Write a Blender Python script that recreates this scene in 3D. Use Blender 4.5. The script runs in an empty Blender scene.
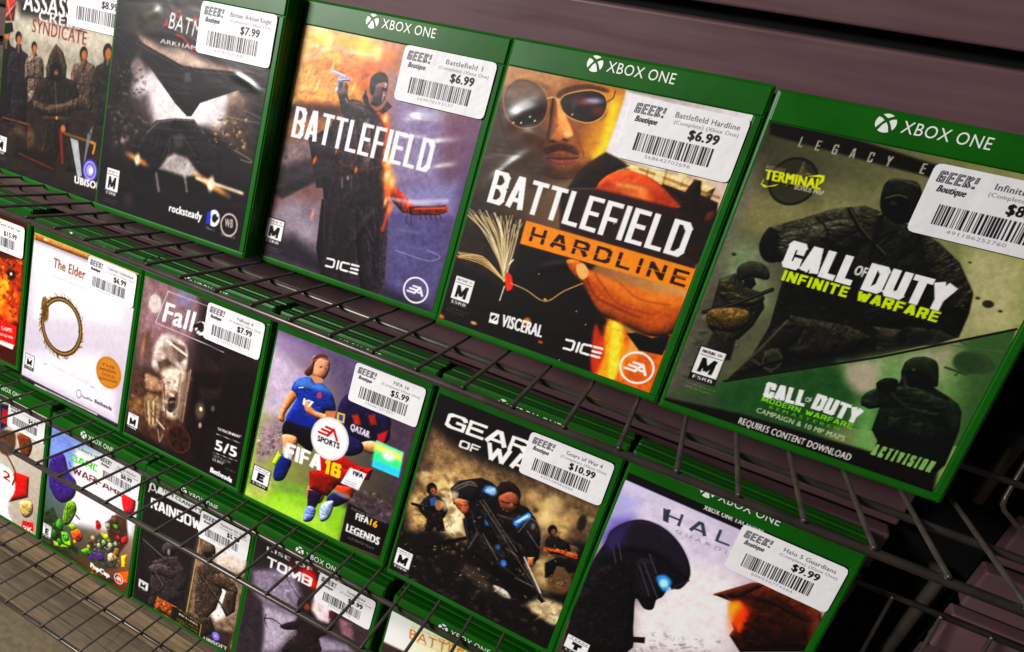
# A shop rack: three sloped wire shelves on a slatwall, holding green plastic game cases with price stickers.
# Units are metres. x runs along the shelves, y into the wall, z up. Printed covers are painted by the
# little numpy painter below into colour attributes (one sample per half millimetre or so of paper).
import bpy, bmesh, math, random
import numpy as np
from mathutils import Matrix, Vector, Euler

sc = bpy.context.scene
col = sc.collection
MM = 0.001

ART = {
'BF1': [
('g','#d88a30','#8f7088','#5a4c5a','#58506e'),
('p',[-0.7,133.3,27.5,138.6,53.6,138.8,50.3,119.3,40.5,113.7,1.4,107.3],'#dba05a',1,4,0.25,0),
('p',[13.9,136,62.6,145.1,71.9,140,72.2,128.5,48.9,125,29.9,128.3],'#d4783a',0.9,7,0.35,0),
('p',[-1.4,153.5,29.5,156,50.8,148.8,27.9,135.2,1.3,141.7],'#e8a52c',0.9,6,0.4,0),
('e',13.7,152.4,4.5,5.4,0,'#ffe680',0.85,3.6),
('e',5.6,148.1,5,6,0,'#f7c23a',0.85,4),
('e',30.3,152.8,4,4.8,0,'#f4b030',0.85,3.2),
('e',45.3,149.6,6,7.2,0,'#ffd84a',0.85,4.8),
('e',55.1,148.6,4,4.8,0,'#ffe88a',0.85,3.2),
('e',21.2,149,3,3.6,0,'#fff0a8',0.85,2.4),
('e',63.6,148.4,4,4.8,0,'#e88a30',0.85,3.2),
('e',4.2,108.2,2.2,2.64,0,'#fff2b0',0.85,1.76),
('e',5.3,139.5,4,4.8,0,'#f0c048',0.85,3.2),
('p',[1.4,107.3,39.3,112.8,40.9,106.4,2.3,96.8],'#4a2a22',0.9,4,0.3,0),
('e',4.6,107.9,0.5,2.4,-0.2,'#fff0b8',0.9,0.8),
('e',19.5,121.4,0.5,2.4,-0.2,'#fff0b8',0.9,0.8),
('e',11.6,127.2,0.5,2.4,-0.2,'#fff0b8',0.9,0.8),
('e',44.6,125.3,0.5,2.4,-0.2,'#fff0b8',0.9,0.8),
('e',5.8,127.3,0.5,2.4,-0.2,'#fff0b8',0.9,0.8),
('e',27.2,133.8,0.5,2.4,-0.2,'#fff0b8',0.9,0.8),
('m',[0.5,131.1,45.8,137.3,40.2,114.8,5.3,110],70,1.6,['#f0b860','#c8743a','#ffe0a0','#d89048'],0.4,3),
('p',[64.3,138.6,102.7,139.3,113.9,80,78.7,72.2,74.1,100.5,72.3,118],'#9a8fae',0.9,8,0.15,0),
('p',[-3.7,82.7,24.3,91.6,41.8,73,44.4,62,3.2,51.4],'#7d6f74',0.9,8,0.3,0),
('p',[1.7,37,38.2,53.1,49.2,26.6,46.5,-2.6,3.6,4.4],'#8a7c86',0.9,7,0.2,0),
('p',[81.1,72.4,126.2,84,130.4,23.9,127.2,4.2,96.3,4.6],'#68628a',0.95,7,0.15,0),
('p',[83.6,71.1,123.8,85.3,126.9,66.9,86.5,59.9],'#a39cc0',0.8,6,0.1,0),
('e',19.7,39.7,9,10,0,'#a096a4',0.7,8),
('e',33,29.4,8,6,0,'#b0a6b4',0.6,6),
('p',[1.4,14.9,23.4,23.5,47.1,15.2,94.8,10.5,126.7,6.1,128.5,3.5,0.5,3.5],'#2c2430',0.9,6,0.2,0),
('p',[57.3,126.7,58.6,129.5,64.5,132.6,66.5,131.8,67,128.6,66.7,126.2,67.5,125,66.5,123.9,66.4,122.1,65,119.1,62.3,117.7,57.5,117.8,57.4,122.6],'#6e565a',1,0.5,0.2,0),
('p',[64.6,132.1,66.5,131.6,66.9,128.6,66.6,126,67.6,124.9,66.4,123.7,66.2,121.9,65.2,119.6,64.9,122.9,64.6,127],'#b89ea6',0.9,0.7,0.15,0),
('p',[58.9,122.9,62.9,123.1,65.4,119.6,62.4,117.3,58.5,118.1],'#3a282c',0.85,1.2,0.2,0),
('e',64.9,128,1.5,0.9,0,'#2a1c20',0.9,0.5),
('l',[63.1,128.7,66,128.8],0.7,'#2a1c20',0.9,0.3,0),
('l',[65.9,122.2,67,122.8],0.6,'#4a2a2c',0.9,0.3,0),
('e',58.4,126,1.2,2.2,0,'#7a5c5e',0.9,0.5),
('p',[55.5,126.3,54.5,130.8,55.1,134,57.5,136.5,61.9,137.5,65.3,135.7,66.6,131.8,64.8,132.6,61.3,131.5,58.9,129.4,58.9,125.2,57.5,123.2],'#211719',1,0.5,0.35,1),
('p',[52.8,125.8,51.9,120.9,55.6,114.5,59.1,111.6,65.8,111.9,70,116.4,72.1,119.7,68.6,121.9,67.2,116.9,62.4,114.7,57.6,117.3],'#2c1c24',1,0.4,0.2,0),
('p',[68.6,121.9,72.5,119.2,68.8,115.9,66.2,116.7],'#4a2e3a',1,0.3,0,0),
('p',[33.7,121.9,36.7,123.7,40.4,123.3,42.1,118.8,47.7,113,47.2,108.1,42.5,106.6,39.5,109.6,36.6,115.9],'#3a2832',1,0.4,0.4,1),
('p',[33.2,123,34.1,126.1,37.8,127.3,40.3,125.9,41,122.2,39.7,119.5,36.5,118.9,34.1,120.3],'#8a6254',1,0.3,0.2,1),
('l',[27.4,132,36.5,130.2,41.5,129.7],1.6,'#c8c4e0',1,0.2,0),
('l',[32.9,121.7,35.6,128.3],1.6,'#e8e6f4',1,0.2,0),
('p',[32.1,128.5,36,131.2,41.5,130.4,41.1,128.6,36.6,127.5,37,122.6,34.8,121.2,32.9,124.1],'#8d8aa0',1,0.25,0.2,0),
('l',[27.4,132,36.7,130.4],2.1,'#a8a6b8',1,0.2,0),
('l',[27.6,132.3,36.9,130.8],0.6,'#e8e6f2',1,0.2,0),
('l',[33.2,127.8,40.6,129.5],0.6,'#e0deea',0.9,0.2,0),
('p',[34,126.5,35.9,126.9,36.4,122.5,34.6,121.8],'#4a3a36',1,0.3,0,0),
('l',[40.6,117.9,46.7,111.1],1.2,'#a8888c',0.8,0.2,0),
('p',[43.2,117.2,50.5,118.2,56.9,114.7,63.2,111.3,69,99.4,49.5,99.8,44.6,108.5],'#3c2a30',1,0.6,0.35,1),
('l',[45.7,115.4,52.8,114.5,58.3,109],1,'#7d6068',0.7,0.2,0),
('l',[46.7,116.8,55,116.7],0.8,'#94767c',0.6,0.2,0),
('k',0.6,0.35,0.7),
('p',[20.6,88.3,36.6,100.6,47.5,107.9,62.9,112.4,71.8,109.6,77.2,98.8,77.6,86.8,84.1,72.2,33.3,59.2,27.4,72],'#33232a',1,0.6,0.5,0),
('p',[34.7,102.6,47.3,109.1,54,104.5,58,88.2,55.3,76.3,43.1,73.3,35.1,82.8],'#40303a',1,0.6,0.5,0),
('p',[57.8,111.3,66.4,112,73.3,106.4,76.5,97.5,77,84.2,71.1,80.3,64.6,89.8],'#4a343a',1,0.6,0.45,0),
('p',[51.1,107.5,59.3,110.5,65.9,90.1,65.9,79,59.3,77.3],'#57484c',1,0.6,0.4,0),
('p',[0.6,62.8,16.9,72,36.7,81.9,42.6,75.7,30.8,63.8,13.4,54,3.2,51.4],'#332830',0.8,4,0.3,0),
('p',[35,68.8,79.2,79.8,85.1,63.5,83.4,55,67.1,48.5,43.2,44],'#2e232a',1,0.6,0.5,0),
('p',[40.9,47.6,63.7,54.9,72,26.9,72.9,12.2,74,-7.4,54.8,-9.2,45.4,14.7],'#2a2028',1,0.5,0.5,0),
('p',[62.8,54.7,84.3,63.3,89.8,38.4,94.7,12.6,97.2,-2.6,83.5,-6.5,75.9,13.2,69.3,32.4],'#312630',1,0.5,0.5,0),
('p',[38.7,53.2,48,51.6,53.3,21.4,49.1,4.9,42.1,20.2],'#251c22',1,0.5,0.4,0),
('l',[66.3,46.2,75.9,13.2],1.2,'#140e12',0.9,0.5,0),
('p',[0.4,48.5,29,67.3,33.2,64.3,9.8,45.6],'#2c2228',0.9,1.5,0,0),
('l',[40.9,53.8,46.1,27.8],0.5,'#6a5a62',0.7,0.2,0),
('l',[48.4,49.6,51.4,27.2],0.9,'#433640',0.8,0.2,0),
('m',[35,68.8,79.2,79.8,86.7,43.7,48,21.9],150,1.2,['#3c2e36','#1a1218','#54424a','#2e222a'],0.5,4),
('p',[80.1,76.1,92.2,71.3,101.1,65.8,101.9,60.4,95.3,59.3,85,65.5],'#a0402c',1,0.5,0.4,0),
('p',[98.4,64.1,121.6,71.3,124.1,68.1,119.3,64.4,100.7,59.3],'#7a3626',1,0.4,0.4,0),
('l',[102.7,63.8,121.1,69.2],1,'#d86a48',0.8,0.2,0),
('l',[106.6,61.3,108.3,58.6],0.7,'#5a2a28',1,0.2,0),
('l',[109.7,62.2,111.5,59.5],0.7,'#5a2a28',1,0.2,0),
('l',[112.8,63,114.6,60.4],0.7,'#5a2a28',1,0.2,0),
('l',[115.9,63.9,117.7,61.2],0.7,'#5a2a28',1,0.2,0),
('l',[119,64.7,120.8,62.1],0.7,'#5a2a28',1,0.2,0),
('l',[98.6,59.1,98.6,55.1,102.3,53.2,101.4,58.9],0.4,'#3a2830',0.9,0.2,1),
('l',[47.8,106.7,48,94.5,47.4,79.4,48.9,64.6],0.9,'#54424a',0.6,0.7,1),
('l',[53.1,107.9,55.9,93.9,55.3,76.3],0.9,'#54424a',0.6,0.7,1),
('l',[63.5,110.2,65,96,64.7,83.6],0.9,'#54424a',0.6,0.7,1),
('l',[58.3,109,67,96.5,72.4,80.6],0.9,'#54424a',0.6,0.7,1),
('l',[42.5,105.6,40.5,90.3,36.3,71.6],0.9,'#54424a',0.6,0.7,1),
('l',[45.4,79,60.6,77.7,74.4,83.5],1.6,'#5a4238',0.8,0.5,1),
('l',[37,87,59.7,81.2],1.2,'#4a383c',0.8,0.4,0),
('l',[49.7,69.9,51.2,63.8],1,'#a89a9c',0.6,0.5,0),
('l',[56.2,72.8,57.3,65.3],0.9,'#8a7c80',0.6,0.5,0),
('e',53.8,70.9,1,1.6,0,'#c8b8b4',0.7,0.6),
('m',[24.8,89.2,70.5,109.3,79.9,72.5,33,60.5],130,1.3,['#4a383e','#171012','#5e4c52','#2c2024','#6a5450'],0.5,44),
('l',[69.6,112.7,72.9,105.1,73.7,96.8],1.8,'#ff7a30',0.85,1.6,1),
('l',[75.1,86.2,80.7,77.7,80.3,71.3],1.8,'#ff7a30',0.85,1.6,1),
('l',[64.6,114,69.9,111.6,73.3,106.4],1.8,'#ff7a30',0.85,1.6,1),
('e',79.7,78.7,3.5,5.25,0,'#ffb060',0.75,3.5),
('e',79.7,78.7,1.4,2.8,0,'#fff0c0',0.9,1.75),
('e',75.5,92.4,2.2,3.3,0,'#ffb060',0.75,2.2),
('e',75.5,92.4,0.88,1.76,0,'#fff0c0',0.9,1.1),
('e',69.9,111.6,2,3,0,'#ffb060',0.75,2),
('e',69.9,111.6,0.8,1.6,0,'#fff0c0',0.9,1),
('e',78.3,86.9,2.5,3.75,0,'#ffb060',0.75,2.5),
('e',78.3,86.9,1,2,0,'#fff0c0',0.9,1.25),
('e',83.5,74.7,3,4.5,0,'#ffb060',0.75,3),
('e',83.5,74.7,1.2,2.4,0,'#fff0c0',0.9,1.5),
('e',58,77,0.8,2,0,'#ff9040',0.9,0.8),
('e',27.9,76,0.9,2.6,-0.2,'#ff7a40',0.95,0.8),
('e',41.8,85,0.6,1.6,0,'#e88a50',0.8,0.6),
('l',[83.7,69.1,85.4,55.5,84.8,45.2],1.6,'#e8622c',0.85,1.4,1),
('e',82.4,68.8,2.6,5,0,'#ff8a3c',0.7,2),
('e',86.5,59.9,1.5,4,0,'#ff9a58',0.7,1.2),
('e',34.3,41.5,0.8,2.6,0,'#f0a080',0.8,0.8),
('e',82.5,62.8,1,3,0,'#ffd090',0.8,0.8),
('l',[85,65.5,101.6,67.9,120.9,73.8],2.4,'#e6e0f4',0.55,1.2,1),
('l',[97.2,35.4,118.9,35.1,126,39.9,117.2,41.3],0.6,'#c8c4e0',0.5,0.5,1),
('n',0.12,1.2,2),
('c','BATTLEFIELD',7.4,86.6,105.5,86.9,19.5,'#f6f2f2',2.7,1.5,0,1),
('l',[51.6,16.46,56.22,16.76,57.14,16.18,57.14,12.34,56.22,11.64,51.6,11.34],1.28,'#f2eeec',1,0.1,0),
('l',[59.92,11.88,59.92,17],1.28,'#f2eeec',1,0.1,0),
('l',[67.77,17.51,63.15,17.21,62.23,16.51,62.23,12.67,63.15,12.09,67.77,12.39],1.28,'#f2eeec',1,0.1,0),
('l',[69.62,17.63,74.7,17.96],1.28,'#f2eeec',1,0.1,0),
('l',[69.62,15.07,74.7,15.4],1.28,'#f2eeec',1,0.1,0),
('l',[69.62,12.51,74.7,12.84],1.28,'#f2eeec',1,0.1,0),
('r',116.2,14.8,8,8,1.04,'#f4f0ee',1),
('l',[113.96,17.04,117.96,17.04],1.2,'#f4f0ee',1,0.1,0),
('l',[112.2,14.96,116.6,14.96],1.2,'#f4f0ee',1,0.1,0),
('l',[110.92,12.88,115.8,12.88],1.2,'#f4f0ee',1,0.1,0),
('l',[115.8,12.88,118.6,17.2,121.16,12.72],1.36,'#f4f0ee',1,0.1,0),
('l',[117.8,14,120.36,14],1.04,'#f4f0ee',1,0.1,0),
('p',[1.6,13.4,15.6,13.4,15.6,31.6,1.6,31.6],'#141012',1,0.12,0,0),
('p',[2.2,14,15,14,15,31,2.2,31],'#f0ecea',1,0.12,0,0),
('p',[2.97,27.26,14.23,27.26,14.23,27.52,2.97,27.52],'#141012',1,0.12,0,0),
('t','MATURE 17+',3.48,28.45,13.72,28.45,1.45,'#141012',0.1,0,1),
('c','M',4.38,18.59,12.06,18.59,7.48,'#0c0a0c',1.92,0,0.06,1),
('p',[2.2,14,15,14,15,17.23,2.2,17.23],'#141012',1,0.12,0,0),
('t','ESRB',3.48,14.77,13.72,14.77,1.7,'#f0ecea',0.25,0,1),
('t','Content Rating by the',1.9,11.11,16.92,11.11,1.02,'#a8a4a2',0,0,0.7),
('t','ESRB rated game',1.9,9.24,15,9.24,1.02,'#a8a4a2',0,0,0.7)],
'HL': [
('g','#5a4a3c','#e8e0e4','#191310','#c8741e'),
('k',0.55,0.25,0.75),
('p',[-4.4,155.8,18.4,158.6,47.8,155.9,67.4,154.4,68.2,139.8,68.4,123.6,63.8,116.2,58.9,107.9,49.4,102.8,39.3,102.5,26.9,105,13.5,114.1,3.4,129.6],'#8e5f38',1,0.9,0.08,1),
('p',[47.9,155.7,67.8,154,68.8,138.4,68.2,122.5,63,113.8,56.1,116.5,54.8,134.3,60.2,143.8],'#d89c34',0.75,5,0.1,1),
('p',[60.9,146.5,65.9,149.5,68.8,127.9,65,117.5,60.8,117.1,63,128.7],'#ffdc48',0.8,3,0.08,1),
('p',[-4.4,155.8,18.4,158.6,33.5,156.5,32.7,148.6,16.2,147.4,2.2,143.6],'#c09468',0.85,5,0.15,1),
('p',[3.4,131.8,20.2,126.7,31.3,128,37.9,114.3,44.6,103.8,35.7,102.7,19.5,109.9,8.6,118.6],'#4e3322',0.85,6,0.15,1),
('p',[-2.7,111.5,7.5,118.3,25.8,112.5,38.3,105.6,41.2,96.2,4.7,86.7],'#4a3a30',0.9,6,0.25,0),
('p',[-1.1,106.2,11,114.6,31.7,108.4,37.7,96.5,4.7,86.7],'#6a5a4e',0.45,9,0.3,0),
('p',[31,144,36.3,143.5,41.3,135.5,47.4,128.2,46.1,124.5,43.2,122.3,38.6,121,34.4,121.8,33.3,129.5],'#c08048',1,0.9,0.1,1),
('p',[35.8,142.3,40,135.3,45,128.9,44.1,126.6,41.3,130.2,36.8,135.7],'#e6b076',0.8,1.6,0,1),
('e',44.9,127,2,1.2,0,'#f2d09c',0.8,0.9),
('p',[34.2,121.7,38.7,120.8,44.3,122.3,46.4,124.9,45.5,122.2,41.7,120.2,36.1,119.8],'#5e321a',0.8,1,0,1),
('e',38.1,121.5,1.7,0.8,0,'#3a1c10',0.85,0.4),
('e',44.1,123.8,1.5,0.8,0,'#3a1c10',0.8,0.4),
('l',[46.5,130.8,51.7,125.1,56.2,118.1],1.3,'#8a4c20',0.7,1,1),
('l',[34.2,124.3,32.9,117.5,34.3,111.2],1.4,'#4e2e1a',0.65,1.2,1),
('p',[34.6,116.6,41,120.5,49,121.7,53.6,119.1,52.5,117.5,43.8,117.7,36.9,113.8],'#3a2216',0.8,1,0.4,1),
('p',[37.2,112.8,42.9,116.1,46.2,116.5,53.8,116.1,48.1,113.9,43.9,113],'#7a4232',0.9,0.8,0.15,1),
('p',[38,112.1,44,112.7,53.9,115.9,51.9,112.4,47,110.4,41.4,110.1],'#8a4c3c',0.9,0.8,0.15,1),
('l',[37.4,112,43.9,113.1,47.1,113.8,53.9,116],0.8,'#3a1a14',0.9,0.3,1),
('p',[38.7,107.9,47.6,108.4,56.1,113.2,60.2,117.4,63,113.8,59,107.4,49.4,102.6,40.4,102.5],'#3e2616',0.6,3,0.4,1),
('m',[34.8,116.8,56.6,121.9,60.8,115.5,57,106.9,47.1,102.8,38.6,104.5],130,0.55,['#4a2a1a','#2c1a10','#6a4426'],0.35,45),
('p',[33.6,143.9,37.6,147.2,47,151.8,58.1,152,58,153.8,48.3,154.3,38.5,151.2,33.2,147.2],'#4a2a16',0.85,1,0.3,1),
('p',[2.5,142.6,12,149.8,25.8,149.3,26.9,147.4,13.9,147.2,4.2,140.8],'#6a4a2e',0.6,1.6,0.3,1),
('p',[3.7,137.9,3.9,143.9,9.7,149.8,20.1,149.5,28.3,142.9,30.3,134.3,27.8,128.3,21.9,125.1,14.9,125,8,129.3],'#57443a',1,0.6,0,1),
('p',[4.6,138.7,5.1,143.6,10.6,148.7,19.9,148.4,27.1,143.2,17.9,141.9,12.3,137.5],'#8a7460',0.75,4,0.2,1),
('p',[9,133,17.7,138.6,28.7,138.2,27.6,128.8,21.7,125.7,15.3,125.6],'#352a24',0.85,3,0.2,1),
('l',[3.7,137.9,3.9,143.9,9.7,149.8,20.1,149.5,28.3,142.9,30.3,134.3,27.8,128.3,21.9,125.1,14.9,125,8,129.3,3.7,137.9],0.6,'#b08a58',0.8,0.3,1),
('e',17.7,127.2,0.5,0.5,0,'#f4ecd8',0.9,0.3),
('e',21.7,131.4,0.5,0.5,0,'#f4ecd8',0.9,0.3),
('e',25,129.9,0.5,0.5,0,'#f4ecd8',0.9,0.3),
('e',13.4,126.3,0.5,0.5,0,'#f4ecd8',0.9,0.3),
('p',[35.3,142.2,36.8,146.2,43.4,149.6,51.3,151.7,57.5,150.4,60.4,145.9,60.2,140.6,57.2,136.9,52.4,134.8,44.7,135.2,38.9,137.7],'#2e1e1b',1,0.4,0,1),
('p',[36.8,142.6,44,147.7,54.5,148.3,57.7,146.8,51.4,144.8,44.3,143.4],'#6e4638',0.75,2,0.2,0),
('e',52.5,146.3,4.4,1.5,0.2,'#aeb8dc',0.9,1.4),
('e',48.1,144.1,3.6,1.2,0.2,'#c86a4c',0.8,1.2),
('e',49.5,140.7,8,3,0,'#1e1416',0.85,3),
('e',44,137.4,0.5,0.5,0,'#e8d8d0',0.9,0.3),
('e',57.1,141.9,4,2.4,0,'#8a3a24',0.65,2),
('e',43.5,142.4,1.6,2.6,0,'#5a6a8a',0.5,1),
('l',[35.3,142.2,36.8,146.2,43.4,149.6,51.3,151.7,57.5,150.4,60.4,145.9,60.2,140.6,57.2,136.9,52.4,134.8,44.7,135.2,38.9,137.7,35.3,142.2],0.6,'#e0b070',0.9,0.2,1),
('l',[28.3,142.9,31.4,144.1,34.4,143.1],0.8,'#d8b078',0.9,0.2,1),
('l',[59.9,147.3,62.4,149.9,62.3,153.4],0.7,'#6a4418',0.9,0.2,0),
('k',-0.5,0.52,0.69),
('p',[67.7,154.5,131.9,151.2,113.3,124.1,95,119.6,74.1,120.8,67.2,122.3,68,139.2],'#ece6ee',1,1,0,0),
('p',[76.6,119.3,95,119.6,125,118,124.2,106.5,99.6,106.1,83.1,112.4],'#d8b886',1,0.6,0.2,0),
('p',[90.5,119.3,91.3,119.3,92.1,109.6,91.1,109.7],'#a8854e',0.9,0.5,0,0),
('p',[99.4,121.5,100.2,121.5,101,111.9,100,112],'#a8854e',0.9,0.5,0,0),
('p',[108.1,123.6,108.9,123.6,109.8,114.2,108.8,114.3],'#a8854e',0.9,0.5,0,0),
('p',[115.2,125.4,116,125.4,116.9,116.1,116,116.1],'#a8854e',0.9,0.5,0,0),
('p',[85.7,118.9,128.5,114.2,129,112.7,86.2,117.4],'#8a6a40',0.7,0.5,0,0),
('p',[95.5,118.8,99.5,118.8,99.1,114,95,114.1],'#f0dcae',0.8,0.8,0,0),
('p',[106.1,121.5,110,121.5,109.7,116.7,105.7,116.8],'#f0dcae',0.8,0.8,0,0),
('p',[115.8,123.9,119.6,123.9,119.3,119.1,115.4,119.3],'#f0dcae',0.8,0.8,0,0),
('p',[100.5,113.5,112,112.3,114.2,119.4,117.6,119.5,119.6,112.7,128.6,111,130.2,104.1,129.7,78.8,104.6,86.7,96.8,110],'#241510',1,0.6,0.4,0),
('p',[67.2,122.3,74.1,120.8,81.1,118.3,76,114.9,71,103.9,53.8,99.4,56.3,108.9,60.8,115.5],'#2a1a14',1,1,0.3,0),
('p',[68.4,103.5,69.9,108.2,73.6,112.6,80.1,115.9,91.8,115.4,101,111.9,109.2,106.6,112.7,103.4,103,96.5,71.2,96.4],'#c0562a',1,0.6,0.16,1),
('p',[77,107.4,81.9,110.4,93.8,109.2,98.4,105.4,91.1,102.6,82.4,103.7],'#e8884a',0.85,3,0.3,1),
('l',[78.7,107.5,87.5,108.5,94.2,108.1],1.6,'#eeb070',0.6,1.2,1),
('p',[94.1,108.5,104.5,108.7,110.7,104.5,102.9,101.5],'#a03c1c',0.7,3,0.2,1),
('p',[68.8,103.6,72.3,108.8,75.4,107,72.5,102.9],'#8a3418',0.6,2,0,0),
('p',[49.6,97.8,69.1,102.8,111.9,103.2,130.8,102.6,129.4,75.2,56.3,76.3],'#2e1c1a',0.93,1.2,0.35,0),
('p',[125.5,104.4,128.5,106.9,129.7,102.3,126.1,100.4],'#8a4a34',0.6,1,0.2,1),
('p',[-18.4,74,35.4,73.7,38.8,62.6,80.6,63.2,77.4,51.2,96.6,35.4,100.7,0.8,72.2,-2.4,2.7,0.6],'#191211',1,2,0.3,0),
('p',[0.3,73.3,34.9,75.4,39.9,52.5,33,36.9,3.5,41.3,-1.5,51.6],'#3a2c22',0.9,5,0.3,0),
('l',[-1.1,71.3,18,60.8,35.7,38.9],0.67,'#d8c8a0',0.75,0.25,1),
('l',[0,70.3,18.7,60.4,32.6,43.6],0.38,'#efe4c4',0.75,0.25,1),
('l',[0.3,72.2,16.5,60.6,34.4,40.9],0.31,'#b8a47a',0.75,0.25,1),
('l',[1.1,72.6,16.5,60.7,35,42.2],0.68,'#d8c8a0',0.75,0.25,1),
('l',[1.5,73.9,18.6,61.9,32.2,43.8],0.74,'#b8a47a',0.75,0.25,1),
('l',[3.3,70.9,20.9,60.9,32.6,42.9],0.46,'#b8a47a',0.75,0.25,1),
('l',[3.7,72.1,19.9,61.1,34,38.4],0.65,'#8a7450',0.75,0.25,1),
('l',[4.2,73.3,18.7,61.3,32.5,43],0.33,'#efe4c4',0.75,0.25,1),
('l',[5.8,70.8,20.4,60.5,34.7,40.1],0.33,'#efe4c4',0.75,0.25,1),
('l',[6.6,70.9,20.3,60.3,33.5,41.2],0.65,'#d8c8a0',0.75,0.25,1),
('l',[6.7,73.7,22.3,62.2,35.1,42.5],0.5,'#8a7450',0.75,0.25,1),
('l',[7.6,73.2,21.1,61.5,31.9,43.4],0.39,'#b8a47a',0.75,0.25,1),
('l',[8.1,74.5,19.9,61.7,34.9,41.8],0.56,'#efe4c4',0.75,0.25,1),
('l',[9.9,71.3,20.1,60.1,35.3,39.7],0.73,'#d8c8a0',0.75,0.25,1),
('l',[10.2,73.1,24,62,33.3,40.9],0.48,'#b8a47a',0.75,0.25,1),
('l',[10.9,73.6,24.1,62.1,33.9,42.4],0.46,'#b8a47a',0.75,0.25,1),
('l',[12.4,71.4,23.4,60.8,34.4,42.6],0.54,'#d8c8a0',0.75,0.25,1),
('l',[12.1,75,23.2,62.4,34.5,44.3],0.67,'#efe4c4',0.75,0.25,1),
('l',[14,71.4,23.4,60.6,33.1,43.8],0.76,'#d8c8a0',0.75,0.25,1),
('l',[14.8,71.6,23.3,60.5,34.1,38.2],0.58,'#b8a47a',0.75,0.25,1),
('l',[15.4,72.5,25.5,61.5,32.9,41.3],0.37,'#8a7450',0.75,0.25,1),
('l',[15.7,74.1,24.2,61.8,36.1,39.7],0.79,'#8a7450',0.75,0.25,1),
('l',[17.5,71,26,60.7,33.2,42.4],0.54,'#b8a47a',0.75,0.25,1),
('l',[17.1,75.1,26.4,62.7,33.6,43.1],0.77,'#efe4c4',0.75,0.25,1),
('l',[18,74.9,25.4,62.2,34.2,41],0.55,'#d8c8a0',0.75,0.25,1),
('l',[19.7,72,27.3,61.3,34.9,40.5],0.68,'#efe4c4',0.75,0.25,1),
('l',[20.1,73.2,27.1,61.7,34.6,42.9],0.79,'#efe4c4',0.75,0.25,1),
('l',[21.5,71.3,26.3,60.4,33.8,38.9],0.54,'#efe4c4',0.75,0.25,1),
('l',[21.4,74.4,26,61.7,33.5,41.1],0.64,'#efe4c4',0.75,0.25,1),
('l',[22.2,74.3,27.9,62.2,35.4,39.6],0.48,'#b8a47a',0.75,0.25,1),
('l',[23.8,71.9,28.8,61.1,36.3,39],0.56,'#b8a47a',0.75,0.25,1),
('l',[23.6,75.2,27.3,62.2,34.7,42.8],0.34,'#8a7450',0.75,0.25,1),
('l',[24.4,75.4,29.5,62.8,34.6,40.4],0.51,'#efe4c4',0.75,0.25,1),
('l',[26,72.8,27,60.7,33,41.3],0.63,'#b8a47a',0.75,0.25,1),
('l',[26.8,72.7,28,60.9,35.6,38.6],0.79,'#b8a47a',0.75,0.25,1),
('l',[26.6,76.1,27.7,62.4,33,42.9],0.4,'#d8c8a0',0.75,0.25,1),
('l',[27.9,74.4,29.2,61.9,33.8,43.9],0.4,'#efe4c4',0.75,0.25,1),
('l',[28.1,76.5,29.5,62.9,33.3,41.6],0.36,'#efe4c4',0.75,0.25,1),
('l',[30.3,71.9,31.2,61,33.2,42.3],0.56,'#efe4c4',0.75,0.25,1),
('l',[31.1,72,32.6,61.4,34.4,39.4],0.62,'#efe4c4',0.75,0.25,1),
('l',[31.1,74.4,29.9,61.6,33.7,41.3],0.4,'#b8a47a',0.75,0.25,1),
('l',[32.1,73.8,31.1,61.6,34.3,44.5],0.35,'#b8a47a',0.75,0.25,1),
('l',[32.5,75.2,33.5,62.9,34.2,41.7],0.79,'#8a7450',0.75,0.25,1),
('l',[33.2,75.4,34.3,63.1,34.6,38.5],0.76,'#efe4c4',0.75,0.25,1),
('l',[34.7,73.3,32.1,61.4,32.5,43.8],0.77,'#efe4c4',0.75,0.25,1),
('l',[35.1,74.6,32.2,61.9,33.4,43.4],0.61,'#8a7450',0.75,0.25,1),
('l',[0.9,46.7,17.8,48.1,34.4,38.9],0.4,'#e8d0a0',0.7,0.2,1),
('l',[0.7,44.3,18,47.4,34.4,38.9],0.4,'#e8d0a0',0.7,0.2,1),
('l',[3.2,46.4,18,47.4,34.4,38.9],0.4,'#c89a5a',0.7,0.2,1),
('l',[3,46.1,18.3,46.3,34.4,38.9],0.4,'#e8d0a0',0.7,0.2,1),
('l',[3,43.4,18.9,44.4,34.4,38.9],0.4,'#c89a5a',0.7,0.2,1),
('l',[0.2,46,18,47.4,34.4,38.9],0.4,'#e8d0a0',0.7,0.2,1),
('l',[3.2,44.1,17.6,48.6,34.4,38.9],0.4,'#e8d0a0',0.7,0.2,1),
('l',[2.2,43.7,18.5,45.8,34.4,38.9],0.4,'#c89a5a',0.7,0.2,1),
('l',[0.6,44.2,18.6,45.4,34.4,38.9],0.4,'#c89a5a',0.7,0.2,1),
('l',[4,45.2,17.6,48.7,34.4,38.9],0.4,'#e8d0a0',0.7,0.2,1),
('l',[3.1,44.3,19,44,34.4,38.9],0.4,'#e8d0a0',0.7,0.2,1),
('l',[4.3,43.9,18.3,46.4,34.4,38.9],0.4,'#c89a5a',0.7,0.2,1),
('l',[3.9,45.6,18.7,45,34.4,38.9],0.4,'#e8d0a0',0.7,0.2,1),
('l',[4,44.5,18.2,46.6,34.4,38.9],0.4,'#e8d0a0',0.7,0.2,1),
('p',[33.9,43,37.4,43.2,40.3,36.4,37.1,34],'#d8441c',1,0.5,0,1),
('l',[34.3,48.9,35.8,52.2],0.8,'#f0e8d8',1,0.2,0),
('l',[35.4,35.8,35.1,26.9],0.7,'#d8d0c0',1,0.2,0),
('l',[38.4,38.7,48.3,37.7,60.6,34.8,68.9,43.8,78.1,51.8],0.7,'#c8a070',0.9,0.2,1),
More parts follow.
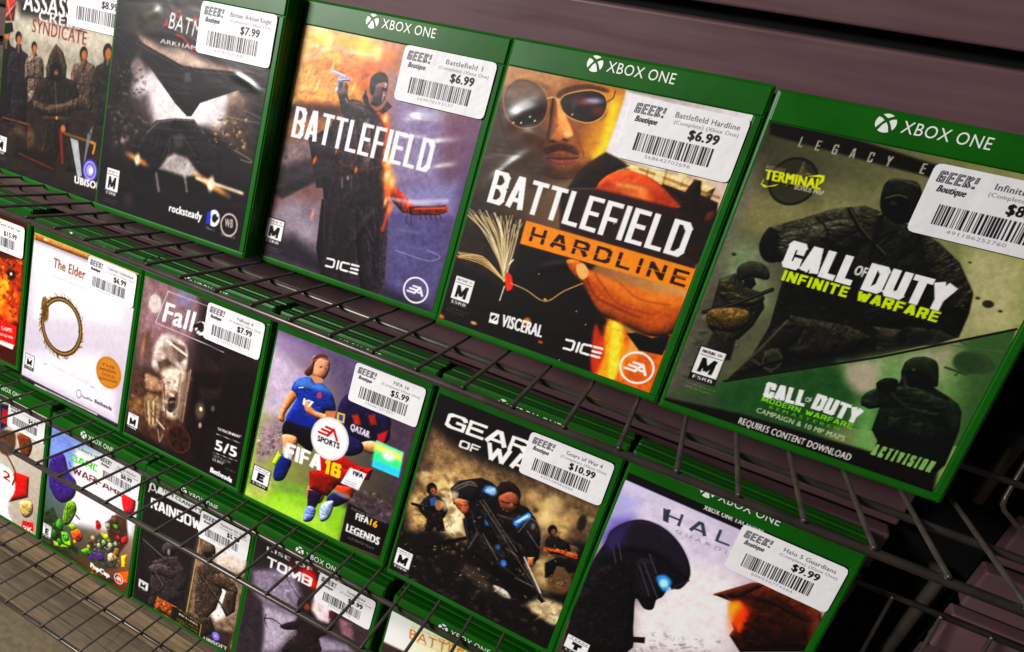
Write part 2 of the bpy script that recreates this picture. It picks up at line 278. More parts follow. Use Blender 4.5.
('e',60.3,35.9,1,0.6,0,'#f0c070',0.9,0.4),
('p',[65.2,61.2,73.9,62.1,81.4,52.5,76.3,51.8,68.7,55.9],'#b8682c',1,0.5,0.2,1),
('p',[70.9,60.2,81.9,59.1,96.4,57.4,116.7,56.8,132.5,60.3,133.6,50.1,129.9,39.5,120.8,34.8,112.1,35.4,99.7,36.5,90.2,38.8,79.8,49.2],'#bc6424',1,0.6,0.12,1),
('p',[82.2,58.3,106.6,57.1,131.8,60.1,131.9,54.9,109.3,49,91.2,52],'#d88438',0.8,3,0.15,1),
('l',[77.9,55.1,85.9,46.6,95.5,44.3,111.5,42.5],1.4,'#7a3410',0.7,1,1),
('l',[82.2,58.3,91.7,50.4,100.1,45.9,116.9,46.2],1,'#8a4416',0.6,0.8,1),
('l',[96.4,57.4,108.2,52.2,124.2,54],0.9,'#94501c',0.6,0.8,1),
('p',[71,59.9,74.8,61.8,79,57.3,76.7,53.2,73,55.4],'#e8b078',1,0.4,0,1),
('p',[103.1,36.8,121,33.9,129.3,38.8,129.9,29.9,116.9,26],'#14100f',1,0.5,0.2,0),
('p',[96.1,31.5,102.9,37.3,115.4,25.4,130,27.1,129.6,38,130.7,20,129.2,4.4,100.7,0.8],'#d8721c',1,3,0.2,0),
('p',[103.4,36,110.2,31,111.9,20.4,118,22.7,121.8,31.5,114.2,34.2],'#e8b070',0.8,2,0,1),
('p',[108.1,32.1,112.6,34,121.9,33.7,129.5,38.3,129.2,26.9,117.2,25.2],'#120e0e',1,0.5,0.1,0),
('p',[90.8,31.5,99.9,19.7,103.1,1.7,96.1,6.8],'#c8481a',0.9,1.4,0.2,1),
('p',[96.6,35.4,104.5,32.6,108,11.3,107.6,1.6,100.7,0.8,101,16.3],'#ffb428',0.9,1.4,0.2,1),
('p',[99.2,35.4,106,33.2,110,15.9,110.2,4.5,105.9,6.7,103.1,20.9],'#ffe058',0.9,1.4,0.2,1),
('p',[105.6,29.3,111.9,20.4,113.3,5.7],'#f8a824',0.9,1.4,0.2,1),
('e',54.1,20.2,2,2.4,0,'#f0a020',0.85,1.2),
('e',2.7,5.6,2.2,1.4,0,'#f08030',0.9,0.8),
('e',23.8,8.6,2,1,0,'#e8b080',0.9,0.6),
('e',65.1,11.2,1.4,0.8,0,'#e85a28',0.9,0.5),
('e',86.1,29.5,0.35,0.35,0,'#e8d8c8',0.8,0.2),
('e',56.5,88.6,0.35,0.35,0,'#e8d8c8',0.8,0.2),
('e',78.4,4.9,0.35,0.35,0,'#e8d8c8',0.8,0.2),
('e',41.5,2.2,0.35,0.35,0,'#e8d8c8',0.8,0.2),
('e',97.7,32.1,0.35,0.35,0,'#e8d8c8',0.8,0.2),
('e',52.5,48.9,0.35,0.35,0,'#e8d8c8',0.8,0.2),
('e',83.2,87.2,0.35,0.35,0,'#e8d8c8',0.8,0.2),
('e',79,35,0.35,0.35,0,'#e8d8c8',0.8,0.2),
('c','BATTLEFIELD',11,80.1,121.5,79.3,18.8,'#f8f4f4',2.9,1.6,0,1),
('p',[36.6,75.9,129.8,75.9,130.4,64,36.9,62.4],'#e8901c',1,0.3,0,0),
('l',[41.1,73.4,41.1,64.2],1,'#e8901c',0,0.2,0),
('c','HARDLINE',41.2,65.3,127.8,65.1,8.4,'#33200f',1.9,3.6,0,1),
('l',[36.9,68.5,130.1,69.6],0.45,'#e8901c',0.9,0.1,0),
('t','VISCERAL',40,12.5,64.8,14,7,'#f4f0f0',0.9,0,1),
('p',[31.9,18.4,37.4,18.7,38,12.6,32.6,12.1],'#f4f0f0',1,0.25,0,0),
('e',34.9,15.7,2,1.6,0,'#191211',1,0.3),
('l',[34.2,13.3,36.2,17.2],0.8,'#f4f0f0',1,0.2,0),
('l',[78.7,17.64,82.72,17.98,83.52,17.39,83.52,13.43,82.72,12.7,78.7,12.36],1.32,'#f2eeec',1,0.1,0),
('l',[85.94,12.97,85.94,18.25],1.32,'#f2eeec',1,0.1,0),
('l',[92.77,18.83,88.75,18.49,87.95,17.76,87.95,13.8,88.75,13.21,92.77,13.55],1.32,'#f2eeec',1,0.1,0),
('l',[94.38,18.97,98.8,19.34],1.32,'#f2eeec',1,0.1,0),
('l',[94.38,16.33,98.8,16.7],1.32,'#f2eeec',1,0.1,0),
('l',[94.38,13.69,98.8,14.06],1.32,'#f2eeec',1,0.1,0),
('r',119.2,15.6,8.6,8.6,1.12,'#f4f0ee',1),
('l',[116.79,18.01,121.09,18.01],1.29,'#f4f0ee',1,0.1,0),
('l',[114.9,15.77,119.63,15.77],1.29,'#f4f0ee',1,0.1,0),
('l',[113.52,13.54,118.77,13.54],1.29,'#f4f0ee',1,0.1,0),
('l',[118.77,13.54,121.78,18.18,124.53,13.36],1.46,'#f4f0ee',1,0.1,0),
('l',[120.92,14.74,123.67,14.74],1.12,'#f4f0ee',1,0.1,0),
('p',[4.9,14.9,17.9,14.9,17.9,33.7,4.9,33.7],'#141012',1,0.12,0,0),
('p',[5.5,15.5,17.3,15.5,17.3,33.1,5.5,33.1],'#f0ecea',1,0.12,0,0),
('p',[6.21,29.23,16.59,29.23,16.59,29.49,6.21,29.49],'#141012',1,0.12,0,0),
('t','MATURE 17+',6.68,30.46,16.12,30.46,1.5,'#141012',0.1,0,1),
('c','M',7.51,20.25,14.59,20.25,7.74,'#0c0a0c',1.77,0,0.06,1),
('p',[5.5,15.5,17.3,15.5,17.3,18.84,5.5,18.84],'#141012',1,0.12,0,0),
('t','ESRB',6.68,16.29,16.12,16.29,1.76,'#f0ecea',0.25,0,1),
('t','Content Rating by the',5.2,12.51,19.07,12.51,1.06,'#a8a4a2',0,0,0.7),
('t','ESRB rated game',5.2,10.57,17.3,10.57,1.06,'#a8a4a2',0,0,0.7),
('n',0.1,1,4)],
'COD': [
('g','#4c4a3a','#a9a878','#5c5c52','#8a9a64'),
('p',[-2.5,125.5,57,135.3,62.6,120.5,18.7,100.5,2.9,99.9],'#8a8762',0.9,8,0.12,0),
('p',[98.4,121.8,120.7,119.6,128.7,89.8,110.7,79.8],'#b9b48c',0.95,6,0.1,0),
('p',[-0.4,98.9,19.9,96.9,33.4,69.2,15.6,52.8],'#8a9676',0.9,7,0.15,0),
('p',[5.9,131.4,26.3,140.2,31.9,125.1,10.5,123.2],'#4a4636',0.8,8,0,0),
('p',[-3.7,90,-2.9,106.1,-3.8,129,5,138.7,6.4,120.2,6,90.8,3.9,48.8,3.8,20.3,2.9,8.4],'#7a766a',0.7,5,0.15,0),
('m',[1,62.6,30.7,51.7,27.6,29.2,7.3,21.6],30,3,['#7a7466','#4a463c','#5e5a4e'],0.5,7),
('k',-0.35,0.7,0.6),
('p',[7.1,64.6,6.2,75.7,12.2,81,19.4,75.8,26.8,75.1,30.5,68.2,28.7,57.3,24.8,48.6,17.1,45.9,8.9,50.5],'#35342a',1,0.5,0.5,0),
('p',[12.3,82.3,13.1,86.1,17.4,89.1,23.2,88.8,26.9,85.2,26.7,81.9,20.2,81.1,15.3,77.9],'#3d3c30',1,0.4,0.3,1),
('p',[16.5,79.5,20.9,81.3,23,78.4,21.7,75.1,18.1,76],'#1a1914',1,0.4,0.2,0),
('p',[6.5,74.8,10.8,77.2,17,70.9,23.6,71.7,27.3,74.3,29,71.4,23.7,66.4,15.1,64.8,9.4,67.5],'#45432f',1,0.4,0.5,1),
('l',[4.8,57.1,16.8,65.3,30.6,77.9],2,'#14130f',1,0.3,0),
('l',[5,57.6,16.7,65.7,30.2,78],0.6,'#5c5a48',0.8,0.3,0),
('p',[6.7,58.2,15.7,63.3,24.9,63.9,26.4,56.5,18.3,50.4,9.5,51.1],'#6a5634',0.95,0.6,0.5,1),
('p',[13,49.8,23.5,51.3,24.9,36.9,9.8,31.4],'#2c2a22',0.9,1,0.5,0),
('p',[42.6,122.7,61.8,126.7,80.9,121.2,93.8,115,108.2,100.4,110.1,91.8,110.7,79.8,85.2,61.4,52.5,40.7,27.8,26,33.7,43.3,35.9,59.8,33.5,83.3,33.3,102.8],'#1c1c16',1,0.5,0.5,0),
('p',[77.6,122.6,87.9,118.7,98,112.7,107.7,101.5,109.7,91.5,103.5,90.5,94.2,98.7,84.6,108.6],'#35332a',1,0.5,0.6,0),
('m',[84.4,115.9,106.2,102.5,107.7,91.9,92.9,102],60,1.1,['#5c4c34','#1c1a14','#4a4434','#6a5638'],0.5,10),
('p',[60.7,125.5,77.6,122.6,88.9,104.4,94,79.7,74.3,73,59.4,95.3,58.8,113.9],'#26261f',1,0.5,0.5,0),
('p',[18.8,107.3,30.6,114.8,42.4,123.2,53.6,127.5,62.3,126.3,65.1,113.9,55,106.9,45.1,98.2,33.8,92.2,25.7,91.6],'#3c3b2f',1,0.45,0.55,0),
('p',[17.4,98.1,18.9,107.1,24.6,104.1,27.8,93.4,25.6,90.7,21.1,91.7],'#1d1c16',1,0.5,0.3,1),
('p',[24.8,103.8,35.1,111.9,47.2,119,56.9,118.9,50.7,109.7,38,99.3,29.1,93.7],'#45443a',0.8,0.8,0.7,1),
('l',[48.6,124,56.4,116,69.1,107.7],2.4,'#14140f',0.95,0.4,0),
('l',[48.8,124.4,56.9,116.5,69.6,108.2],0.7,'#6a6850',0.7,0.3,0),
('l',[61.4,123.8,63.6,109.7,67.3,95.8],2.2,'#15150f',0.9,0.4,0),
('l',[36.5,117,43.2,112.3,45.3,104.4],1,'#14140f',0.8,0.5,1),
('p',[59.5,128.7,57.5,137.2,58.9,141.5,64,142.7,70.7,141.7,76,130.5,73.9,125.8,69.4,123.1,63.5,124.8],'#24231c',1,0.4,0.3,1),
('p',[59,133.3,64.2,136.5,68.5,135.8,70.5,129.9,67.4,126.6,62.1,127.6],'#0e0e0b',1,0.4,0.2,1),
('l',[60.1,132.9,64.6,135.5,68.2,135],0.8,'#6c6c58',0.75,0.4,1),
('e',64,131.4,1.5,1,0,'#4a4a3c',0.7,0.7),
('l',[59.1,141.1,63.5,142.3,70.3,141.2],0.7,'#67665a',0.7,0.4,1),
('p',[42.5,68.1,68.5,71,79.2,68.8,73.5,57.7,55.1,48,42.9,47.7],'#2e2d25',1,0.6,0.6,0),
('p',[77.2,74,89.1,76.1,91.1,67.1,83.3,62.3],'#36342a',1,0.5,0.4,0),
('p',[89.9,78.3,102.8,80.9,109.4,79.4,104.1,73.7,92.8,68.7],'#2a2922',1,0.5,0.5,0),
('p',[26.4,26.2,33.7,43.3,37.6,58.3,42.1,65.6,50.5,65.2,50.2,56.5,45.3,46.9,40.8,38.5,32,28.3],'#26251e',1,0.4,0.4,0),
('l',[26.6,26.7,35.9,47.3,42.3,65],1,'#6a6852',0.7,0.4,0),
('l',[34.7,40.5,44.6,37.8],1.6,'#4a4838',0.9,0.4,0),
('p',[38.1,46,44.1,50.2,48.4,42.3,43,38.3],'#3b3a2e',1,0.4,0.4,1),
('r',43,43.5,4,5,0.8,'#55533f',0.8),
('l',[29.8,30.9,50.2,47],1.4,'#0e0e0a',0.9,0.3,0),
('e',115,97.9,2.2,1.76,0,'#2e2a1e',0.9,0.4),
('e',110.4,99.3,0.8,0.64,0,'#2e2a1e',0.9,0.4),
('e',101.6,113.8,0.6,0.48,0,'#2e2a1e',0.9,0.4),
('e',8.2,89.9,1,0.8,0,'#2e2a1e',0.9,0.4),
('e',120.4,96.2,0.8,0.64,0,'#2e2a1e',0.9,0.4),
('p',[26.2,25,42,35.1,85.6,60.5,128.9,90.3,133,65.1,137.6,31.5,0.2,7.4],'#4c6a40',1,0.4,0,0),
('p',[27.7,25.4,70.9,53.1,82.7,43.8,82.9,24.8,67.9,-1.5,6.4,3.1],'#2f5a30',0.95,6,0.12,0),
('p',[71.2,52.3,111.8,78.5,116.3,60,110.7,51.3,83.9,40.8],'#a9a88c',0.95,5,0.08,0),
('p',[82.8,58.2,94,64,101.6,51.1,90.5,45.1],'#6f9a5c',0.8,8,0,0),
('p',[76.9,51.9,85.7,57.6,89.3,44.6,83.6,41.6,76.8,45],'#b4a898',0.9,4,0,1),
('p',[86.2,34.8,93.3,37.7,99.6,14,93,13],'#7fae6c',0.9,6,0,0),
('p',[110.7,54.6,114.3,72.2,121,55.3,127.4,12.1],'#7d9a62',0.9,7,0.1,0),
('p',[1.2,8.7,24.1,17.6,28.9,8.3,4.9,2.5],'#56584a',0.8,7,0,0),
('p',[88.8,47.8,91.3,51.6,95.8,52.6,97.4,50.5,97.2,54.1,96,56.7,95.8,61.5,97.9,64.9,101.9,66.8,106.3,66.6,108.8,63.9,111.7,56,110.5,54.5,111.9,53.6,117.2,52,122.3,49.8,125,46.6,127.6,37.8,128.5,28.2,129.1,19.6,125.9,10.5,100.3,14.8,99.7,20.4,95.4,25.1,94.5,36.8,90.7,34.7,87,35.1,85.7,38.5,86.9,42.1,89.8,45.1],'#141a12',1,0.4,0.25,0),
('p',[97.1,56.3,95.9,61.4,97.9,64.9,102.1,66.8,106.4,66.5,108.8,63.8,111.8,55.7,110.3,54.7,107.8,56.7,101.7,57.5],'#2a3424',1,0.4,0.25,1),
('p',[97.3,55.4,101.8,57.3,104.6,55.5,105.2,51,101.1,50.4,98.6,53.1],'#12170f',1,0.4,0.2,1),
('p',[86,38.6,86.9,42.1,89.9,45.4,92.3,42.3,93.7,37.5,90.7,34.7,87.3,35.8],'#2c3826',1,0.4,0.4,1),
('p',[88.8,47.8,91.3,51.6,95.8,52.6,97.7,49.4,97.1,46.7,92.2,45.4],'#171d13',1,0.3,0.4,1),
('p',[96.7,47.7,103.1,51.4,113.1,50.4,122.2,48.9,122.6,43.2,114.4,39.8,104.3,40.8],'#26301f',1,0.5,0.5,1),
('p',[94.7,36.3,102.6,40.1,114.8,38.8,123.5,36.1,125.3,26.8,103.4,22.6,97.4,25.2],'#1d2518',1,0.5,0.5,0),
('p',[117.2,52,122.3,49.8,125,46.6,127.6,37.8,126,34.7,120.2,42.2],'#2a3423',1,0.5,0.4,0),
('p',[99.2,33.7,104.5,35.2,106.4,29,101.1,27.4],'#2b3623',1,0.4,0.3,0),
('p',[107.7,34.6,114,35.9,115.7,29.1,109.8,27.9],'#2b3623',1,0.4,0.3,0),
('e',100.2,59.5,0.8,0.8,0,'#55644a',0.8,0.5),
('l',[98.1,54.4,100.6,50.5],1.2,'#5c6a50',0.6,0.8,0),
('m',[92.4,46.1,122.5,48,126.9,27.5,98.2,25.6],70,1.8,['#1e281a','#0c100a','#2a3424','#161d12'],0.55,12),
('l',[96.7,45.3,105.2,41.1,116.5,41.9],1.2,'#4a5a42',0.6,0.8,1),
('e',120.9,70.7,8,4.6,-0.1,'#42583a',0.95,0.6),
('e',118.7,69.3,6,4.6,0,'#3a5034',0.9,0.8),
('l',[111.4,78.4,118.6,76.3,124.8,74.5],0.8,'#4a5e40',0.9,0.2,0),
('l',[109.4,75.4,128.5,78.7],0.7,'#5c7050',0.8,0.2,0),
('l',[111.2,64.8,119.9,64.1],1.1,'#3e5236',0.9,0.2,0),
('l',[117.3,65.9,116.3,62.5],0.8,'#3e5236',0.9,0.2,0),
('l',[124.3,69.1,125.3,66.5],0.8,'#3e5236',1,0.2,0),
('l',[26.1,25,85.5,60.7,128.9,90.3],1.1,'#1c1a12',1,0.2,0),
('p',[1.3,5.9,40.5,11.1,92.7,13.7,127.5,15.3,130.4,2.8,1.1,2],'#15100f',1,1.2,0,0),
('p',[1.9,156,41.2,155.2,70.4,152,109.7,149.2,113.3,140.3,70.2,146.2,52.2,146.9,3.8,149.6],'#171411',1,1,0,0),
('c','LEGACY E',17.3,147,70.3,146.7,4.6,'#b8b4a8',0.6,5.4,0,1),
('e',21.1,130.8,10,11,0,'#3a3828',0.8,0.5),
('r',21.1,130.8,10,11,1.2,'#23211a',0.9),
('p',[22.2,141.1,25.2,136.6,29,135.4,26.5,133.2,26.1,127.8,22.6,129.6,18.7,127,19.6,131,16.5,132.8,21.7,134.6],'#6a6448',0.95,0.5,0.2,0),
('t','INCLUDES',7.5,134,16.1,134,1.6,'#b8b4a0',0,0,1),
('t','TERMINAL',8.5,128.9,33.6,130,4.6,'#d8e01c',0.7,-0.12,1),
('p',[8.6,129.2,8.5,126.5,11.2,125.9,15.4,128,14.7,127,10.1,125,8,126.2],'#d8e01c',1,0.2,0,0),
('p',[25.6,134.3,30.5,136.5,33,136.7,33.5,133.9,31.8,131.6,32.1,135.3,29.1,135.1],'#d8e01c',1,0.2,0,0),
('t','BONUS MAP',22.8,127.5,35.4,127.6,2.2,'#c8c4b0',0.2,0,1),
('c','CALL',30.2,90.2,61.5,89.8,13.6,'#f2f0ee',3.5,0.55,0,1),
('t','OF',60.6,95.5,65.7,95.3,4.6,'#d8d6d2',0.4,0,1),
('c','DUTY',66,89.3,101.4,89.1,13.6,'#f2f0ee',3.5,0.55,0,1),
('c','INFINITE WARFARE',32.7,83.8,100.1,83.7,5.2,'#c8e01c',1.35,0.8,0,1),
('c','CALL',45.6,23.6,64.5,25.3,8.4,'#f0eeec',2.1,0.4,0,1),
('t','OF',63.9,28.1,66.7,28.3,2.6,'#d8d6d2',0.2,0,1),
('c','DUTY',67.5,25.8,88.7,25.2,8.4,'#f0eeec',2.1,0.4,0,1),
('c','MODERN WARFARE',45.7,21.3,87.6,22.1,2.7,'#8ad02c',0.6,0.6,0,1),
('t','R E M A S T E R E D',50.3,18.8,82.9,19.1,1.7,'#6fae30',0.1,0,1),
('t','CAMPAIGN & 10 MP MAPS',45.4,14.6,86.9,14.8,2.7,'#b9c4a0',0.3,0,1),
('t','REQUIRES CONTENT DOWNLOAD',39.7,5.6,92.8,6,3.6,'#e8e4dc',0.45,0,1),
('c','ACTIVISION',99.5,12.5,125,13.5,6.2,'#8fb070',1.1,0.9,0.1,1),
('p',[9.2,20.3,22.8,20.3,22.8,39.9,9.2,39.9],'#141012',1,0.12,0,0),
('p',[9.8,20.9,22.2,20.9,22.2,39.3,9.8,39.3],'#f0ecea',1,0.12,0,0),
('p',[10.54,35.25,21.46,35.25,21.46,35.53,10.54,35.53],'#141012',1,0.12,0,0),
('t','MATURE 17+',11.04,36.54,20.96,36.54,1.56,'#141012',0.1,0,1),
('c','M',11.91,25.87,19.35,25.87,8.1,'#0c0a0c',1.86,0,0.06,1),
('p',[9.8,20.9,22.2,20.9,22.2,24.4,9.8,24.4],'#141012',1,0.12,0,0),
('t','ESRB',11.04,21.73,20.96,21.73,1.84,'#f0ecea',0.25,0,1),
('t','Content Rating by the',9.5,17.77,24.06,17.77,1.1,'#a8a4a2',0,0,0.7),
('t','ESRB rated game',9.5,15.75,22.2,15.75,1.1,'#a8a4a2',0,0,0.7),
('n',0.1,0.9,5)],
'AC': [
('g','#4a3436','#8a8680','#2c2220','#241c20'),
('p',[-5.9,131.8,121.9,151.5,127.1,91.9,1.2,66.2],'#a9a294',0.95,5,0.15,0),
('p',[13.8,121.1,112.9,133.1,113.6,114.1,73.5,110.4,55,110.7,25,109.1],'#cfc8b8',0.8,8,0.1,0),
('p',[14.9,135,76.3,144.5,81.8,124.4,52.8,126.6,18.8,125.6],'#231c20',0.96,5,0.2,0),
('p',[-3.1,132.3,12.2,134.6,11.2,119.3,-1.5,117.6],'#a83a34',0.95,1,0.4,0),
('l',[-1.5,117.6,12.4,132.8],1.2,'#e0c4b8',0.6,0.2,0),
('l',[2.5,133.1,8.3,119.3],1.4,'#d0a49c',0.6,0.2,0),
('p',[1.6,62.4,35.8,74.2,118.9,86.7,124.4,13.9,7,13.6],'#352a24',1,8,0.3,0),
('p',[1,104.2,7.3,105.3,9.7,100.9,18.1,99.1,21.6,90.8,24.2,74.6,19.2,73.6,22,44.7,0.2,39.8,-3.6,69,-8.8,68,-9.9,84.8,-8.3,94.3,-0.4,99.1],'#241c1c',1,0.5,0.5,0),
('e',3.6,109.9,4.5,5.85,0,'#1e1816',1,0.5),
('e',4.4,108.2,3.06,4.05,0,'#b87848',0.95,0.8),
('p',[2.3,103.7,6.1,104.4,5.9,97.6,4,97.3],'#8a6a54',0.8,0.6,0,0),
('l',[5.2,95.2,11.7,46.4],0.6,'#14100f',0.7,0.5,0),
('l',[-5.8,89.4,-1.8,70.9],0.7,'#14100f',0.6,0.5,0),
('l',[16.9,93.6,17.2,74.8],0.7,'#6a5c50',0.5,0.5,0),
('l',[-3.3,72.2,18.4,75],1,'#2a1c14',0.8,0.5,0),
('p',[16,103,20.8,103.9,22.7,99.7,29.3,97.8,32.2,90,34.5,74.9,30.7,74.1,33.5,47.3,16.9,43.6,13.3,70.6,9.4,69.8,8.1,85.4,9.1,94.1,15.1,98.3],'#2c242c',1,0.5,0.5,0),
('e',17.8,108.2,3.5,4.55,0,'#1e1816',1,0.5),
('e',18.5,106.6,2.38,3.15,0,'#b87848',0.95,0.8),
('p',[17,102.5,19.9,103,19.9,96.8,18.5,96.5],'#8a6a54',0.8,0.6,0,0),
('l',[19.4,94.6,25.6,49.2],0.6,'#14100f',0.7,0.5,0),
('l',[11.1,89.5,14.6,72.3],0.7,'#14100f',0.6,0.5,0),
('l',[28.4,92.8,29.1,75.2],0.7,'#6a5c50',0.5,0.5,0),
('l',[13.5,73.5,30.1,75.4],1,'#2a1c14',0.8,0.5,0),
('p',[33.9,100.9,37.9,101.7,39.4,99,44.9,97.9,47.2,92.8,48.9,83,45.7,82.3,47.5,64.8,33.7,61.9,31.2,79.4,27.9,78.8,27.1,89,28,94.8,33,97.8],'#6a5c54',1,0.5,0.5,0),
('e',35.5,104.5,3,3.9,0,'#1e1816',1,0.5),
('e',36,103.4,2.04,2.7,0,'#b87848',0.95,0.8),
('p',[34.7,100.6,37.1,101.1,37,96.9,35.8,96.7],'#8a6a54',0.8,0.6,0,0),
('l',[36.6,95.5,41,65.8],0.6,'#14100f',0.7,0.5,0),
('l',[29.6,91.8,32.3,80.6],0.7,'#14100f',0.6,0.5,0),
('l',[44.1,94.5,44.4,83],0.7,'#6a5c50',0.5,0.5,0),
('l',[31.3,81.4,45.2,83.2],1,'#2a1c14',0.8,0.5,0),
('p',[84.7,105.4,89.7,106.3,91.6,103.8,98.2,103,101,98.2,102.9,88.8,99,88,101.1,71.2,84.1,67.5,81.2,84.4,77.1,83.6,76.2,93.4,77.5,99.1,83.7,102.3],'#5a4a42',1,0.5,0.5,0),
('e',86.8,108.8,4,5.2,0,'#1e1816',1,0.5),
('e',87.4,107.9,2.72,3.6,0,'#b87848',0.95,0.8),
('p',[85.8,105.1,88.8,105.7,88.6,101.6,87.1,101.3],'#8a6a54',0.8,0.6,0,0),
('l',[88.1,100.2,93.1,71.7],0.6,'#14100f',0.7,0.5,0),
('l',[79.4,96.3,82.5,85.6],0.7,'#14100f',0.6,0.5,0),
('l',[97.2,99.7,97.4,88.6],0.7,'#6a5c50',0.5,0.5,0),
('l',[81.4,86.2,98.4,88.8],1,'#2a1c14',0.8,0.5,0),
('p',[107.8,110.1,113.1,111,115.3,107.8,122.6,106.6,125.8,100.4,128.3,88.4,124.1,87.5,127.1,66,108.7,61.8,104.7,83.5,100.3,82.6,98.9,95.2,100.1,102.3,106.7,106.2],'#2a2822',1,0.5,0.5,0),
('e',109.8,114.4,4.5,5.85,0,'#1e1816',1,0.5),
('e',110.6,113.1,3.06,4.05,0,'#b87848',0.95,0.8),
('p',[108.9,109.7,112.1,110.3,112.1,105.2,110.5,104.9],'#8a6a54',0.8,0.6,0,0),
('l',[111.6,103.4,118.3,67],0.6,'#14100f',0.7,0.5,0),
('l',[102.3,98.7,106.2,85],0.7,'#14100f',0.6,0.5,0),
('l',[121.6,102.5,122.3,88.3],0.7,'#6a5c50',0.5,0.5,0),
('l',[104.9,85.9,123.4,88.5],1,'#2a1c14',0.8,0.5,0),
('p',[-2.3,115.2,9.7,117.9,11.8,111.8,3.8,108.1,-5.2,108.9],'#171214',1,0.4,0,0),
('p',[42,79.7,51.5,85.6,69.3,89.1,81,87.5,86.6,80,86.2,69.6,77,60.8,82.7,44.1,97.4,24.9,80.2,18.9,71.8,35.5,68.2,16.8,44.9,12.9,51,36.7,50.1,54.9,39.6,60.7,39.1,70.2],'#2e241f',1,0.5,0.5,0),
('p',[51.3,84.4,49.9,92.2,52.6,102.5,58.1,110.8,66.3,106,71.1,97,71.5,87.9,62.5,83.4],'#3e332b',1,0.5,0.4,0),
('p',[58.1,110.3,66,105.9,70.8,96.9,70.4,88.2,66.7,95.7,61.1,103.4],'#5c4e42',0.8,0.8,0.3,0),
('p',[55.4,86.1,53.8,93.2,59.1,98.3,65.8,95.5,67.4,88.5,61.7,84.1],'#120e10',1,0.8,0,0),
('e',60.9,90,1.9,2.9,0,'#a86a42',0.95,0.8),
('e',61.3,87.5,1.8,1.6,0,'#2a1a14',0.9,0.6),
('l',[56.8,91,64.6,92.5],0.6,'#1a1010',0.8,0.3,0),
('p',[38.3,65.7,54.2,64.8,72,70,86.4,77.2,88.1,69.8,73.2,61.8,55.2,57.4,40.6,58.5],'#4a3c32',1,0.6,0.5,0),
('l',[54.5,62.7,83.2,72.4],1.5,'#7a6654',0.7,0.7,0),
('l',[41.5,62.3,54.7,61.6],1.2,'#7a6654',0.6,0.6,0),
('l',[52.1,55.1,76.8,59.8],2,'#5c4028',0.9,0.4,0),
('e',66,57.7,1.3,1.3,0,'#b89050',0.9,0.3),
('l',[61.1,83.6,63.9,68.3],1,'#8a7258',0.6,0.5,0),
('l',[52,81.7,59,67.3],1.4,'#1c1512',0.8,0.6,0),
('l',[72.1,85.7,70.4,69.7],1.4,'#1c1512',0.8,0.6,0),
('l',[55.9,52.3,53.7,16.4],1,'#5a4a3e',0.6,0.6,0),
('l',[73.9,56.4,88.6,23.9],1,'#5a4a3e',0.6,0.6,0),
('l',[65.8,54.5,67.7,35.8],2.2,'#171210',0.8,0.9,0),
('l',[76.3,62.8,74.2,54.1],2.6,'#40342c',0.95,0.6,0),
('e',73.7,51.1,2.4,2.8,0,'#c07a44',0.95,0.6),
('m',[38.7,79.1,84.1,88.2,94.8,26.7,46.8,14.6],160,1.1,['#1c1512','#5c4c40','#463a30','#14100e','#6e5c4c'],0.5,13),
('l',[75.1,48.3,106.3,47.8],2,'#7a5a30',1,0.3,0),
('l',[103.7,47.9,107.9,47.7,106.8,40.4],2,'#b88a3c',1,0.3,0),
('p',[82,46.3,90.3,45.9,97.9,21.4,94.6,16.9],'#b8bcc0',0.9,0.5,0,0),
('p',[99.1,52.7,104.2,60.8,97.9,21.4],'#8a9098',0.8,0.6,0,0),
('l',[71.6,48.7,76.5,25.8],2.6,'#8a2c1c',0.9,0.8,0),
('l',[7.2,45.1,39.3,46.2],1.4,'#7a5230',0.9,0.2,0),
('l',[37.6,45.8,38.3,26.3],2.4,'#7a3a24',0.7,1,0),
('p',[27.5,26.2,66,28.1,71.3,14.6,21.3,17.1],'#1c1412',0.9,3,0.3,0),
('l',[28.1,21.3,67.3,18.5],1,'#c84a28',0.6,1,0),
('e',26.1,38.3,6,3,0,'#7a6650',0.6,3),
('e',40.5,36.7,4,6,0,'#8a7458',0.5,3),
('m',[2.4,55.2,37.6,60.3,41.7,27.1,6.1,21.1],50,2.2,['#4a3c34','#221a18','#6a5846','#2e2622'],0.55,14),
('m',[85.3,79.7,115.9,86.1,114.8,54,89.6,50.5],50,2.2,['#4a4038','#221c1a','#6a6054','#2e2a26'],0.5,15),
('n',0.15,1.2,6),
('t',"ASSASSIN'S",20.5,129.1,99.7,131.3,13.5,'#f0ece8',0.5,0,1),
('t','CREED',37.7,123.8,84.9,125.1,7.5,'#e4dcd8',0.3,0,1),
('t','SYNDICATE',31.5,114.8,88.4,115,9.4,'#8a3a3a',0.4,0,1),
('e',105.6,27,8,9,0,'#4a3c8c',1,0.4),
('e',105.6,27,6.4,7.2,0,'#a8a4d8',1,0.8),
('r',105.6,27,4.4,5,1,'#4a3c8c',0.8),
('e',106.6,27,2,2.4,0,'#e8e8f8',1,0.8),
('t','UBISOFT',91,13.8,122.3,15.3,5.2,'#f0ecec',0.7,0,1),
('p',[-2.9,15.1,14,15.1,14,30.9,-2.9,30.9],'#141012',1,0.12,0,0),
('p',[-2.3,15.7,13.4,15.7,13.4,30.3,-2.3,30.3],'#f0ecea',1,0.12,0,0),
('p',[-1.36,27.09,12.46,27.09,12.46,27.31,-1.36,27.31],'#141012',1,0.12,0,0),
('t','MATURE 17+',-0.73,28.11,11.83,28.11,1.24,'#141012',0.1,0,1),
('c','M',0.37,19.64,9.79,19.64,6.42,'#0c0a0c',2.35,0,0.06,1),
('p',[-2.3,15.7,13.4,15.7,13.4,18.47,-2.3,18.47],'#141012',1,0.12,0,0),
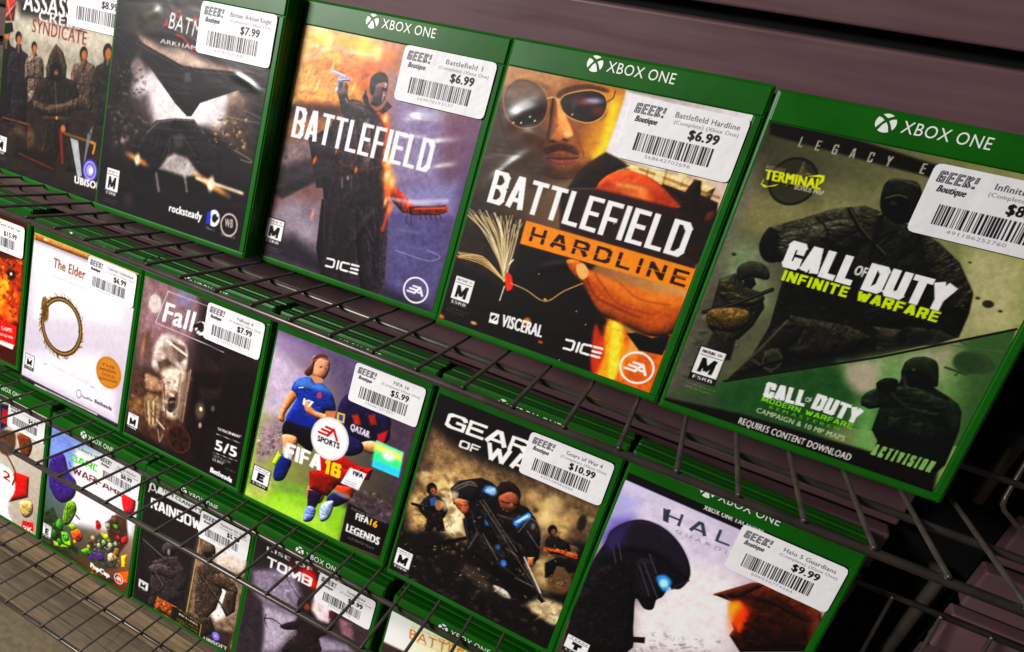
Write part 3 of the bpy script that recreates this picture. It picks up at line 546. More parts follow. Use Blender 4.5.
('t','ESRB',-0.73,16.36,11.83,16.36,1.46,'#f0ecea',0.25,0,1),
('t','Content Rating by the',-2.6,13.22,15.75,13.22,0.88,'#a8a4a2',0,0,0.7),
('t','ESRB rated game',-2.6,11.61,13.4,11.61,0.88,'#a8a4a2',0,0,0.7)],
'BAT': [
('g','#2c2426','#2a2426','#241c20','#1c161c'),
('e',28.2,137.4,11,6,0.3,'#7a7468',0.8,6),
('e',30.6,138.7,5,3,0,'#a09a88',0.7,3),
('p',[14,141.1,69.6,153.6,76.2,145.1,41.9,135.6,13.8,124.9],'#4a423e',0.8,8,0.2,0),
('p',[21.8,126.3,44.2,122,60.2,120.9,78.4,120.2,105.9,119.4,125.6,117.3,107.4,111.9,77.5,111.1,56.8,110.2,37.7,112.8],'#b8a092',0.95,4,0.2,1),
('e',65.8,118.9,14,4,-0.2,'#e8d0c0',0.7,4),
('p',[5,127.5,22.1,124.3,35.4,110.3,56.7,111.2,77.3,112.4,107,113.7,129.5,120.9,134.6,85.9,100.9,94.7,80.9,92.6,65.8,89.5,37.7,96.3,14.8,100.2],'#241c22',0.97,4,0.35,0),
('e',25.2,105.3,5.95,6.3,0,'#8a7a7a',0.95,2.45),
('e',38.7,90.2,15.3,16.2,0,'#e8dce0',0.95,6.3),
('e',56.8,87.6,12.75,13.5,0,'#f4ecee',0.95,5.25),
('e',96.4,91.8,12.75,13.5,0,'#eee2e4',0.95,5.25),
('e',81.7,88.7,10.2,10.8,0,'#f8f0f2',0.95,4.2),
('e',70.2,80,10.2,10.8,0,'#fff8f8',0.95,4.2),
('e',51.7,78.2,11.9,12.6,0,'#e8dede',0.95,4.9),
('e',106.1,103.7,4.25,4.5,0,'#b8a8a0',0.95,1.75),
('e',110.5,96.7,7.65,8.1,0,'#b8a098',0.95,3.15),
('p',[6.5,79.5,36,89.7,48.1,66.8,29.8,40.7,8.5,46.9],'#3a3030',0.85,6,0.4,0),
('p',[102.9,97.1,122.9,107.1,127,64,99.9,74.1],'#5c4c44',0.8,5,0.4,0),
('m',[5.3,106.9,33.4,105.8,34.4,83,9.6,77.9],50,2,['#6a5c5a','#2a2224','#8a7c78','#423838'],0.6,16),
('m',[95.1,85.4,121.4,91,123.8,67.3,96.1,67.1],50,1.6,['#c8a060','#6a5040','#e8d0a0','#3a2e2a'],0.6,17),
('m',[4,76.8,41.4,73.9,33.6,52.7,11.3,47.5],40,2.4,['#7a6c68','#4a3e3e','#a09490'],0.5,18),
('k',-0.3,0.75,0.6),
('p',[19.2,122.2,24.1,122.2,63.7,113.1,71.4,113.7,126.5,119.8,129.6,118.5,128.2,116.3,80.9,92.6,75.5,82.8,71.9,82.1,60.7,88.4,20.8,118.8],'#1d171b',1,0.5,0.4,0),
('p',[63.7,113.1,69.7,114.2,73.1,107.2,74.6,93.3,73.6,84.5,71.6,84.1,66,91.6,63,105.3],'#2c2529',1,0.4,0.3,0),
('p',[65.4,109.4,69.9,110.2,71.7,104.6,66,103.4],'#5a5a60',0.9,0.4,0,0),
('l',[21.6,120.5,63.3,111],0.8,'#6a5f62',0.7,0.4,0),
('l',[126.8,118.3,73.5,111.7],0.8,'#6a5f62',0.7,0.4,0),
('l',[23.1,118.3,63.3,89],0.6,'#4a4044',0.7,0.3,0),
('l',[125.9,115.8,79.8,93.4],0.6,'#4a4044',0.7,0.3,0),
('l',[47.2,104.3,68.4,90],0.6,'#3a3034',0.7,0.4,0),
('l',[94.2,103.3,74.1,90.2],0.6,'#3a3034',0.7,0.4,0),
('e',59.1,97.4,2,1.4,0,'#0e0b0d',0.9,0.5),
('e',80.8,100.3,2,1.4,0,'#0e0b0d',0.9,0.5),
('p',[29.5,51.7,40.1,65,46.9,74,62.4,78.8,77.8,81.3,89.6,73.9,103.8,66.8,105.3,46.1,86.8,32.8,53.1,37.5,29.5,42.8],'#241d21',1,0.7,0.6,0),
('p',[40.1,65,48.4,73.7,62.5,78.4,64.6,66.2,56.3,51.4,40.1,47.6,33.6,52.7],'#2e272b',1,0.5,0.5,0),
('p',[72.8,80.2,88.2,74.6,101.2,67.2,100.5,57.6,88,54.6,75.3,66.5],'#2e272b',1,0.5,0.5,0),
('p',[30.7,44.2,42.7,49.3,50.4,36.8,43.3,28.3,32.6,32.4],'#171115',1,0.5,0.4,1),
('p',[88.4,52.6,102.6,60.2,106.3,47.4,96.5,37.5,88.2,39.7],'#171115',1,0.5,0.4,1),
('l',[40.3,64,48.4,73.2,62.5,78,78,80.5,88.3,74],0.9,'#8a7e80',0.7,0.5,0),
('l',[56.3,51.4,60.7,65.3,72.3,67.9,83.5,57.8],0.8,'#7a6e70',0.6,0.5,0),
('m',[30.6,54.1,101.4,66.2,102.8,45.5,41.5,39.1],70,2.2,['#2e262a','#110c10','#443a3c','#564a4a'],0.5,19),
('p',[55,42.4,60.2,52.3,66.4,55.9,77.3,55.3,89.5,46.5,77,42.3],'#c8c0bc',0.85,2,0.2,0),
('l',[60.7,65.3,61.2,54.7],1.2,'#6a6064',0.6,0.8,0),
('p',[61.7,67.7,71.8,71,72.2,61.5,65.9,59],'#5c5456',0.7,1.5,0,0),
('e',35,44.2,9,2.2,-0.2,'#e8a868',0.9,2),
('e',35,44.2,2,4,0,'#fff0d8',0.95,1.4),
('e',99.5,42.5,14,2.4,-0.25,'#f0b878',0.9,2),
('e',99.4,42.9,2.6,5,0,'#fff4e0',0.95,1.6),
('l',[87.4,43.8,105.8,43.7,125,43.1],2.2,'#f8e4c8',0.85,1.2,0),
('l',[113.5,69,126.6,65.9,127,64,119.5,64.2],0.8,'#a89888',0.7,0.4,1),
('l',[94.6,88.3,129,89.7],0.6,'#a89c94',0.6,0.2,0),
('l',[105.5,121.2,122.9,118.7,125.7,122.1,115,122],0.6,'#8a8084',0.6,0.3,1),
('l',[52.9,38.5,57,27.3],2.2,'#b8b0ac',0.6,1,0),
('l',[76.6,44.4,80.7,33.4],2.2,'#b8b0ac',0.6,1,0),
('e',31.1,13.8,4,5,0,'#4a3c40',0.8,3),
('n',0.2,1.4,7),
('p',[41.8,134.1,45,140.4,46.6,136.4],'#b03018',0.9,0.3,0,0),
('l',[46.8,141.7,54.8,147.1,55.1,142,52,143.6],1,'#b8442c',0.8,0.3,0),
('l',[54.2,131.4,59.8,130.8,69.2,124.6,73.7,129.5],1.6,'#a82c1c',0.9,0.4,0),
('t','M',66.2,140.7,71.6,140.5,4.5,'#a02818',0.5,0,1),
('t','BATMAN',46.9,134.6,88.1,131,10,'#e8e2e2',0.1,0,1),
('t','ARKHAM KNIGHT',41.7,124.2,103.6,125.3,2.7,'#d8d0d0',0.2,0,1),
('t','rocksteady',68,15.7,96.4,16.8,5.2,'#f4f0f0',0.8,0,1),
('p',[100.3,23.7,103.6,25.1,104.7,16.1,100.5,15.7],'#2a4ac0',1,0.3,0,0),
('e',106.1,20.9,4.6,5.8,0,'#f2f0f4',1,0.3),
('e',106.6,21,2.2,3,0,'#20181e',1,0.3),
('p',[106.1,22.3,109.9,22.7,109.6,20.6,106.7,20.3],'#20181e',1,0.25,0,0),
('p',[100.3,23.7,103,24.7,104,15.9,100.5,15.7],'#2a4ac0',1,0.3,0,0),
('t','DC',101.1,12.3,104,12.7,1.6,'#d0c8c8',0,0,1),
('t','COMICS',102.2,11.7,108.3,12.1,1.4,'#d0c8c8',0,0,1),
('r',118.9,19.7,6.4,7.4,1.1,'#c8b8b4',1),
('t','WB',115.6,17.9,122.2,18.6,5.4,'#c8b8b4',0.4,0,1),
('t','GAMES',113.7,11.2,125.1,11.6,1.8,'#c8c0be',0,0,1),
('p',[8.5,12.3,21,12.3,21,32.9,8.5,32.9],'#141012',1,0.12,0,0),
('p',[9.1,12.9,20.4,12.9,20.4,32.3,9.1,32.3],'#f0ecea',1,0.12,0,0),
('p',[9.78,28.03,19.72,28.03,19.72,28.32,9.78,28.32],'#141012',1,0.12,0,0),
('t','MATURE 17+',10.23,29.39,19.27,29.39,1.65,'#141012',0.1,0,1),
('c','M',11.02,18.14,17.8,18.14,8.54,'#0c0a0c',1.69,0,0.06,1),
('p',[9.1,12.9,20.4,12.9,20.4,16.59,9.1,16.59],'#141012',1,0.12,0,0),
('t','ESRB',10.23,13.77,19.27,13.77,1.94,'#f0ecea',0.25,0,1),
('t','Content Rating by the',8.8,9.6,22.09,9.6,1.16,'#a8a4a2',0,0,0.7),
('t','ESRB rated game',8.8,7.47,20.4,7.47,1.16,'#a8a4a2',0,0,0.7)],
'ORG': [
('g','#3a1c14','#5a1e14','#8a2c14','#4a1a12'),
('p',[97.7,109.9,128.7,117.9,129.2,53.6,103.9,44.7],'#a8431a',1,4,0.4,0),
('e',104.8,80.8,7,16,0,'#f0902c',0.9,3.5),
('e',108.4,88.6,4,10,0,'#ffc04a',0.9,2),
('e',102.5,59.8,12,14,0,'#d8661c',0.9,6),
('e',113.8,98.6,6,6,0,'#1c1210',0.9,3),
('e',124.2,80.6,5,14,0,'#b84a1c',0.9,2.5),
('e',115.8,57.6,7,9,0,'#e87a24',0.9,3.5),
('e',110.1,48.8,5,6,0,'#c8501c',0.9,2.5),
('e',97,71.5,9,20,0,'#f4a840',0.9,4.5),
('m',[97.7,109.9,126.6,117.3,127.1,52.8,103.9,44.7],90,3,['#5a1c10','#e88a30','#2c1410','#c85a20','#f0b050'],0.6,21),
('e',114.1,99.6,1.6,1.6,0,'#e8dcd0',0.9,0.5),
('p',[86.3,41.8,123.3,47.9,126.8,43.3,126.3,31.1,123.5,24.8,87.9,24.1],'#d8281c',1,0.4,0,1),
('p',[87.9,24.1,125.5,26.6,123.9,21.1,88.3,20],'#e8e4e0',1,0.2,0,0),
('t','GAME',106.8,37.2,122,39.2,4,'#f4e4e0',0.4,0,1),
('t','OF THE YEAR',105.3,30.4,123.6,32.5,2.6,'#f4e4e0',0.3,0,1),
('n',0.2,1.5,8)],
'ELD': [
('g','#cfc8d4','#d8d2d8','#b8b0ba','#b4aab8'),
('p',[1.2,155.2,130.3,155.2,129.5,149.7,1.7,148.2],'#a8763c',1,0.3,0.2,0),
('t','THE GOLD EDITION PACK',14.1,151.4,69.5,152.2,2.6,'#d8a868',0.2,0,1),
('l',[14.9,152.6,18,152.6],2,'#e8c080',1,0.2,0),
('p',[1,148.8,129.4,149.9,128.1,147.3,1.2,145.8],'#b8aeb8',0.9,1,0,0),
('p',[7.5,138.5,116.8,138.6,114.7,106.7,13.2,77.6],'#eeeaf0',0.95,10,0,0),
('t','The Elder',29.2,129.9,69.9,130.5,9,'#8a5a40',0.6,0,1),
('t','S C R O L L S',72.8,130.9,110.5,132.1,5,'#8a5a40',0.3,0,1),
('l',[19,121.3,49.5,121.9],0.5,'#8a7468',0.9,0.2,0),
('l',[50.4,122.2,74.1,122.3],0.5,'#8a7468',0.6,0.2,0),
('t','O N L I N E',50.6,120.7,76,122.2,2,'#9a8a84',0,0,1),
('p',[-0.1,9.4,131,8.5,129.8,3.9,-0.6,4.1],'#2a2430',1,0.4,0.1,0),
('l',[21.3,5.6,103.6,7.2],1.6,'#c8bcb4',0.95,0.3,0),
('t','INTERNET CONNECTION REQUIRED',37.6,4.8,91.8,5.6,1.6,'#6a6068',0,0,1),
('p',[1.5,32.1,98,68.2,123,33.5,124.7,11.5,3.9,12.7],'#dcd6e0',0.9,8,0,0),
('t','TAMRIEL UNLIMITED',40.3,32.6,89.7,32.7,2.2,'#b0a4a4',0.1,0,1),
('l',[29.8,31.9,34,32.4],0.7,'#8a7c78',1,0.2,0),
('l',[91.8,31.9,96.7,32.3],0.7,'#8a7c78',1,0.2,0),
('r',78.6,18.8,3,4,0.6,'#6a6068',1),
('t','ZeniMax',82,16.8,97,17.7,2.6,'#6a6068',0.2,0,1),
('t','Bethesda',98.9,18,120.6,18.3,3.4,'#4a4048',0.5,0,1),
('e',111.1,53.4,15.5,15.5,0,'#b8843c',1,0.3),
('r',111.1,53.4,13.6,13.6,0.3,'#8a5c24',0.8),
('t','THE',101.6,57.7,117.8,59.2,2.4,'#7a4e1c',0.2,0,1),
('t','IMPERIAL',100.1,52.4,120.7,55.6,2.4,'#7a4e1c',0.2,0,1),
('t','GOLD',103,48.7,119.3,50.3,2.4,'#7a4e1c',0.2,0,1),
('t','EDITION',101.5,43.3,122.2,46.7,2.4,'#7a4e1c',0.2,0,1),
('p',[4.7,18,17.4,18,17.4,34.1,4.7,34.1],'#141012',1,0.12,0,0),
('p',[5.3,18.6,16.8,18.6,16.8,33.5,5.3,33.5],'#f0ecea',1,0.12,0,0),
('p',[5.99,30.22,16.11,30.22,16.11,30.45,5.99,30.45],'#141012',1,0.12,0,0),
('t','MATURE 17+',6.45,31.27,15.65,31.27,1.27,'#141012',0.1,0,1),
('c','M',7.25,22.62,14.16,22.62,6.56,'#0c0a0c',1.72,0,0.06,1),
('p',[5.3,18.6,16.8,18.6,16.8,21.43,5.3,21.43],'#141012',1,0.12,0,0),
('t','ESRB',6.45,19.27,15.65,19.27,1.49,'#f0ecea',0.25,0,1),
('t','Content Rating by the',5,16.07,18.52,16.07,0.89,'#a8a4a2',0,0,0.7),
('t','ESRB rated game',5,14.43,16.8,14.43,0.89,'#a8a4a2',0,0,0.7),
('l',[71.8,76.5,74.4,80],0.6,'#d8bc80',0.9,0.2,0),
('l',[74,77.7,77.2,81.8],0.76,'#d8bc80',0.9,0.2,0),
('l',[69.8,78.5,72,82],0.99,'#5a4420',0.9,0.2,0),
('l',[69.5,79.5,73.1,83.5],1.09,'#3a2c18',0.9,0.2,0),
('l',[69.5,80.5,73.3,84.8],0.63,'#5a4420',0.9,0.2,0),
('l',[69.7,81.6,71.6,85.5],1.05,'#8a6a34',0.9,0.2,0),
('l',[69.7,82.7,73,87.3],0.54,'#8a6a34',0.9,0.2,0),
('l',[69.1,83.6,71,87.7],0.54,'#5a4420',0.9,0.2,0),
('l',[68.9,84.6,70.6,88.8],0.87,'#5a4420',0.9,0.2,0),
('l',[69.4,85.9,71.5,90.6],0.79,'#b89a58',0.9,0.2,0),
('l',[68.3,86.5,69.4,90.7],0.84,'#d8bc80',0.9,0.2,0),
('l',[71.2,89.3,72.6,94.4],0.63,'#5a4420',0.9,0.2,0),
('l',[67.9,88.7,69.8,93.9],0.81,'#8a6a34',0.9,0.2,0),
('l',[69.8,91.2,70.6,96.2],0.73,'#8a6a34',0.9,0.2,0),
('l',[68.4,91.6,68.2,95.7],0.9,'#5a4420',0.9,0.2,0),
('l',[67.2,92.1,67.8,97],0.73,'#3a2c18',0.9,0.2,0),
('l',[66,92.4,67.2,98.1],0.52,'#3a2c18',0.9,0.2,0),
('l',[64.7,92.7,66.1,98.7],0.91,'#8a6a34',0.9,0.2,0),
('l',[63.9,93.2,65,99.2],0.79,'#8a6a34',0.9,0.2,0),
('l',[65,95.9,64.5,100.6],0.64,'#b89a58',0.9,0.2,0),
('l',[64.4,97,64.6,102.9],0.73,'#b89a58',0.9,0.2,0),
('l',[63.9,98.1,63.2,103],1.01,'#d8bc80',0.9,0.2,0),
('l',[63.6,99.6,62.2,103.9],0.61,'#5a4420',0.9,0.2,0),
('l',[60.2,96.3,59.1,100.2],0.52,'#3a2c18',0.9,0.2,0),
('l',[60.2,98.2,59.1,102.9],0.68,'#d8bc80',0.9,0.2,0),
('l',[59.3,98.7,58.1,103.4],0.61,'#8a6a34',0.9,0.2,0),
('l',[59.6,101.6,58.4,107.7],0.78,'#d8bc80',0.9,0.2,0),
('l',[57.4,99.5,55.6,103],0.67,'#8a6a34',0.9,0.2,0),
('l',[57.7,102.8,55.5,107],0.95,'#b89a58',0.9,0.2,0),
('l',[56.3,102.2,54.3,107.4],0.78,'#8a6a34',0.9,0.2,0),
('l',[55.3,102.5,52.9,106.3],0.9,'#8a6a34',0.9,0.2,0),
('l',[54.3,103.1,51.9,107.7],0.89,'#d8bc80',0.9,0.2,0),
('l',[53.6,104.6,50.8,108.4],0.69,'#3a2c18',0.9,0.2,0),
('l',[51.7,100.4,49.4,106.2],0.78,'#8a6a34',0.9,0.2,0),
('l',[50.9,101.3,48.2,103.7],0.87,'#b89a58',0.9,0.2,0),
('l',[49.8,100.7,47.1,105.5],0.75,'#5a4420',0.9,0.2,0),
('l',[49.1,104.6,45.8,109.6],0.84,'#5a4420',0.9,0.2,0),
('l',[48,101.7,44.8,106.3],0.56,'#3a2c18',0.9,0.2,0),
('l',[47,101.7,44,103.6],0.74,'#5a4420',0.9,0.2,0),
('l',[45.9,104.6,42.2,107.7],0.88,'#5a4420',0.9,0.2,0),
('l',[45.1,101.3,41.5,105.2],0.88,'#8a6a34',0.9,0.2,0),
('l',[44.2,100.7,40.8,103],0.56,'#d8bc80',0.9,0.2,0),
('l',[43.2,100.9,39.9,102.3],0.94,'#d8bc80',0.9,0.2,0),
('l',[41.9,102.5,37.9,105.1],0.84,'#3a2c18',0.9,0.2,0),
('l',[41.4,100.3,38.1,101.2],0.95,'#3a2c18',0.9,0.2,0),
('l',[39.3,104.1,34.8,106.4],0.58,'#3a2c18',0.9,0.2,0),
('l',[38.6,102.6,33.7,105.6],0.69,'#8a6a34',0.9,0.2,0),
('l',[38.1,100.8,33.5,103.3],0.98,'#d8bc80',0.9,0.2,0),
('l',[37.6,99.5,33.3,101.2],0.65,'#8a6a34',0.9,0.2,0),
('l',[35.4,101.7,30,104.1],0.54,'#b89a58',0.9,0.2,0),
('l',[34.7,100.6,31,100.4],0.67,'#8a6a34',0.9,0.2,0),
('l',[34.6,98.6,29.4,100.6],0.89,'#5a4420',0.9,0.2,0),
('l',[33.1,99.1,28.9,99.2],0.99,'#3a2c18',0.9,0.2,0),
('l',[33.3,96.9,29.1,97.1],0.58,'#3a2c18',0.9,0.2,0),
('l',[32.6,96.1,29.1,95.5],0.96,'#d8bc80',0.9,0.2,0),
('l',[32.4,94.8,26.7,96.2],1,'#3a2c18',0.9,0.2,0),
('l',[29,97,23.9,97.1],0.64,'#3a2c18',0.9,0.2,0),
('l',[30.7,93.6,26.6,93.2],0.6,'#d8bc80',0.9,0.2,0),
('l',[28.3,94.6,24.6,93.2],0.82,'#8a6a34',0.9,0.2,0),
('l',[29.7,91.9,24.4,91.9],0.76,'#3a2c18',0.9,0.2,0),
('l',[28.5,91.5,22.8,91.5],0.78,'#3a2c18',0.9,0.2,0),
('l',[28.9,89.9,24,89.4],0.6,'#3a2c18',0.9,0.2,0),
('l',[26.3,90.5,22.9,88.6],0.99,'#3a2c18',0.9,0.2,0),
('l',[27.3,88.6,24.4,86.6],1.05,'#8a6a34',0.9,0.2,0),
('l',[24.1,89.1,19.9,87.1],0.63,'#b89a58',0.9,0.2,0),
('l',[26.1,86.9,21.7,85.1],0.96,'#8a6a34',0.9,0.2,0),
('l',[23.5,86.8,18.2,84.9],0.9,'#5a4420',0.9,0.2,0),
('l',[24.9,85.1,21.9,82.6],1,'#3a2c18',0.9,0.2,0),
('l',[25.9,83.6,22.3,81.3],0.95,'#b89a58',0.9,0.2,0),
('l',[25.2,82.7,20.3,80.4],0.69,'#3a2c18',0.9,0.2,0),
('l',[23.1,82.1,18.3,79.4],0.73,'#5a4420',0.9,0.2,0),
('l',[23,81,18.8,78],0.99,'#5a4420',0.9,0.2,0),
('l',[25.5,79.5,22.5,76.7],0.73,'#3a2c18',0.9,0.2,0),
('l',[22.3,78.8,19,75.4],0.97,'#d8bc80',0.9,0.2,0),
('l',[22.3,77.7,18.3,74],0.82,'#3a2c18',0.9,0.2,0),
('l',[22.7,76.5,18.9,72.7],0.81,'#b89a58',0.9,0.2,0),
('l',[25.3,75.5,21.3,71.9],0.87,'#3a2c18',0.9,0.2,0),
('l',[21.2,74.1,19,70.1],0.93,'#5a4420',0.9,0.2,0),
('l',[25.2,73.4,20.9,69.3],0.68,'#b89a58',0.9,0.2,0),
('l',[21.9,71.8,18.6,67.2],0.87,'#8a6a34',0.9,0.2,0),
('l',[25.5,71.4,24.1,67.8],0.71,'#d8bc80',0.9,0.2,0),
('l',[21.8,69.3,19,64.5],0.73,'#d8bc80',0.9,0.2,0),
('l',[22.4,68.2,19.9,63.4],0.73,'#5a4420',0.9,0.2,0),
('l',[22.8,67.1,20.3,62.1],1.09,'#8a6a34',0.9,0.2,0),
('l',[26.1,67.3,24.7,63.1],0.66,'#d8bc80',0.9,0.2,0),
('l',[23.3,64.8,23,60.6],0.75,'#8a6a34',0.9,0.2,0),
('l',[27.5,65.7,25.7,61],1,'#d8bc80',0.9,0.2,0),
('l',[26.5,63.9,25.4,59.3],0.82,'#8a6a34',0.9,0.2,0),
('l',[27.5,63.3,26.1,58.3],1.08,'#8a6a34',0.9,0.2,0),
('l',[28.5,62.8,28.1,58.5],0.83,'#d8bc80',0.9,0.2,0),
('l',[28.9,61.8,27.9,56.7],0.89,'#b89a58',0.9,0.2,0),
('l',[30,61.4,29.4,56.6],1,'#5a4420',0.9,0.2,0),
('l',[27.8,58,27.4,52.5],1.06,'#8a6a34',0.9,0.2,0),
('l',[29.3,58,28.7,52.1],1,'#5a4420',0.9,0.2,0),
('l',[31.5,58.8,32.3,55],0.59,'#d8bc80',0.9,0.2,0),
('l',[31,56.5,31.4,51.6],0.69,'#8a6a34',0.9,0.2,0),
('l',[30.7,54.4,30.6,47.9],0.88,'#5a4420',0.9,0.2,0),
('l',[31.9,54.1,33.2,50],0.69,'#8a6a34',0.9,0.2,0),
('l',[33.1,54,33.7,48.2],0.55,'#3a2c18',0.9,0.2,0),
('l',[34.5,54.3,36.3,50.9],1.09,'#b89a58',0.9,0.2,0),
('l',[36.5,55.7,37.6,51.3],0.71,'#5a4420',0.9,0.2,0),
('l',[35.3,51.1,36.7,45.5],0.51,'#3a2c18',0.9,0.2,0),
('l',[36.6,51.4,38.7,47.6],0.71,'#8a6a34',0.9,0.2,0),
('l',[38.1,52.1,39.7,46.8],0.97,'#d8bc80',0.9,0.2,0),
('l',[39.1,52.1,40.8,46],0.54,'#3a2c18',0.9,0.2,0),
('l',[40.1,51.7,42.4,48.1],0.9,'#5a4420',0.9,0.2,0),
('l',[40.4,48.7,42.9,44.1],0.76,'#8a6a34',0.9,0.2,0),
('l',[42.1,51.3,44.3,45.5],0.56,'#b89a58',0.9,0.2,0),
('l',[43.3,52.5,45.7,47.3],0.58,'#5a4420',0.9,0.2,0),
('l',[43.9,50,46.7,44.4],1.02,'#5a4420',0.9,0.2,0),
('l',[45.1,51.5,47.9,46],0.77,'#3a2c18',0.9,0.2,0),
('l',[45.8,47.8,49.2,43.7],1,'#3a2c18',0.9,0.2,0),
('l',[47,52.2,50,49],0.97,'#3a2c18',0.9,0.2,0),
('l',[48.1,47.8,51.8,43.8],0.87,'#d8bc80',0.9,0.2,0),
('l',[48.9,52.4,52.3,48.2],0.75,'#3a2c18',0.9,0.2,0),
('l',[50,50.7,53.9,45.9],0.95,'#b89a58',0.9,0.2,0),
('l',[51.3,48.9,55.1,46.2],1.08,'#b89a58',0.9,0.2,0),
('l',[52,50.9,55.6,48.8],0.78,'#b89a58',0.9,0.2,0),
('l',[53.2,50.1,57.6,46.6],0.95,'#5a4420',0.9,0.2,0),
('l',[53.9,51.5,58.4,47.8],1.03,'#8a6a34',0.9,0.2,0),
('l',[55.4,50.1,59.7,48],0.69,'#3a2c18',0.9,0.2,0),
('l',[55.6,52.9,60.3,49.5],1.06,'#5a4420',0.9,0.2,0),
('l',[57.5,50.6,61.3,50.1],0.58,'#b89a58',0.9,0.2,0),
('l',[57.3,53.8,61.2,52.7],1.04,'#d8bc80',0.9,0.2,0),
('l',[58,54.7,62.5,52.8],0.72,'#b89a58',0.9,0.2,0),
('l',[59.8,53.3,64.2,52.3],1.02,'#d8bc80',0.9,0.2,0),
('l',[59.4,56.2,62.7,56.3],0.73,'#8a6a34',0.9,0.2,0),
('l',[62,53.9,65.6,54.4],0.96,'#3a2c18',0.9,0.2,0),
('l',[62.8,54.5,67,54.7],0.68,'#d8bc80',0.9,0.2,0),
('l',[63.6,55.3,69.2,54.1],0.97,'#d8bc80',0.9,0.2,0),
('l',[63.7,57,68.7,56.4],1.05,'#b89a58',0.9,0.2,0),
('l',[63.8,58.4,68.6,58.1],0.86,'#3a2c18',0.9,0.2,0),
('l',[64.6,59,68.3,59.9],1.06,'#5a4420',0.9,0.2,0),
('l',[64.4,60.6,68.1,61.4],0.87,'#5a4420',0.9,0.2,0),
('l',[65.9,60.7,70.6,61.1],1,'#8a6a34',0.9,0.2,0),
('l',[65.6,62.2,68.7,63.7],0.84,'#d8bc80',0.9,0.2,0),
('l',[66.1,63.1,69.4,64.5],0.71,'#8a6a34',0.9,0.2,0),
('l',[67.7,63.2,73.1,63.9],0.79,'#8a6a34',0.9,0.2,0),
('l',[67.9,64.3,73.3,65.2],0.88,'#3a2c18',0.9,0.2,0),
('l',[70.5,64.1,75.6,65.7],0.86,'#3a2c18',0.9,0.2,0),
('l',[71.2,65,75.9,67],0.84,'#b89a58',0.9,0.2,0),
('l',[68.1,67.6,70.8,69.8],0.99,'#3a2c18',0.9,0.2,0),
('l',[71.2,67.5,73.9,70.2],0.75,'#3a2c18',0.9,0.2,0),
('l',[71.3,68.7,75.8,71.1],0.63,'#5a4420',0.9,0.2,0),
('l',[72.1,69.6,76.4,72.4],0.53,'#3a2c18',0.9,0.2,0),
('l',[71.5,71,75.5,73.8],1,'#b89a58',0.9,0.2,0),
('l',[72.7,71.9,75.7,75],0.68,'#5a4420',0.9,0.2,0),
('l',[70.9,73.3,75,76.3],0.8,'#3a2c18',0.9,0.2,0),
('l',[70.5,74.4,73.2,77.5],1.07,'#8a6a34',0.9,0.2,0),
('l',[70.3,75.5,75.2,78.9],0.88,'#3a2c18',0.9,0.2,0),
('r',47.5,76.5,24.6,26.6,4.6,'#4a3820',0.95),
('r',47.5,76.5,24.4,26.4,1.6,'#a88850',0.8),
('r',47.5,76.5,22.8,24.8,0.8,'#2a2018',0.9),
('e',24.5,86.5,5,12,0.2,'#6a5028',0.9,1),
('m',[19.5,76.5,29.5,74.5,31.5,98.5,21.5,98.5],40,1.4,['#a88a50','#3a2c18','#d0b070','#6a5028'],0.8,22),
('n',0.05,1.4,9)],
'FO': [
('g','#8a7478','#4a3a40','#33221e','#191214'),
('p',[2.3,155.7,62.8,158.8,71,150.5,55.3,109.8,37.7,91.7,9.7,75.3,3.2,103],'#94787c',0.95,8,0.2,0),
('p',[38,156.4,56.5,156.7,55.6,144,39.1,141.3],'#8a82a0',0.8,6,0,0),
('p',[63.5,154.9,124.4,153.5,130.2,112,69.3,90.3],'#2c2024',0.95,8,0.25,0),
('e',16.7,134.6,7,8.5,0,'#cfc4be',0.95,1),
('r',16.2,134.4,8.5,10,0.8,'#a08c88',0.7),
('p',[21.7,85.8,26.3,105.3,37.2,113.5,55.3,109.8,59.7,95.4,56.5,85.3,28.2,74.5],'#d8ccc4',0.95,2.5,0.3,1),
('p',[23.4,86.4,34.7,108.2,39.9,108.6,30.3,83],'#b8a498',0.8,1.5,0.3,0),
('p',[39.9,108.6,55.5,108.4,58.2,99.2,51.9,91,43.8,96.9],'#6a5650',0.95,2,0.3,0),
('p',[31.2,98.2,40.6,104.5,50,96.2,47,89.2,37.7,91.7],'#8a766c',0.8,2,0.2,0),
('l',[34.9,106.8,57.8,101.3],2,'#f8f0e8',0.85,0.9,0),
('l',[27.9,101.4,25.1,87],1.4,'#f0e6dc',0.7,0.8,0),
('p',[28.4,83.8,37.7,91.7,54.5,86.2,53.4,82.8,33.5,75.2],'#54423c',0.9,2,0.3,0),
('p',[5.4,100.8,16.4,110.6,22.5,86.1,13.2,76.6],'#6a5048',0.8,4,0.3,0),
('e',10.3,93.6,1.6,9,0,'#c89a58',0.6,1.5),
('e',49.3,100.3,0.7,0.7,0,'#3a3030',0.9,0.4),
('p',[0.3,65.7,97,102.3,80.8,43.8,49.6,8.6,9.8,8.4],'#5a4034',0.95,7,0.35,0),
('p',[34.8,78.8,58.1,87.6,59.9,67.3,56.5,40.9,41.4,42,39.8,62.9],'#e0d0c0',0.95,4,0.25,1),
('p',[17.3,68.6,38.9,67.9,36.1,59.7,21.7,55.9],'#b09078',0.9,2,0.3,1),
('p',[43.3,60.8,49.8,66,55.4,63.7,56.6,51.7,50.6,43.9,44.8,47],'#7a6458',0.95,1,0.3,1),
('p',[46.8,56.8,52.9,60.1,54.5,57.2,46.8,53.2],'#2e2420',0.9,0.6,0,0),
('p',[45.2,50.7,55,54.7,53.1,47.7,48.2,45.6],'#3a2e28',0.9,0.8,0,0),
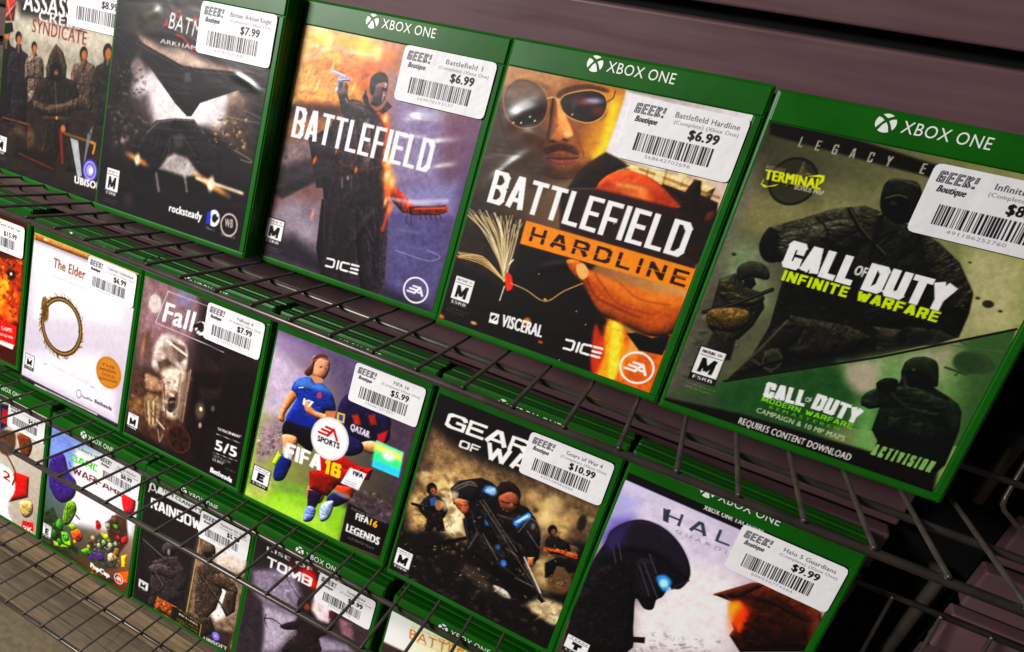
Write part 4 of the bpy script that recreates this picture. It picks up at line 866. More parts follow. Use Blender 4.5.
('e',49.1,60.4,3,1.6,0,'#e8dccc',0.8,0.8),
('l',[39.2,66.3,46.3,38.5],1.6,'#5a463c',0.8,0.8,0),
('l',[54.9,82.9,55.9,44.3],2,'#8a7264',0.7,1,0),
('p',[19.4,44,24.6,51.6,37.6,51.3,37.8,25.8,27.4,23.3],'#a0886c',0.9,2,0.35,1),
('l',[21.7,43.1,27.4,23.3],1.1,'#3a2c26',0.8,0.6,0),
('l',[24.6,44.3,29.4,24.1],1.1,'#d8c8a8',0.8,0.6,0),
('l',[27.4,45.4,31.5,25],1.1,'#5a4838',0.8,0.6,0),
('l',[30.3,46.6,33.5,25.9],1.1,'#e8d4a8',0.8,0.6,0),
('l',[33.1,47.7,35.5,26.7],1.1,'#40322a',0.8,0.6,0),
('p',[1.7,37,17,44.9,21.8,30.3,4.8,25.2],'#8a6a44',0.8,3,0.4,0),
('l',[64.8,90.1,64.9,40.8],1.6,'#c8b09c',0.8,0.6,0),
('l',[63.2,87.8,64.3,54.9],0.6,'#f0e0d0',0.7,0.4,0),
('p',[67.6,91.2,141.9,119.2,143,10.6,87.2,10.4,66.4,32.4],'#1e1516',0.97,6,0.3,0),
('e',81,58.1,5,8,0,'#7a6a54',0.8,3),
('e',81.7,59.8,1.6,2,0,'#f0e8d0',0.9,1),
('e',83.6,45,1.6,2.6,0,'#d8c8b0',0.8,1),
('e',93.7,65.1,2,2.6,0,'#8a7c70',0.7,1.2),
('p',[74.1,78.1,93.2,82.2,98.9,92.9,98.2,77.2,82.3,67.4],'#3a2c28',0.9,3,0.3,0),
('e',64,23.1,13,13,0,'#43241c',1,0.8),
('r',64,23.1,12.4,12.4,1,'#6a3a2a',0.8),
('l',[67.8,24.3,73.6,26.1],3,'#1c1210',0.85,0.6,0),
('l',[64.1,27.1,64.1,33.1],3,'#1c1210',0.85,0.6,0),
('l',[60.2,24.4,54.5,26.3],3,'#1c1210',0.85,0.6,0),
('l',[61.6,19.9,58,15.1],3,'#1c1210',0.85,0.6,0),
('l',[66.3,19.8,69.8,14.9],3,'#1c1210',0.85,0.6,0),
('l',[36.9,31,46.5,25.8],1.8,'#e0d4c0',0.8,0.7,0),
('l',[39.5,22.8,43.6,11.6,46.4,20.2],0.9,'#b8a890',0.8,0.4,0),
('e',53.7,35.2,0.8,0.8,0,'#4a6a2a',0.9,0.3),
('p',[2.6,11,40.9,8.5,63.4,3.4,129.2,2.1,7.7,-5.9],'#171012',0.95,5,0.2,0),
('m',[0.8,62.3,72.6,86.2,59,27.4,13.2,15.5],90,2.2,['#a88c78','#3a2a24','#d8c4b0','#6a5044','#241a18'],0.45,23),
('p',[56.1,76.4,65.7,80.1,62.9,40,58.1,43.4],'#8a7468',0.8,2,0,0),
('n',0.15,1.3,10),
('l',[28.8,149.9,71,150.2],0.5,'#f0eaf0',0.9,0.2,0),
('l',[28.8,149.9,20.1,118.4],0.5,'#f0eaf0',0.9,0.2,0),
('l',[20.1,118.4,55.4,118.4,94.8,117.6],0.5,'#f0eaf0',0.9,0.2,0),
('t','Fallout',26.8,122.2,97.3,125.1,17.5,'#f4f0f2',1.2,0.14,1),
('p',[60,130,67.3,135.3,71.9,133.4,66.4,131.5,69.8,131.3,62.6,123.1,65.2,129,59.6,127.3],'#241a1e',1,0.2,0,0),
('t','5/5',102.7,30,125.6,32,9,'#f4f0f0',1,0,1),
('t','"EXTRAORDINARY"',102,48.3,126.5,50.6,2.4,'#e8e2e2',0.3,0,1),
('l',[101.8,44.5,127.2,46.3],0.4,'#d8d0d0',1,0.2,0),
('l',[101.4,26.5,126.6,29.1],0.4,'#d8d0d0',1,0.2,0),
('t','"BEST IN SHOW',102.2,22.5,120.8,23.7,2.4,'#d8d0d0',0.3,0,1),
('t','E3 2015"',102.5,19,114.7,19.8,2.4,'#d8d0d0',0.3,0,1),
('t','GAME CRITICS',116.3,17.1,127,17.5,1.4,'#a8a0a0',0,0,1),
('t','Bethesda',102.1,7.6,125.6,7.5,4.6,'#f4f0f0',0.9,0,1),
('p',[3.7,9.8,17.3,9.8,17.3,26.3,3.7,26.3],'#141012',1,0.12,0,0),
('p',[4.3,10.4,16.7,10.4,16.7,25.7,4.3,25.7],'#f0ecea',1,0.12,0,0),
('p',[5.04,22.33,15.96,22.33,15.96,22.56,5.04,22.56],'#141012',1,0.12,0,0),
('t','MATURE 17+',5.54,23.41,15.46,23.41,1.3,'#141012',0.1,0,1),
('c','M',6.41,14.53,13.85,14.53,6.73,'#0c0a0c',1.86,0,0.06,1),
('p',[4.3,10.4,16.7,10.4,16.7,13.31,4.3,13.31],'#141012',1,0.12,0,0),
('t','ESRB',5.54,11.09,15.46,11.09,1.53,'#f0ecea',0.25,0,1),
('t','Content Rating by the',4,7.8,18.56,7.8,0.92,'#a8a4a2',0,0,0.7),
('t','ESRB rated game',4,6.12,16.7,6.12,0.92,'#a8a4a2',0,0,0.7)],
'FIFA': [
('g','#a08ab0','#4a4256','#a8b84a','#4a4034'),
('p',[2.1,155.4,76.9,155.1,78.9,130.4,67.3,123.6,48.2,146.4,32.8,153.5],'#6a5c78',0.9,8,0.15,0),
('p',[-1.8,140.9,34.3,128.1,23.3,83.1,3.5,84.1],'#c8b8d0',0.8,8,0.12,0),
('p',[98.6,121.2,139.4,125.5,135.6,78.3,126.4,65,108.1,101.3],'#5a4a58',0.9,6,0.2,0),
('p',[3.6,72.5,24.1,90.3,28.7,59.7,5.9,32.7],'#9a8494',0.8,5,0.3,0),
('m',[0.6,68.8,24.3,78.9,26.4,58.7,5.2,42.1],50,1.8,['#6a5458','#c8b4ac','#8a7478','#4a3a40'],0.5,24),
('p',[-1.6,26.1,91.3,45.4,90.3,30.8,-1.1,11.5],'#7a9a4a',0.9,6,0.1,0),
('p',[-1.1,11.5,30,21.1,92.9,39.1,93.6,3.4,47.8,-2.4,1.8,-2.3],'#93bc40',1,4,0.06,0),
('p',[8.9,1.1,38.8,15.5,75.1,16.1,86.8,7.3,41.8,2.1],'#b4dc58',0.7,6,0.04,0),
('m',[2.2,8,91.4,26.5,92,5.1,4.2,-1.1],90,0.5,['#7aa030','#c0e070','#5c8428'],0.4,62),
('p',[91.8,52.6,136.8,58.1,134.1,35.9,89.3,35],'#55484e',0.95,4,0.4,0),
('m',[89.2,53.8,133.9,61.2,128,42.2,97,41.1],40,2.2,['#7a6a70','#3a3034','#94848c'],0.5,25),
('p',[-0.1,6.9,15.6,29.1,28,30,20.1,9,3,4.6],'#b8b878',0.8,5,0.2,0),
('p',[35.8,144.6,43.4,149.2,49.6,147.1,51.6,141.5,50.7,134.8,48,130.1,42.4,129.2,38.3,132.7],'#d8a080',1,0.4,0.1,1),
('p',[31.5,130.1,36.2,139.3,36,143.8,39.7,148.6,46,150.2,49.1,146.9,42.2,146.1,38.6,141.1,38.6,132.9,35.8,128.5],'#5a3420',1,0.4,0.3,1),
('l',[37.3,142.4,43,146.9,48.5,147.6],1,'#a86a78',1,0.2,1),
('e',44.5,139.1,0.7,0.5,0,'#3a2018',0.9,0.3),
('e',48.1,139.8,0.7,0.5,0,'#3a2018',0.9,0.3),
('l',[43.2,139.7,45.3,140.5],0.4,'#5a3420',1,0.2,0),
('l',[46,134.3,48.9,135],0.6,'#a85048',1,0.2,0),
('e',47.4,137.3,0.6,0.8,0,'#b88060',0.8,0.4),
('p',[37.5,129.7,47.8,130.9,47.1,126,38.7,124.6],'#c88e6c',1,0.5,0,1),
('p',[24,111.3,25.1,119.3,30.7,125.2,37.9,128,42.4,125.1,47.7,127.2,54,125.1,60,120.1,64.5,109.8,56.6,106.6,56.1,100.7,53.3,88.1,42,85.2,25,84.8,28.4,100.7,29.8,107.9],'#25408f',1,0.4,0.3,1),
('p',[25.1,119.3,30.6,125.7,38,127.5,41.7,123.9,48.6,127.5,55.1,124.6,57.7,121.9,39.9,119.5,25.9,115.8],'#7aa4cc',0.6,2.5,0.1,0),
('p',[29.6,95.5,47.6,95.3,47.7,86.7,25.9,85.2],'#1e3288',0.8,3,0.1,0),
('p',[23.6,111.1,29.6,108.4,26.6,100,22.8,89.8,23.3,83.2,18.2,83,18,88.7,19.7,99.1],'#c88a64',1,0.4,0.12,1),
('p',[37.1,106.1,40.3,109.3,46.6,103.4,57.2,104,64,107.8,65.5,101.8,56.7,98.1,43,98.1,38.7,101.1],'#d0946e',1,0.4,0.12,1),
('p',[56.6,106.6,64.5,109.8,65.5,101.8,57.8,101.4],'#c08058',1,0.4,0,0),
('t','17',36.1,103.8,45.1,104.1,5.5,'#f0eef4',0.7,0,1),
('e',48.3,116.7,2.2,2.6,0,'#b84a5c',0.95,0.4),
('l',[29.8,116.1,33.4,117.8],0.7,'#f0eef4',1,0.2,0),
('p',[25,84.8,42,85.2,54.4,87.6,53.1,76.4,52.1,68.2,39.5,70.5,24.8,72],'#17131c',1,0.4,0.2,1),
('p',[24.8,72,36.4,75,39,68.3,37.3,53.7,30.1,53.5,26.5,62.9],'#d09874',1,0.5,0.12,1),
('p',[27.6,55.4,37.3,53.7,36.5,43.3,33.6,33.6,26,30.1,23.9,39.5],'#1e2c70',1,0.5,0.2,1),
('p',[20.7,44.2,24.1,56.8,28,53.5,24.4,41.8],'#a8d040',1,0.4,0.2,0),
('p',[28.2,61.6,37.9,63.9,37.3,53.7,28.9,54],'#e8e0e0',0.7,0.8,0,0),
('p',[66.2,110.5,68,122.4,73.8,129.3,81.6,127.8,106.4,123.5,111,112.7,111.6,103.8,104.3,96.9,91.4,89.4,80.3,88.3,72.6,96.3],'#2c2048',1,0.5,0.3,1),
('p',[75.6,107,84.5,116.2,102.8,116.5,103.8,98.6,90.9,91,80.3,95.9],'#1e1630',0.9,2,0.3,0),
('p',[78.5,111.9,83.4,114.9,87.5,107.3,82.5,105.2],'#a83c20',0.9,1.2,0.3,0),
('p',[91.1,117.1,95.9,120,100,112.6,95,110.5],'#a83c20',0.9,1.2,0.3,0),
('t','QATAR',79.6,100.2,96.1,99.9,5,'#d8d0dc',0.5,0,1),
('t','AIRWAYS',86,99.3,97.1,99.7,2,'#d8d0dc',0,0,1),
('p',[66.4,109.7,72.9,110.5,73.8,102.9,67.8,101.8],'#e8c860',0.9,0.4,0,0),
('p',[68,108.5,71.7,109.1,72.2,104,68.8,103.8],'#3a4a8a',0.9,0.3,0,0),
('p',[102.1,105.2,109.4,112,108.8,100.7,105.6,91.9],'#d8302c',0.8,1,0,0),
('p',[90.5,92.7,100.1,98.8,106.4,95.9,102.7,88.7,93.5,88.4],'#d8a078',1,0.4,0.1,1),
('p',[69.5,93.1,90.1,94.4,93.9,86.7,82.9,78,73.4,81.5],'#2c2450',1,0.6,0.2,1),
('p',[61,72.2,79.4,76.4,95.3,74,105.8,76.8,104.7,66.6,63,47.3,60,60],'#9c2018',1,0.6,0.14,0),
('p',[57.4,40.1,70.5,45,71.5,31.2,63.4,24.9,57.6,29.3],'#c07a5c',1,0.5,0.1,1),
('p',[57.4,35.3,70.7,39.2,67.4,23.2,60.7,16.3],'#2a1c3c',1,0.5,0.2,0),
('p',[59.6,20.6,67.7,22.1,66.8,10.7,59.2,7],'#7a8cc0',1,0.4,0.3,1),
('p',[80.7,51,93.3,55.7,94.1,43.2,80.2,34.2,79.9,44.7],'#b84a2c',1,0.5,0.2,1),
('p',[74.9,36.4,83,46.2,92.8,43.8,86.1,33.9,78.3,30.2],'#2a2450',1,0.5,0.12,1),
('p',[72,29,81,35.7,81,21.4,75.7,13.9,72,17],'#a8b8d8',1,0.4,0.3,1),
('p',[54.7,51.8,97.7,73.8,93.5,54.6,80.7,51,74.7,37.5,58.2,36.9],'#8c2218',1,0.6,0.14,0),
('e',86.9,44.5,9,2,0,'#e8d8a8',0.5,1.6),
('c','FIFA',30.5,53.6,63.9,55.4,13.5,'#f4f0f0',3.1,1,0,1),
('c','16',66.6,55.7,81.2,56.7,12,'#e8c020',3,0.9,0,1),
('e',65.2,85.6,16.5,18,0,'#d0ccd0',1,0.3),
('e',65.2,85.6,14.8,16.2,0,'#f2f0f2',1,0.4),
('l',[59.9,93.9,65.9,93.9],2,'#b8242c',1,0.1,0),
('l',[56.9,90.7,63.9,90.7],2,'#b8242c',1,0.1,0),
('l',[54.9,87.5,62.9,87.5],2,'#b8242c',1,0.1,0),
('l',[62.9,87.5,66.9,94.3,71.4,86.9],2.2,'#b8242c',1,0.1,0),
('t','SPORTS',55.3,79.7,74.9,80.8,4.6,'#2c282c',0.5,0,1),
('p',[102.3,100.5,125.5,100.2,127,78.8,104.4,78.6],'#58d8c8',1,0.5,0,0),
('p',[102.3,98.8,124.9,98.6,125.7,91.5,102.6,92.3],'#f0f070',0.9,2.5,0,0),
('p',[102.9,91.3,125.7,91.5,126.4,85.7,103.7,85],'#58e080',0.8,2.5,0,0),
('p',[103.9,84,126.4,85.2,126.9,79.9,104.8,78.7],'#48c0f0',0.8,2.5,0,0),
('e',114.8,92.2,5,4,0,'#f4fcf4',0.8,2),
('p',[87.5,69.7,101.8,70.6,98.6,54.2,83,53.8],'#e8e6ea',1,0.3,0,0),
('t','FIFA',91,64.9,99.7,65.7,3.4,'#2a2440',0.5,0,1),
('l',[86.4,57.7,96,58.5],0.5,'#8a8694',1,0.2,0),
('l',[86.2,55.8,95.8,56.5],0.5,'#8a8694',1,0.2,0),
('l',[86,53.8,95.6,54.6],0.5,'#8a8694',1,0.2,0),
('p',[93,40.4,130.1,38.6,129.1,8.5,94,4.8],'#1c1618',1,0.3,0.1,0),
('t','FIFA',102.2,29.5,113.7,30.5,5.6,'#f0eef0',0.8,0,1),
('t','16',114.6,30.4,120.9,30.5,5.6,'#f0b020',0.8,0,1),
('t','LEGENDS',96.8,16,126.1,17.3,6.4,'#e8e6e8',0.7,0,1),
('t','PERSONAL PROGRESSION',97.1,36,126.5,37.8,1.7,'#b0a8a8',0,0,1),
('t','ONLY ON XBOX',102.9,15.5,121.2,17.1,2.2,'#a8a0a0',0.2,0,1),
('t','ULTIMATE TEAM',100.1,10.4,122.8,11.2,2,'#a8a0a0',0.1,0,1),
('p',[4.8,17,21.8,17,21.8,36,4.8,36],'#141012',1,0.12,0,0),
('p',[5.4,17.6,21.2,17.6,21.2,35.4,5.4,35.4],'#f0ecea',1,0.12,0,0),
('p',[6.35,31.48,20.25,31.48,20.25,31.75,6.35,31.75],'#141012',1,0.12,0,0),
('t','EVERYONE',6.98,32.73,19.62,32.73,1.51,'#141012',0.1,0,1),
('c','E',9.67,22.41,16.46,22.41,7.83,'#0c0a0c',3,0,0.06,1),
('p',[5.4,17.6,21.2,17.6,21.2,20.98,5.4,20.98],'#141012',1,0.12,0,0),
('t','ESRB',6.98,18.4,19.62,18.4,1.78,'#f0ecea',0.25,0,1),
('t','Content Rating by the',5.1,14.57,23.57,14.57,1.07,'#a8a4a2',0,0,0.7),
('t','ESRB rated game',5.1,12.62,21.2,12.62,1.07,'#a8a4a2',0,0,0.7),
('n',0.07,1.2,11)],
'GOW': [
('g','#1a1416','#171314','#1c1618','#1c1618'),
('p',[1.3,96.7,5,128,23.3,121.3,49.9,118.6,76.1,120.4,132.6,123.1,133.6,103.8,113.5,83.1,13.2,31.1],'#8a7256',0.95,8,0.35,0),
('p',[-2.3,83.4,29.4,107.8,57.4,106.2,45.4,60.8,12.6,39,1.8,59.7],'#b89a70',0.95,8,0.35,0),
('e',30.1,81,10,14,0,'#f0dcb0',0.9,7),
('e',40.7,64.8,8,12,0,'#f4e6c0',0.9,6),
('e',105.4,105.4,15,14,0,'#d8bc84',0.8,9),
('e',111,60.2,9,14,0,'#e0c490',0.85,7),
('e',24.8,91,7,9,0,'#d8bc88',0.8,6),
('p',[77.4,127.3,129.6,119.5,134.4,91.8,95.6,110,77.4,113.2],'#6a5844',0.9,6,0.45,0),
('p',[-6.4,89.1,9.8,101.4,10.5,81.8,0.8,72.1],'#4a3c34',0.8,6,0.4,0),
('m',[-7,91.3,126.7,115.9,131.7,61.7,5.9,35.6],170,4.5,['#4a3c30','#c8a878','#2c221c','#8a7050','#e8d0a0','#5c4a3a'],0.5,26),
('p',[-6,32.2,25.8,53.5,59.5,52.8,98.7,43.5,131.2,36.7,123.3,6.6,2.4,1.5],'#1c1618',0.97,5,0.4,0),
('m',[3.4,26.3,115,47.5,122.6,8.8,9.9,2.8],200,2.8,['#2e2624','#0e0a0c','#4a3e38','#6a5c52','#1e1818'],0.55,27),
('e',68,31.8,12,5,-0.4,'#5c5048',0.7,4),
('p',[80.6,32.3,90.8,32.7,95.6,27.8,86.9,26.7],'#d0c4b8',0.9,1,0.3,1),
('p',[107.1,30.5,117,41.1,130.8,41.5,130.3,26.1,117.3,26.1],'#d8c4a0',0.9,2.5,0.4,1),
('e',122.1,58.8,9,10,0,'#6a543c',0.95,2),
('m',[115.4,60.1,126.9,63.9,127.7,54.6,120.5,50.5],20,1.5,['#8a7050','#4a3828','#a88c60'],0.6,28),
('p',[13,72.8,16.1,77.4,22.3,79.8,29,78,33,72.4,32.2,66.9,31.1,63.9,35.4,55.8,30.2,51.9,26.8,55.3,25.1,49.3,20.5,48.2,19.6,58.1,14,60.5,10.1,63.8],'#221b1b',1,0.5,0.5,0),
('e',16.6,82.6,4.2,5,0,'#1a1414',1,0.5),
('e',18.1,81.6,2.2,2.8,0,'#a06646',0.95,0.7),
('m',[10.2,74,29,80.5,34.7,56.7,20.8,49.7],60,1,['#4a3e38','#14100f','#6a5a50','#8a5c44'],0.55,48),
('l',[4.9,64.8,17.1,67.1,32.1,69.9],1.5,'#0e0b0c',1,0.3,0),
('l',[7.5,66.1,16.8,68],0.6,'#6a605a',0.8,0.3,0),
('p',[17.3,74.9,21.3,78,23.2,71.4,19.3,69.5],'#3a6aa8',0.9,0.6,0,0),
('p',[21.9,75.8,27.9,76.2,27.3,69.6,23.8,69.2],'#a87858',0.9,0.6,0,1),
('l',[5.6,64.1,24.5,66.9],1.6,'#14100f',1,0.2,0),
('e',106.6,92.2,3.2,4,0,'#1c1413',1,0.5),
('e',107.5,91.3,1.6,2.2,0,'#8a5a42',0.9,0.6),
('p',[104.3,83.4,106.7,88,111.4,89,119.1,88.6,122.5,84.4,119.3,78,110.7,75.1,105.5,76.8],'#1f191b',1,0.5,0.5,0),
('l',[105.8,77,115.6,79.6,126.7,80.7],2.2,'#c8602e',0.95,0.7,0),
('l',[113.3,80.3,126.8,82.6],1,'#f0a468',0.8,0.5,0),
('m',[105.2,79,125.4,84.8,126.5,78.2,108.4,72.2],30,0.9,['#e8924e','#8a3c1c','#2a1a14'],0.7,49),
('p',[109.1,66.5,115.1,74.5,124.6,77.6,129.3,72,125.9,67,122.2,70.6,117,68.3,116.6,59.5,112.3,56],'#17110f',1,0.6,0.4,0),
('e',122.9,105.8,3,6,0,'#2a2220',0.9,1),
('p',[29.9,89.6,34.6,98,44.3,104.4,49.2,107.2,57.1,107.2,62.3,104.9,63,110,68.6,113.3,76.1,110.2,80.5,100.3,85.6,100.5,93.8,94.9,100.5,83.9,104.1,68.7,102.3,60.4,97.9,60.5,92.8,70.1,87.7,72.4,102.5,45.6,111.9,43.3,101.3,34.8,85.2,43.7,68.1,47.2,54.8,52.9,46.9,71.7,40.7,81.1,35.5,78.6],'#1b1618',1,0.5,0.35,0),
('p',[54.8,52.9,44.9,70.7,53.8,80,75.4,76,89,68.2,102.5,45.6,112.6,41.2,99.4,33.8,81.9,39.4],'#141013',1,0.8,0.35,0),
('p',[34.9,80.8,42.5,86.9,48.1,79.7,45,74.5],'#b06a4a',1,0.5,0.2,1),
('p',[96.6,64.8,101.3,67.3,102.6,59.4,98.5,58.4],'#b87a54',1,0.5,0.2,0),
('p',[63.2,95.9,61.3,103.7,64.6,110.5,70.8,113.4,77.5,109.9,79.4,103.7,75.7,105.7,69.2,104.1,65.2,99.7],'#2a1b17',1,0.4,0.12,1),
('m',[60.4,105.2,73,113.5,77.4,106,64.2,98.5],40,0.9,['#46302a','#17100e','#5a4036'],0.6,47),
('p',[64.8,98.1,67.3,103.1,72.8,106.7,78.3,104.6,80.1,100.2,79.4,95.1,76.4,90.6,69.8,90.3],'#8a5640',1,0.6,0.12,1),
('l',[65.3,100.8,70.6,106.6,77.3,106.5],1.2,'#241714',0.8,0.5,1),
('l',[67.9,96.7,78.7,99],1.3,'#24140f',0.85,0.5,0),
('p',[68.8,92.3,74.4,94.1,78.5,96.5,76.4,90.6,71.2,90.1],'#3a241c',0.9,0.7,0.3,1),
('e',74.8,97.1,1.4,1.6,0,'#b87a58',0.8,0.6),
('e',70.1,98.2,2,1,0,'#a86c4e',0.7,0.6),
('p',[66.7,86.4,76.1,88.6,83.1,94.5,89.2,89,80.9,80,69.9,79.4],'#241d1f',1,0.5,0.4,0),
('l',[68.1,85.6,78.7,87.4,85.7,93.3],1,'#6a5f5c',0.7,0.4,1),
('p',[31,90.9,40.7,100.8,47.4,101.5,50.6,90.8,38.4,85],'#2c2729',1,0.5,0.4,1),
('l',[32.1,90.4,41,100,47.3,100.5],0.9,'#8a7f7a',0.7,0.4,1),
('p',[84.4,90.3,94.1,93.9,101,84.1,97.4,76.2,89.8,79.7],'#2a2527',1,0.5,0.4,1),
('l',[87.6,94.2,95.7,92.3,101,83.6],0.8,'#8a7f7a',0.7,0.4,1),
('p',[57.6,67,75.4,61.1,90.9,61.8,91.7,44.7,70.8,46.1,55.4,50.7],'#211b1d',1,0.6,0.5,1),
('l',[49.1,80.2,57.6,67,71.5,59.1],0.9,'#5e5553',0.6,0.5,1),
('l',[57.8,82,69.6,73.1],0.9,'#5e5553',0.6,0.5,1),
('l',[75.4,76,88.3,70.3],0.9,'#5e5553',0.6,0.5,1),
('l',[61.6,61.5,81.3,56.7,92.2,57.5],0.9,'#5e5553',0.6,0.5,1),
('l',[78.7,50.3,95.5,46.8,107.6,43.4],0.9,'#5e5553',0.6,0.5,1),
('l',[46.9,71.7,54.1,55.1],0.9,'#5e5553',0.6,0.5,1),
('p',[52.8,102.8,61,105.5,62.2,97.6,52.2,97],'#2a4a80',1,0.4,0,0),
('l',[55.4,99.2,60.2,102.7],2.4,'#7ab8f0',0.95,0.7,0),
('e',58.5,100.9,4,3,0,'#b8e0ff',0.7,1.5),
('p',[79,86.4,87.5,97.8,90.4,95.6,83.8,81.5],'#2c5088',1,0.4,0,0),
('l',[81.6,85.2,88.4,95.1],3,'#6ab0f0',0.95,0.7,0),
('l',[82.2,86.7,87.6,94.2],1.2,'#d8f0ff',0.9,0.4,0),
('e',63.3,77.3,2.6,3,0,'#4a80c0',0.9,1.2),
('e',82.6,52.4,2.4,2.6,0,'#4a80c8',0.95,1),
('e',75.1,62.2,1.8,2,0,'#4a78b8',0.9,0.8),
('p',[50.4,88.3,55.1,92.5,69,82.6,92.8,62.8,118,39.2,115.8,36.4,94.8,48.9,67.6,72.1],'#1d181a',1,0.4,0.4,0),
('l',[55.4,91.6,92.4,62.6,117,39.6],0.8,'#857a74',0.75,0.3,0),
('l',[56.2,83.7,84.5,60.9,107.6,43.4],1.2,'#39322f',0.9,0.4,0),
('p',[71.8,69.3,77.1,74.4,82.5,67.3,77.8,62.3],'#2f292a',1,0.4,0.3,0),
('p',[81.3,56.7,89.6,66,96,59.5,90.3,49],'#131011',1,0.5,0.3,0),
('l',[53.2,89.6,117.6,39],1,'#6a605c',0.8,0.4,0),
('l',[94.7,63.8,112.9,43.8],1,'#e0d8cc',0.9,0.4,0),
('l',[55.9,88.5,79.3,70.6],0.8,'#8a8078',0.6,0.4,0),
('m',[31.1,93.9,64.5,97.5,96.4,86.6,107.6,43.4,69.5,50.5,49.5,62.9],220,1,['#2e2828','#0c0a0c','#4a4240','#38322e','#5c5450'],0.55,29),
('l',[22.8,33.8,33.7,43.3,51.1,57.4],2.6,'#0e0b0c',1,0.4,0),
('l',[31.7,33.1,38.2,44.3],1.6,'#0e0b0c',1,0.4,0),
('m',[29.7,40,52.1,54.1,57.4,44.1,34.4,32],30,2,['#8a6a44','#3a2c20','#b89060','#241a14'],0.6,30),
('e',120.3,30.4,0.7,9,-0.5,'#c8a878',0.7,0.5),
('e',33.6,85.2,3,3.6,0,'#fff0d0',0.65,2.1),
('e',30.3,76.1,4,4.8,0,'#f4e0b8',0.65,2.8),
('e',41.2,71.3,3.4,4.08,0,'#f8e8c4',0.65,2.38),
('e',8.6,88.4,4,4.8,0,'#d8bc8c',0.65,2.8),
('e',101.7,110.6,6,7.2,0,'#e8cc98',0.65,4.2),
('e',113.9,104.9,5,6,0,'#d8b880',0.65,3.5),
('e',99.4,97.7,4,4.8,0,'#f0d8a8',0.65,2.8),
('e',86.9,110.5,4,4.8,0,'#c8a878',0.65,2.8),
('l',[85.5,52.4,83.9,53.2],0.55,'#241c1a',0.6,0.25,0),
('l',[76.3,28.6,75.1,30.2],0.52,'#c8a878',0.6,0.25,0),
('l',[66.6,57.4,68.1,57.9],0.63,'#5c4a3c',0.6,0.25,0),
('l',[68.1,79.1,67.5,78.3],0.4,'#5c4a3c',0.6,0.25,0),
('l',[56.1,27.8,55.4,26.8],0.62,'#e8d4a8',0.6,0.25,0),
('l',[82.5,92,81.6,89.9],0.44,'#c8a878',0.6,0.25,0),
('l',[29.1,31,28.9,32.4],0.47,'#1a1412',0.6,0.25,0),
('l',[19.7,22.4,21,24],0.45,'#1a1412',0.6,0.25,0),
('l',[62.8,30.8,60.9,30.7],0.39,'#e8d4a8',0.6,0.25,0),
('l',[111.9,39.4,111.5,40.9],0.51,'#a88a60',0.6,0.25,0),
('l',[65.8,26,66.1,25.4],0.64,'#1a1412',0.6,0.25,0),
('l',[130.2,39.7,129.7,41.2],0.68,'#e8d4a8',0.6,0.25,0),
('l',[72.8,91.4,73.5,91.1],0.49,'#e8d4a8',0.6,0.25,0),
('l',[37.2,50.5,38.9,51.7],0.4,'#c8a878',0.6,0.25,0),
('l',[118.4,96.4,118.6,97.8],0.4,'#241c1a',0.6,0.25,0),
('l',[62.7,86.5,61.6,84],0.53,'#5c4a3c',0.6,0.25,0),
('l',[79.9,40,80.1,41.2],0.38,'#241c1a',0.6,0.25,0),
('l',[33.3,56,34.4,56.1],0.37,'#a88a60',0.6,0.25,0),
('l',[70.7,26.2,71.6,27],0.42,'#a88a60',0.6,0.25,0),
('l',[13.1,81.8,13,81.2],0.73,'#a88a60',0.6,0.25,0),
('l',[104.3,68.7,104.1,66.9],0.61,'#241c1a',0.6,0.25,0),
('l',[10,31.5,8.8,29.6],0.47,'#c8a878',0.6,0.25,0),
('l',[71.5,34.8,72.9,35.4],0.6,'#c8a878',0.6,0.25,0),
('l',[52.6,28,51.2,27.6],0.51,'#a88a60',0.6,0.25,0),
('l',[32.1,77,33.3,79.7],0.54,'#a88a60',0.6,0.25,0),
('l',[49.2,29.2,49.7,29.8],0.72,'#241c1a',0.6,0.25,0),
('l',[70.4,28.9,70.3,29.7],0.64,'#e8d4a8',0.6,0.25,0),
('l',[20.4,51.6,18.8,49.5],0.69,'#1a1412',0.6,0.25,0),
('l',[4.7,45.3,4.2,46.9],0.4,'#a88a60',0.6,0.25,0),
('l',[105.3,86.6,106.5,86.6],0.49,'#241c1a',0.6,0.25,0),
('l',[115.3,58.8,116.4,60.7],0.42,'#e8d4a8',0.6,0.25,0),
('l',[97.6,65.8,97.1,66.4],0.67,'#1a1412',0.6,0.25,0),
('l',[75.1,57.9,76.6,57.4],0.66,'#1a1412',0.6,0.25,0),
('l',[60,96.1,59.7,96.1],0.39,'#a88a60',0.6,0.25,0),
('l',[12.1,52.9,12.2,51.6],0.54,'#c8a878',0.6,0.25,0),
('l',[14.2,28.4,15.1,28.4],0.53,'#c8a878',0.6,0.25,0),
('l',[85.9,47.6,87.3,47.8],0.31,'#5c4a3c',0.6,0.25,0),
('l',[120.8,92,119.2,91.9],0.35,'#1a1412',0.6,0.25,0),
('l',[108.1,91.9,107.2,93.4],0.33,'#a88a60',0.6,0.25,0),
('l',[93.3,73.5,92.7,71.2],0.75,'#241c1a',0.6,0.25,0),
('l',[16.8,79.2,17.9,81.3],0.78,'#1a1412',0.6,0.25,0),
('l',[66.5,39.5,67.7,38.5],0.64,'#e8d4a8',0.6,0.25,0),
('l',[122.1,40.1,123,40.9],0.63,'#241c1a',0.6,0.25,0),
('l',[81.5,38.2,82.6,37.8],0.4,'#c8a878',0.6,0.25,0),
('l',[37,40.1,37.7,41.9],0.57,'#a88a60',0.6,0.25,0),
('l',[40.3,86,40.5,86.7],0.37,'#1a1412',0.6,0.25,0),
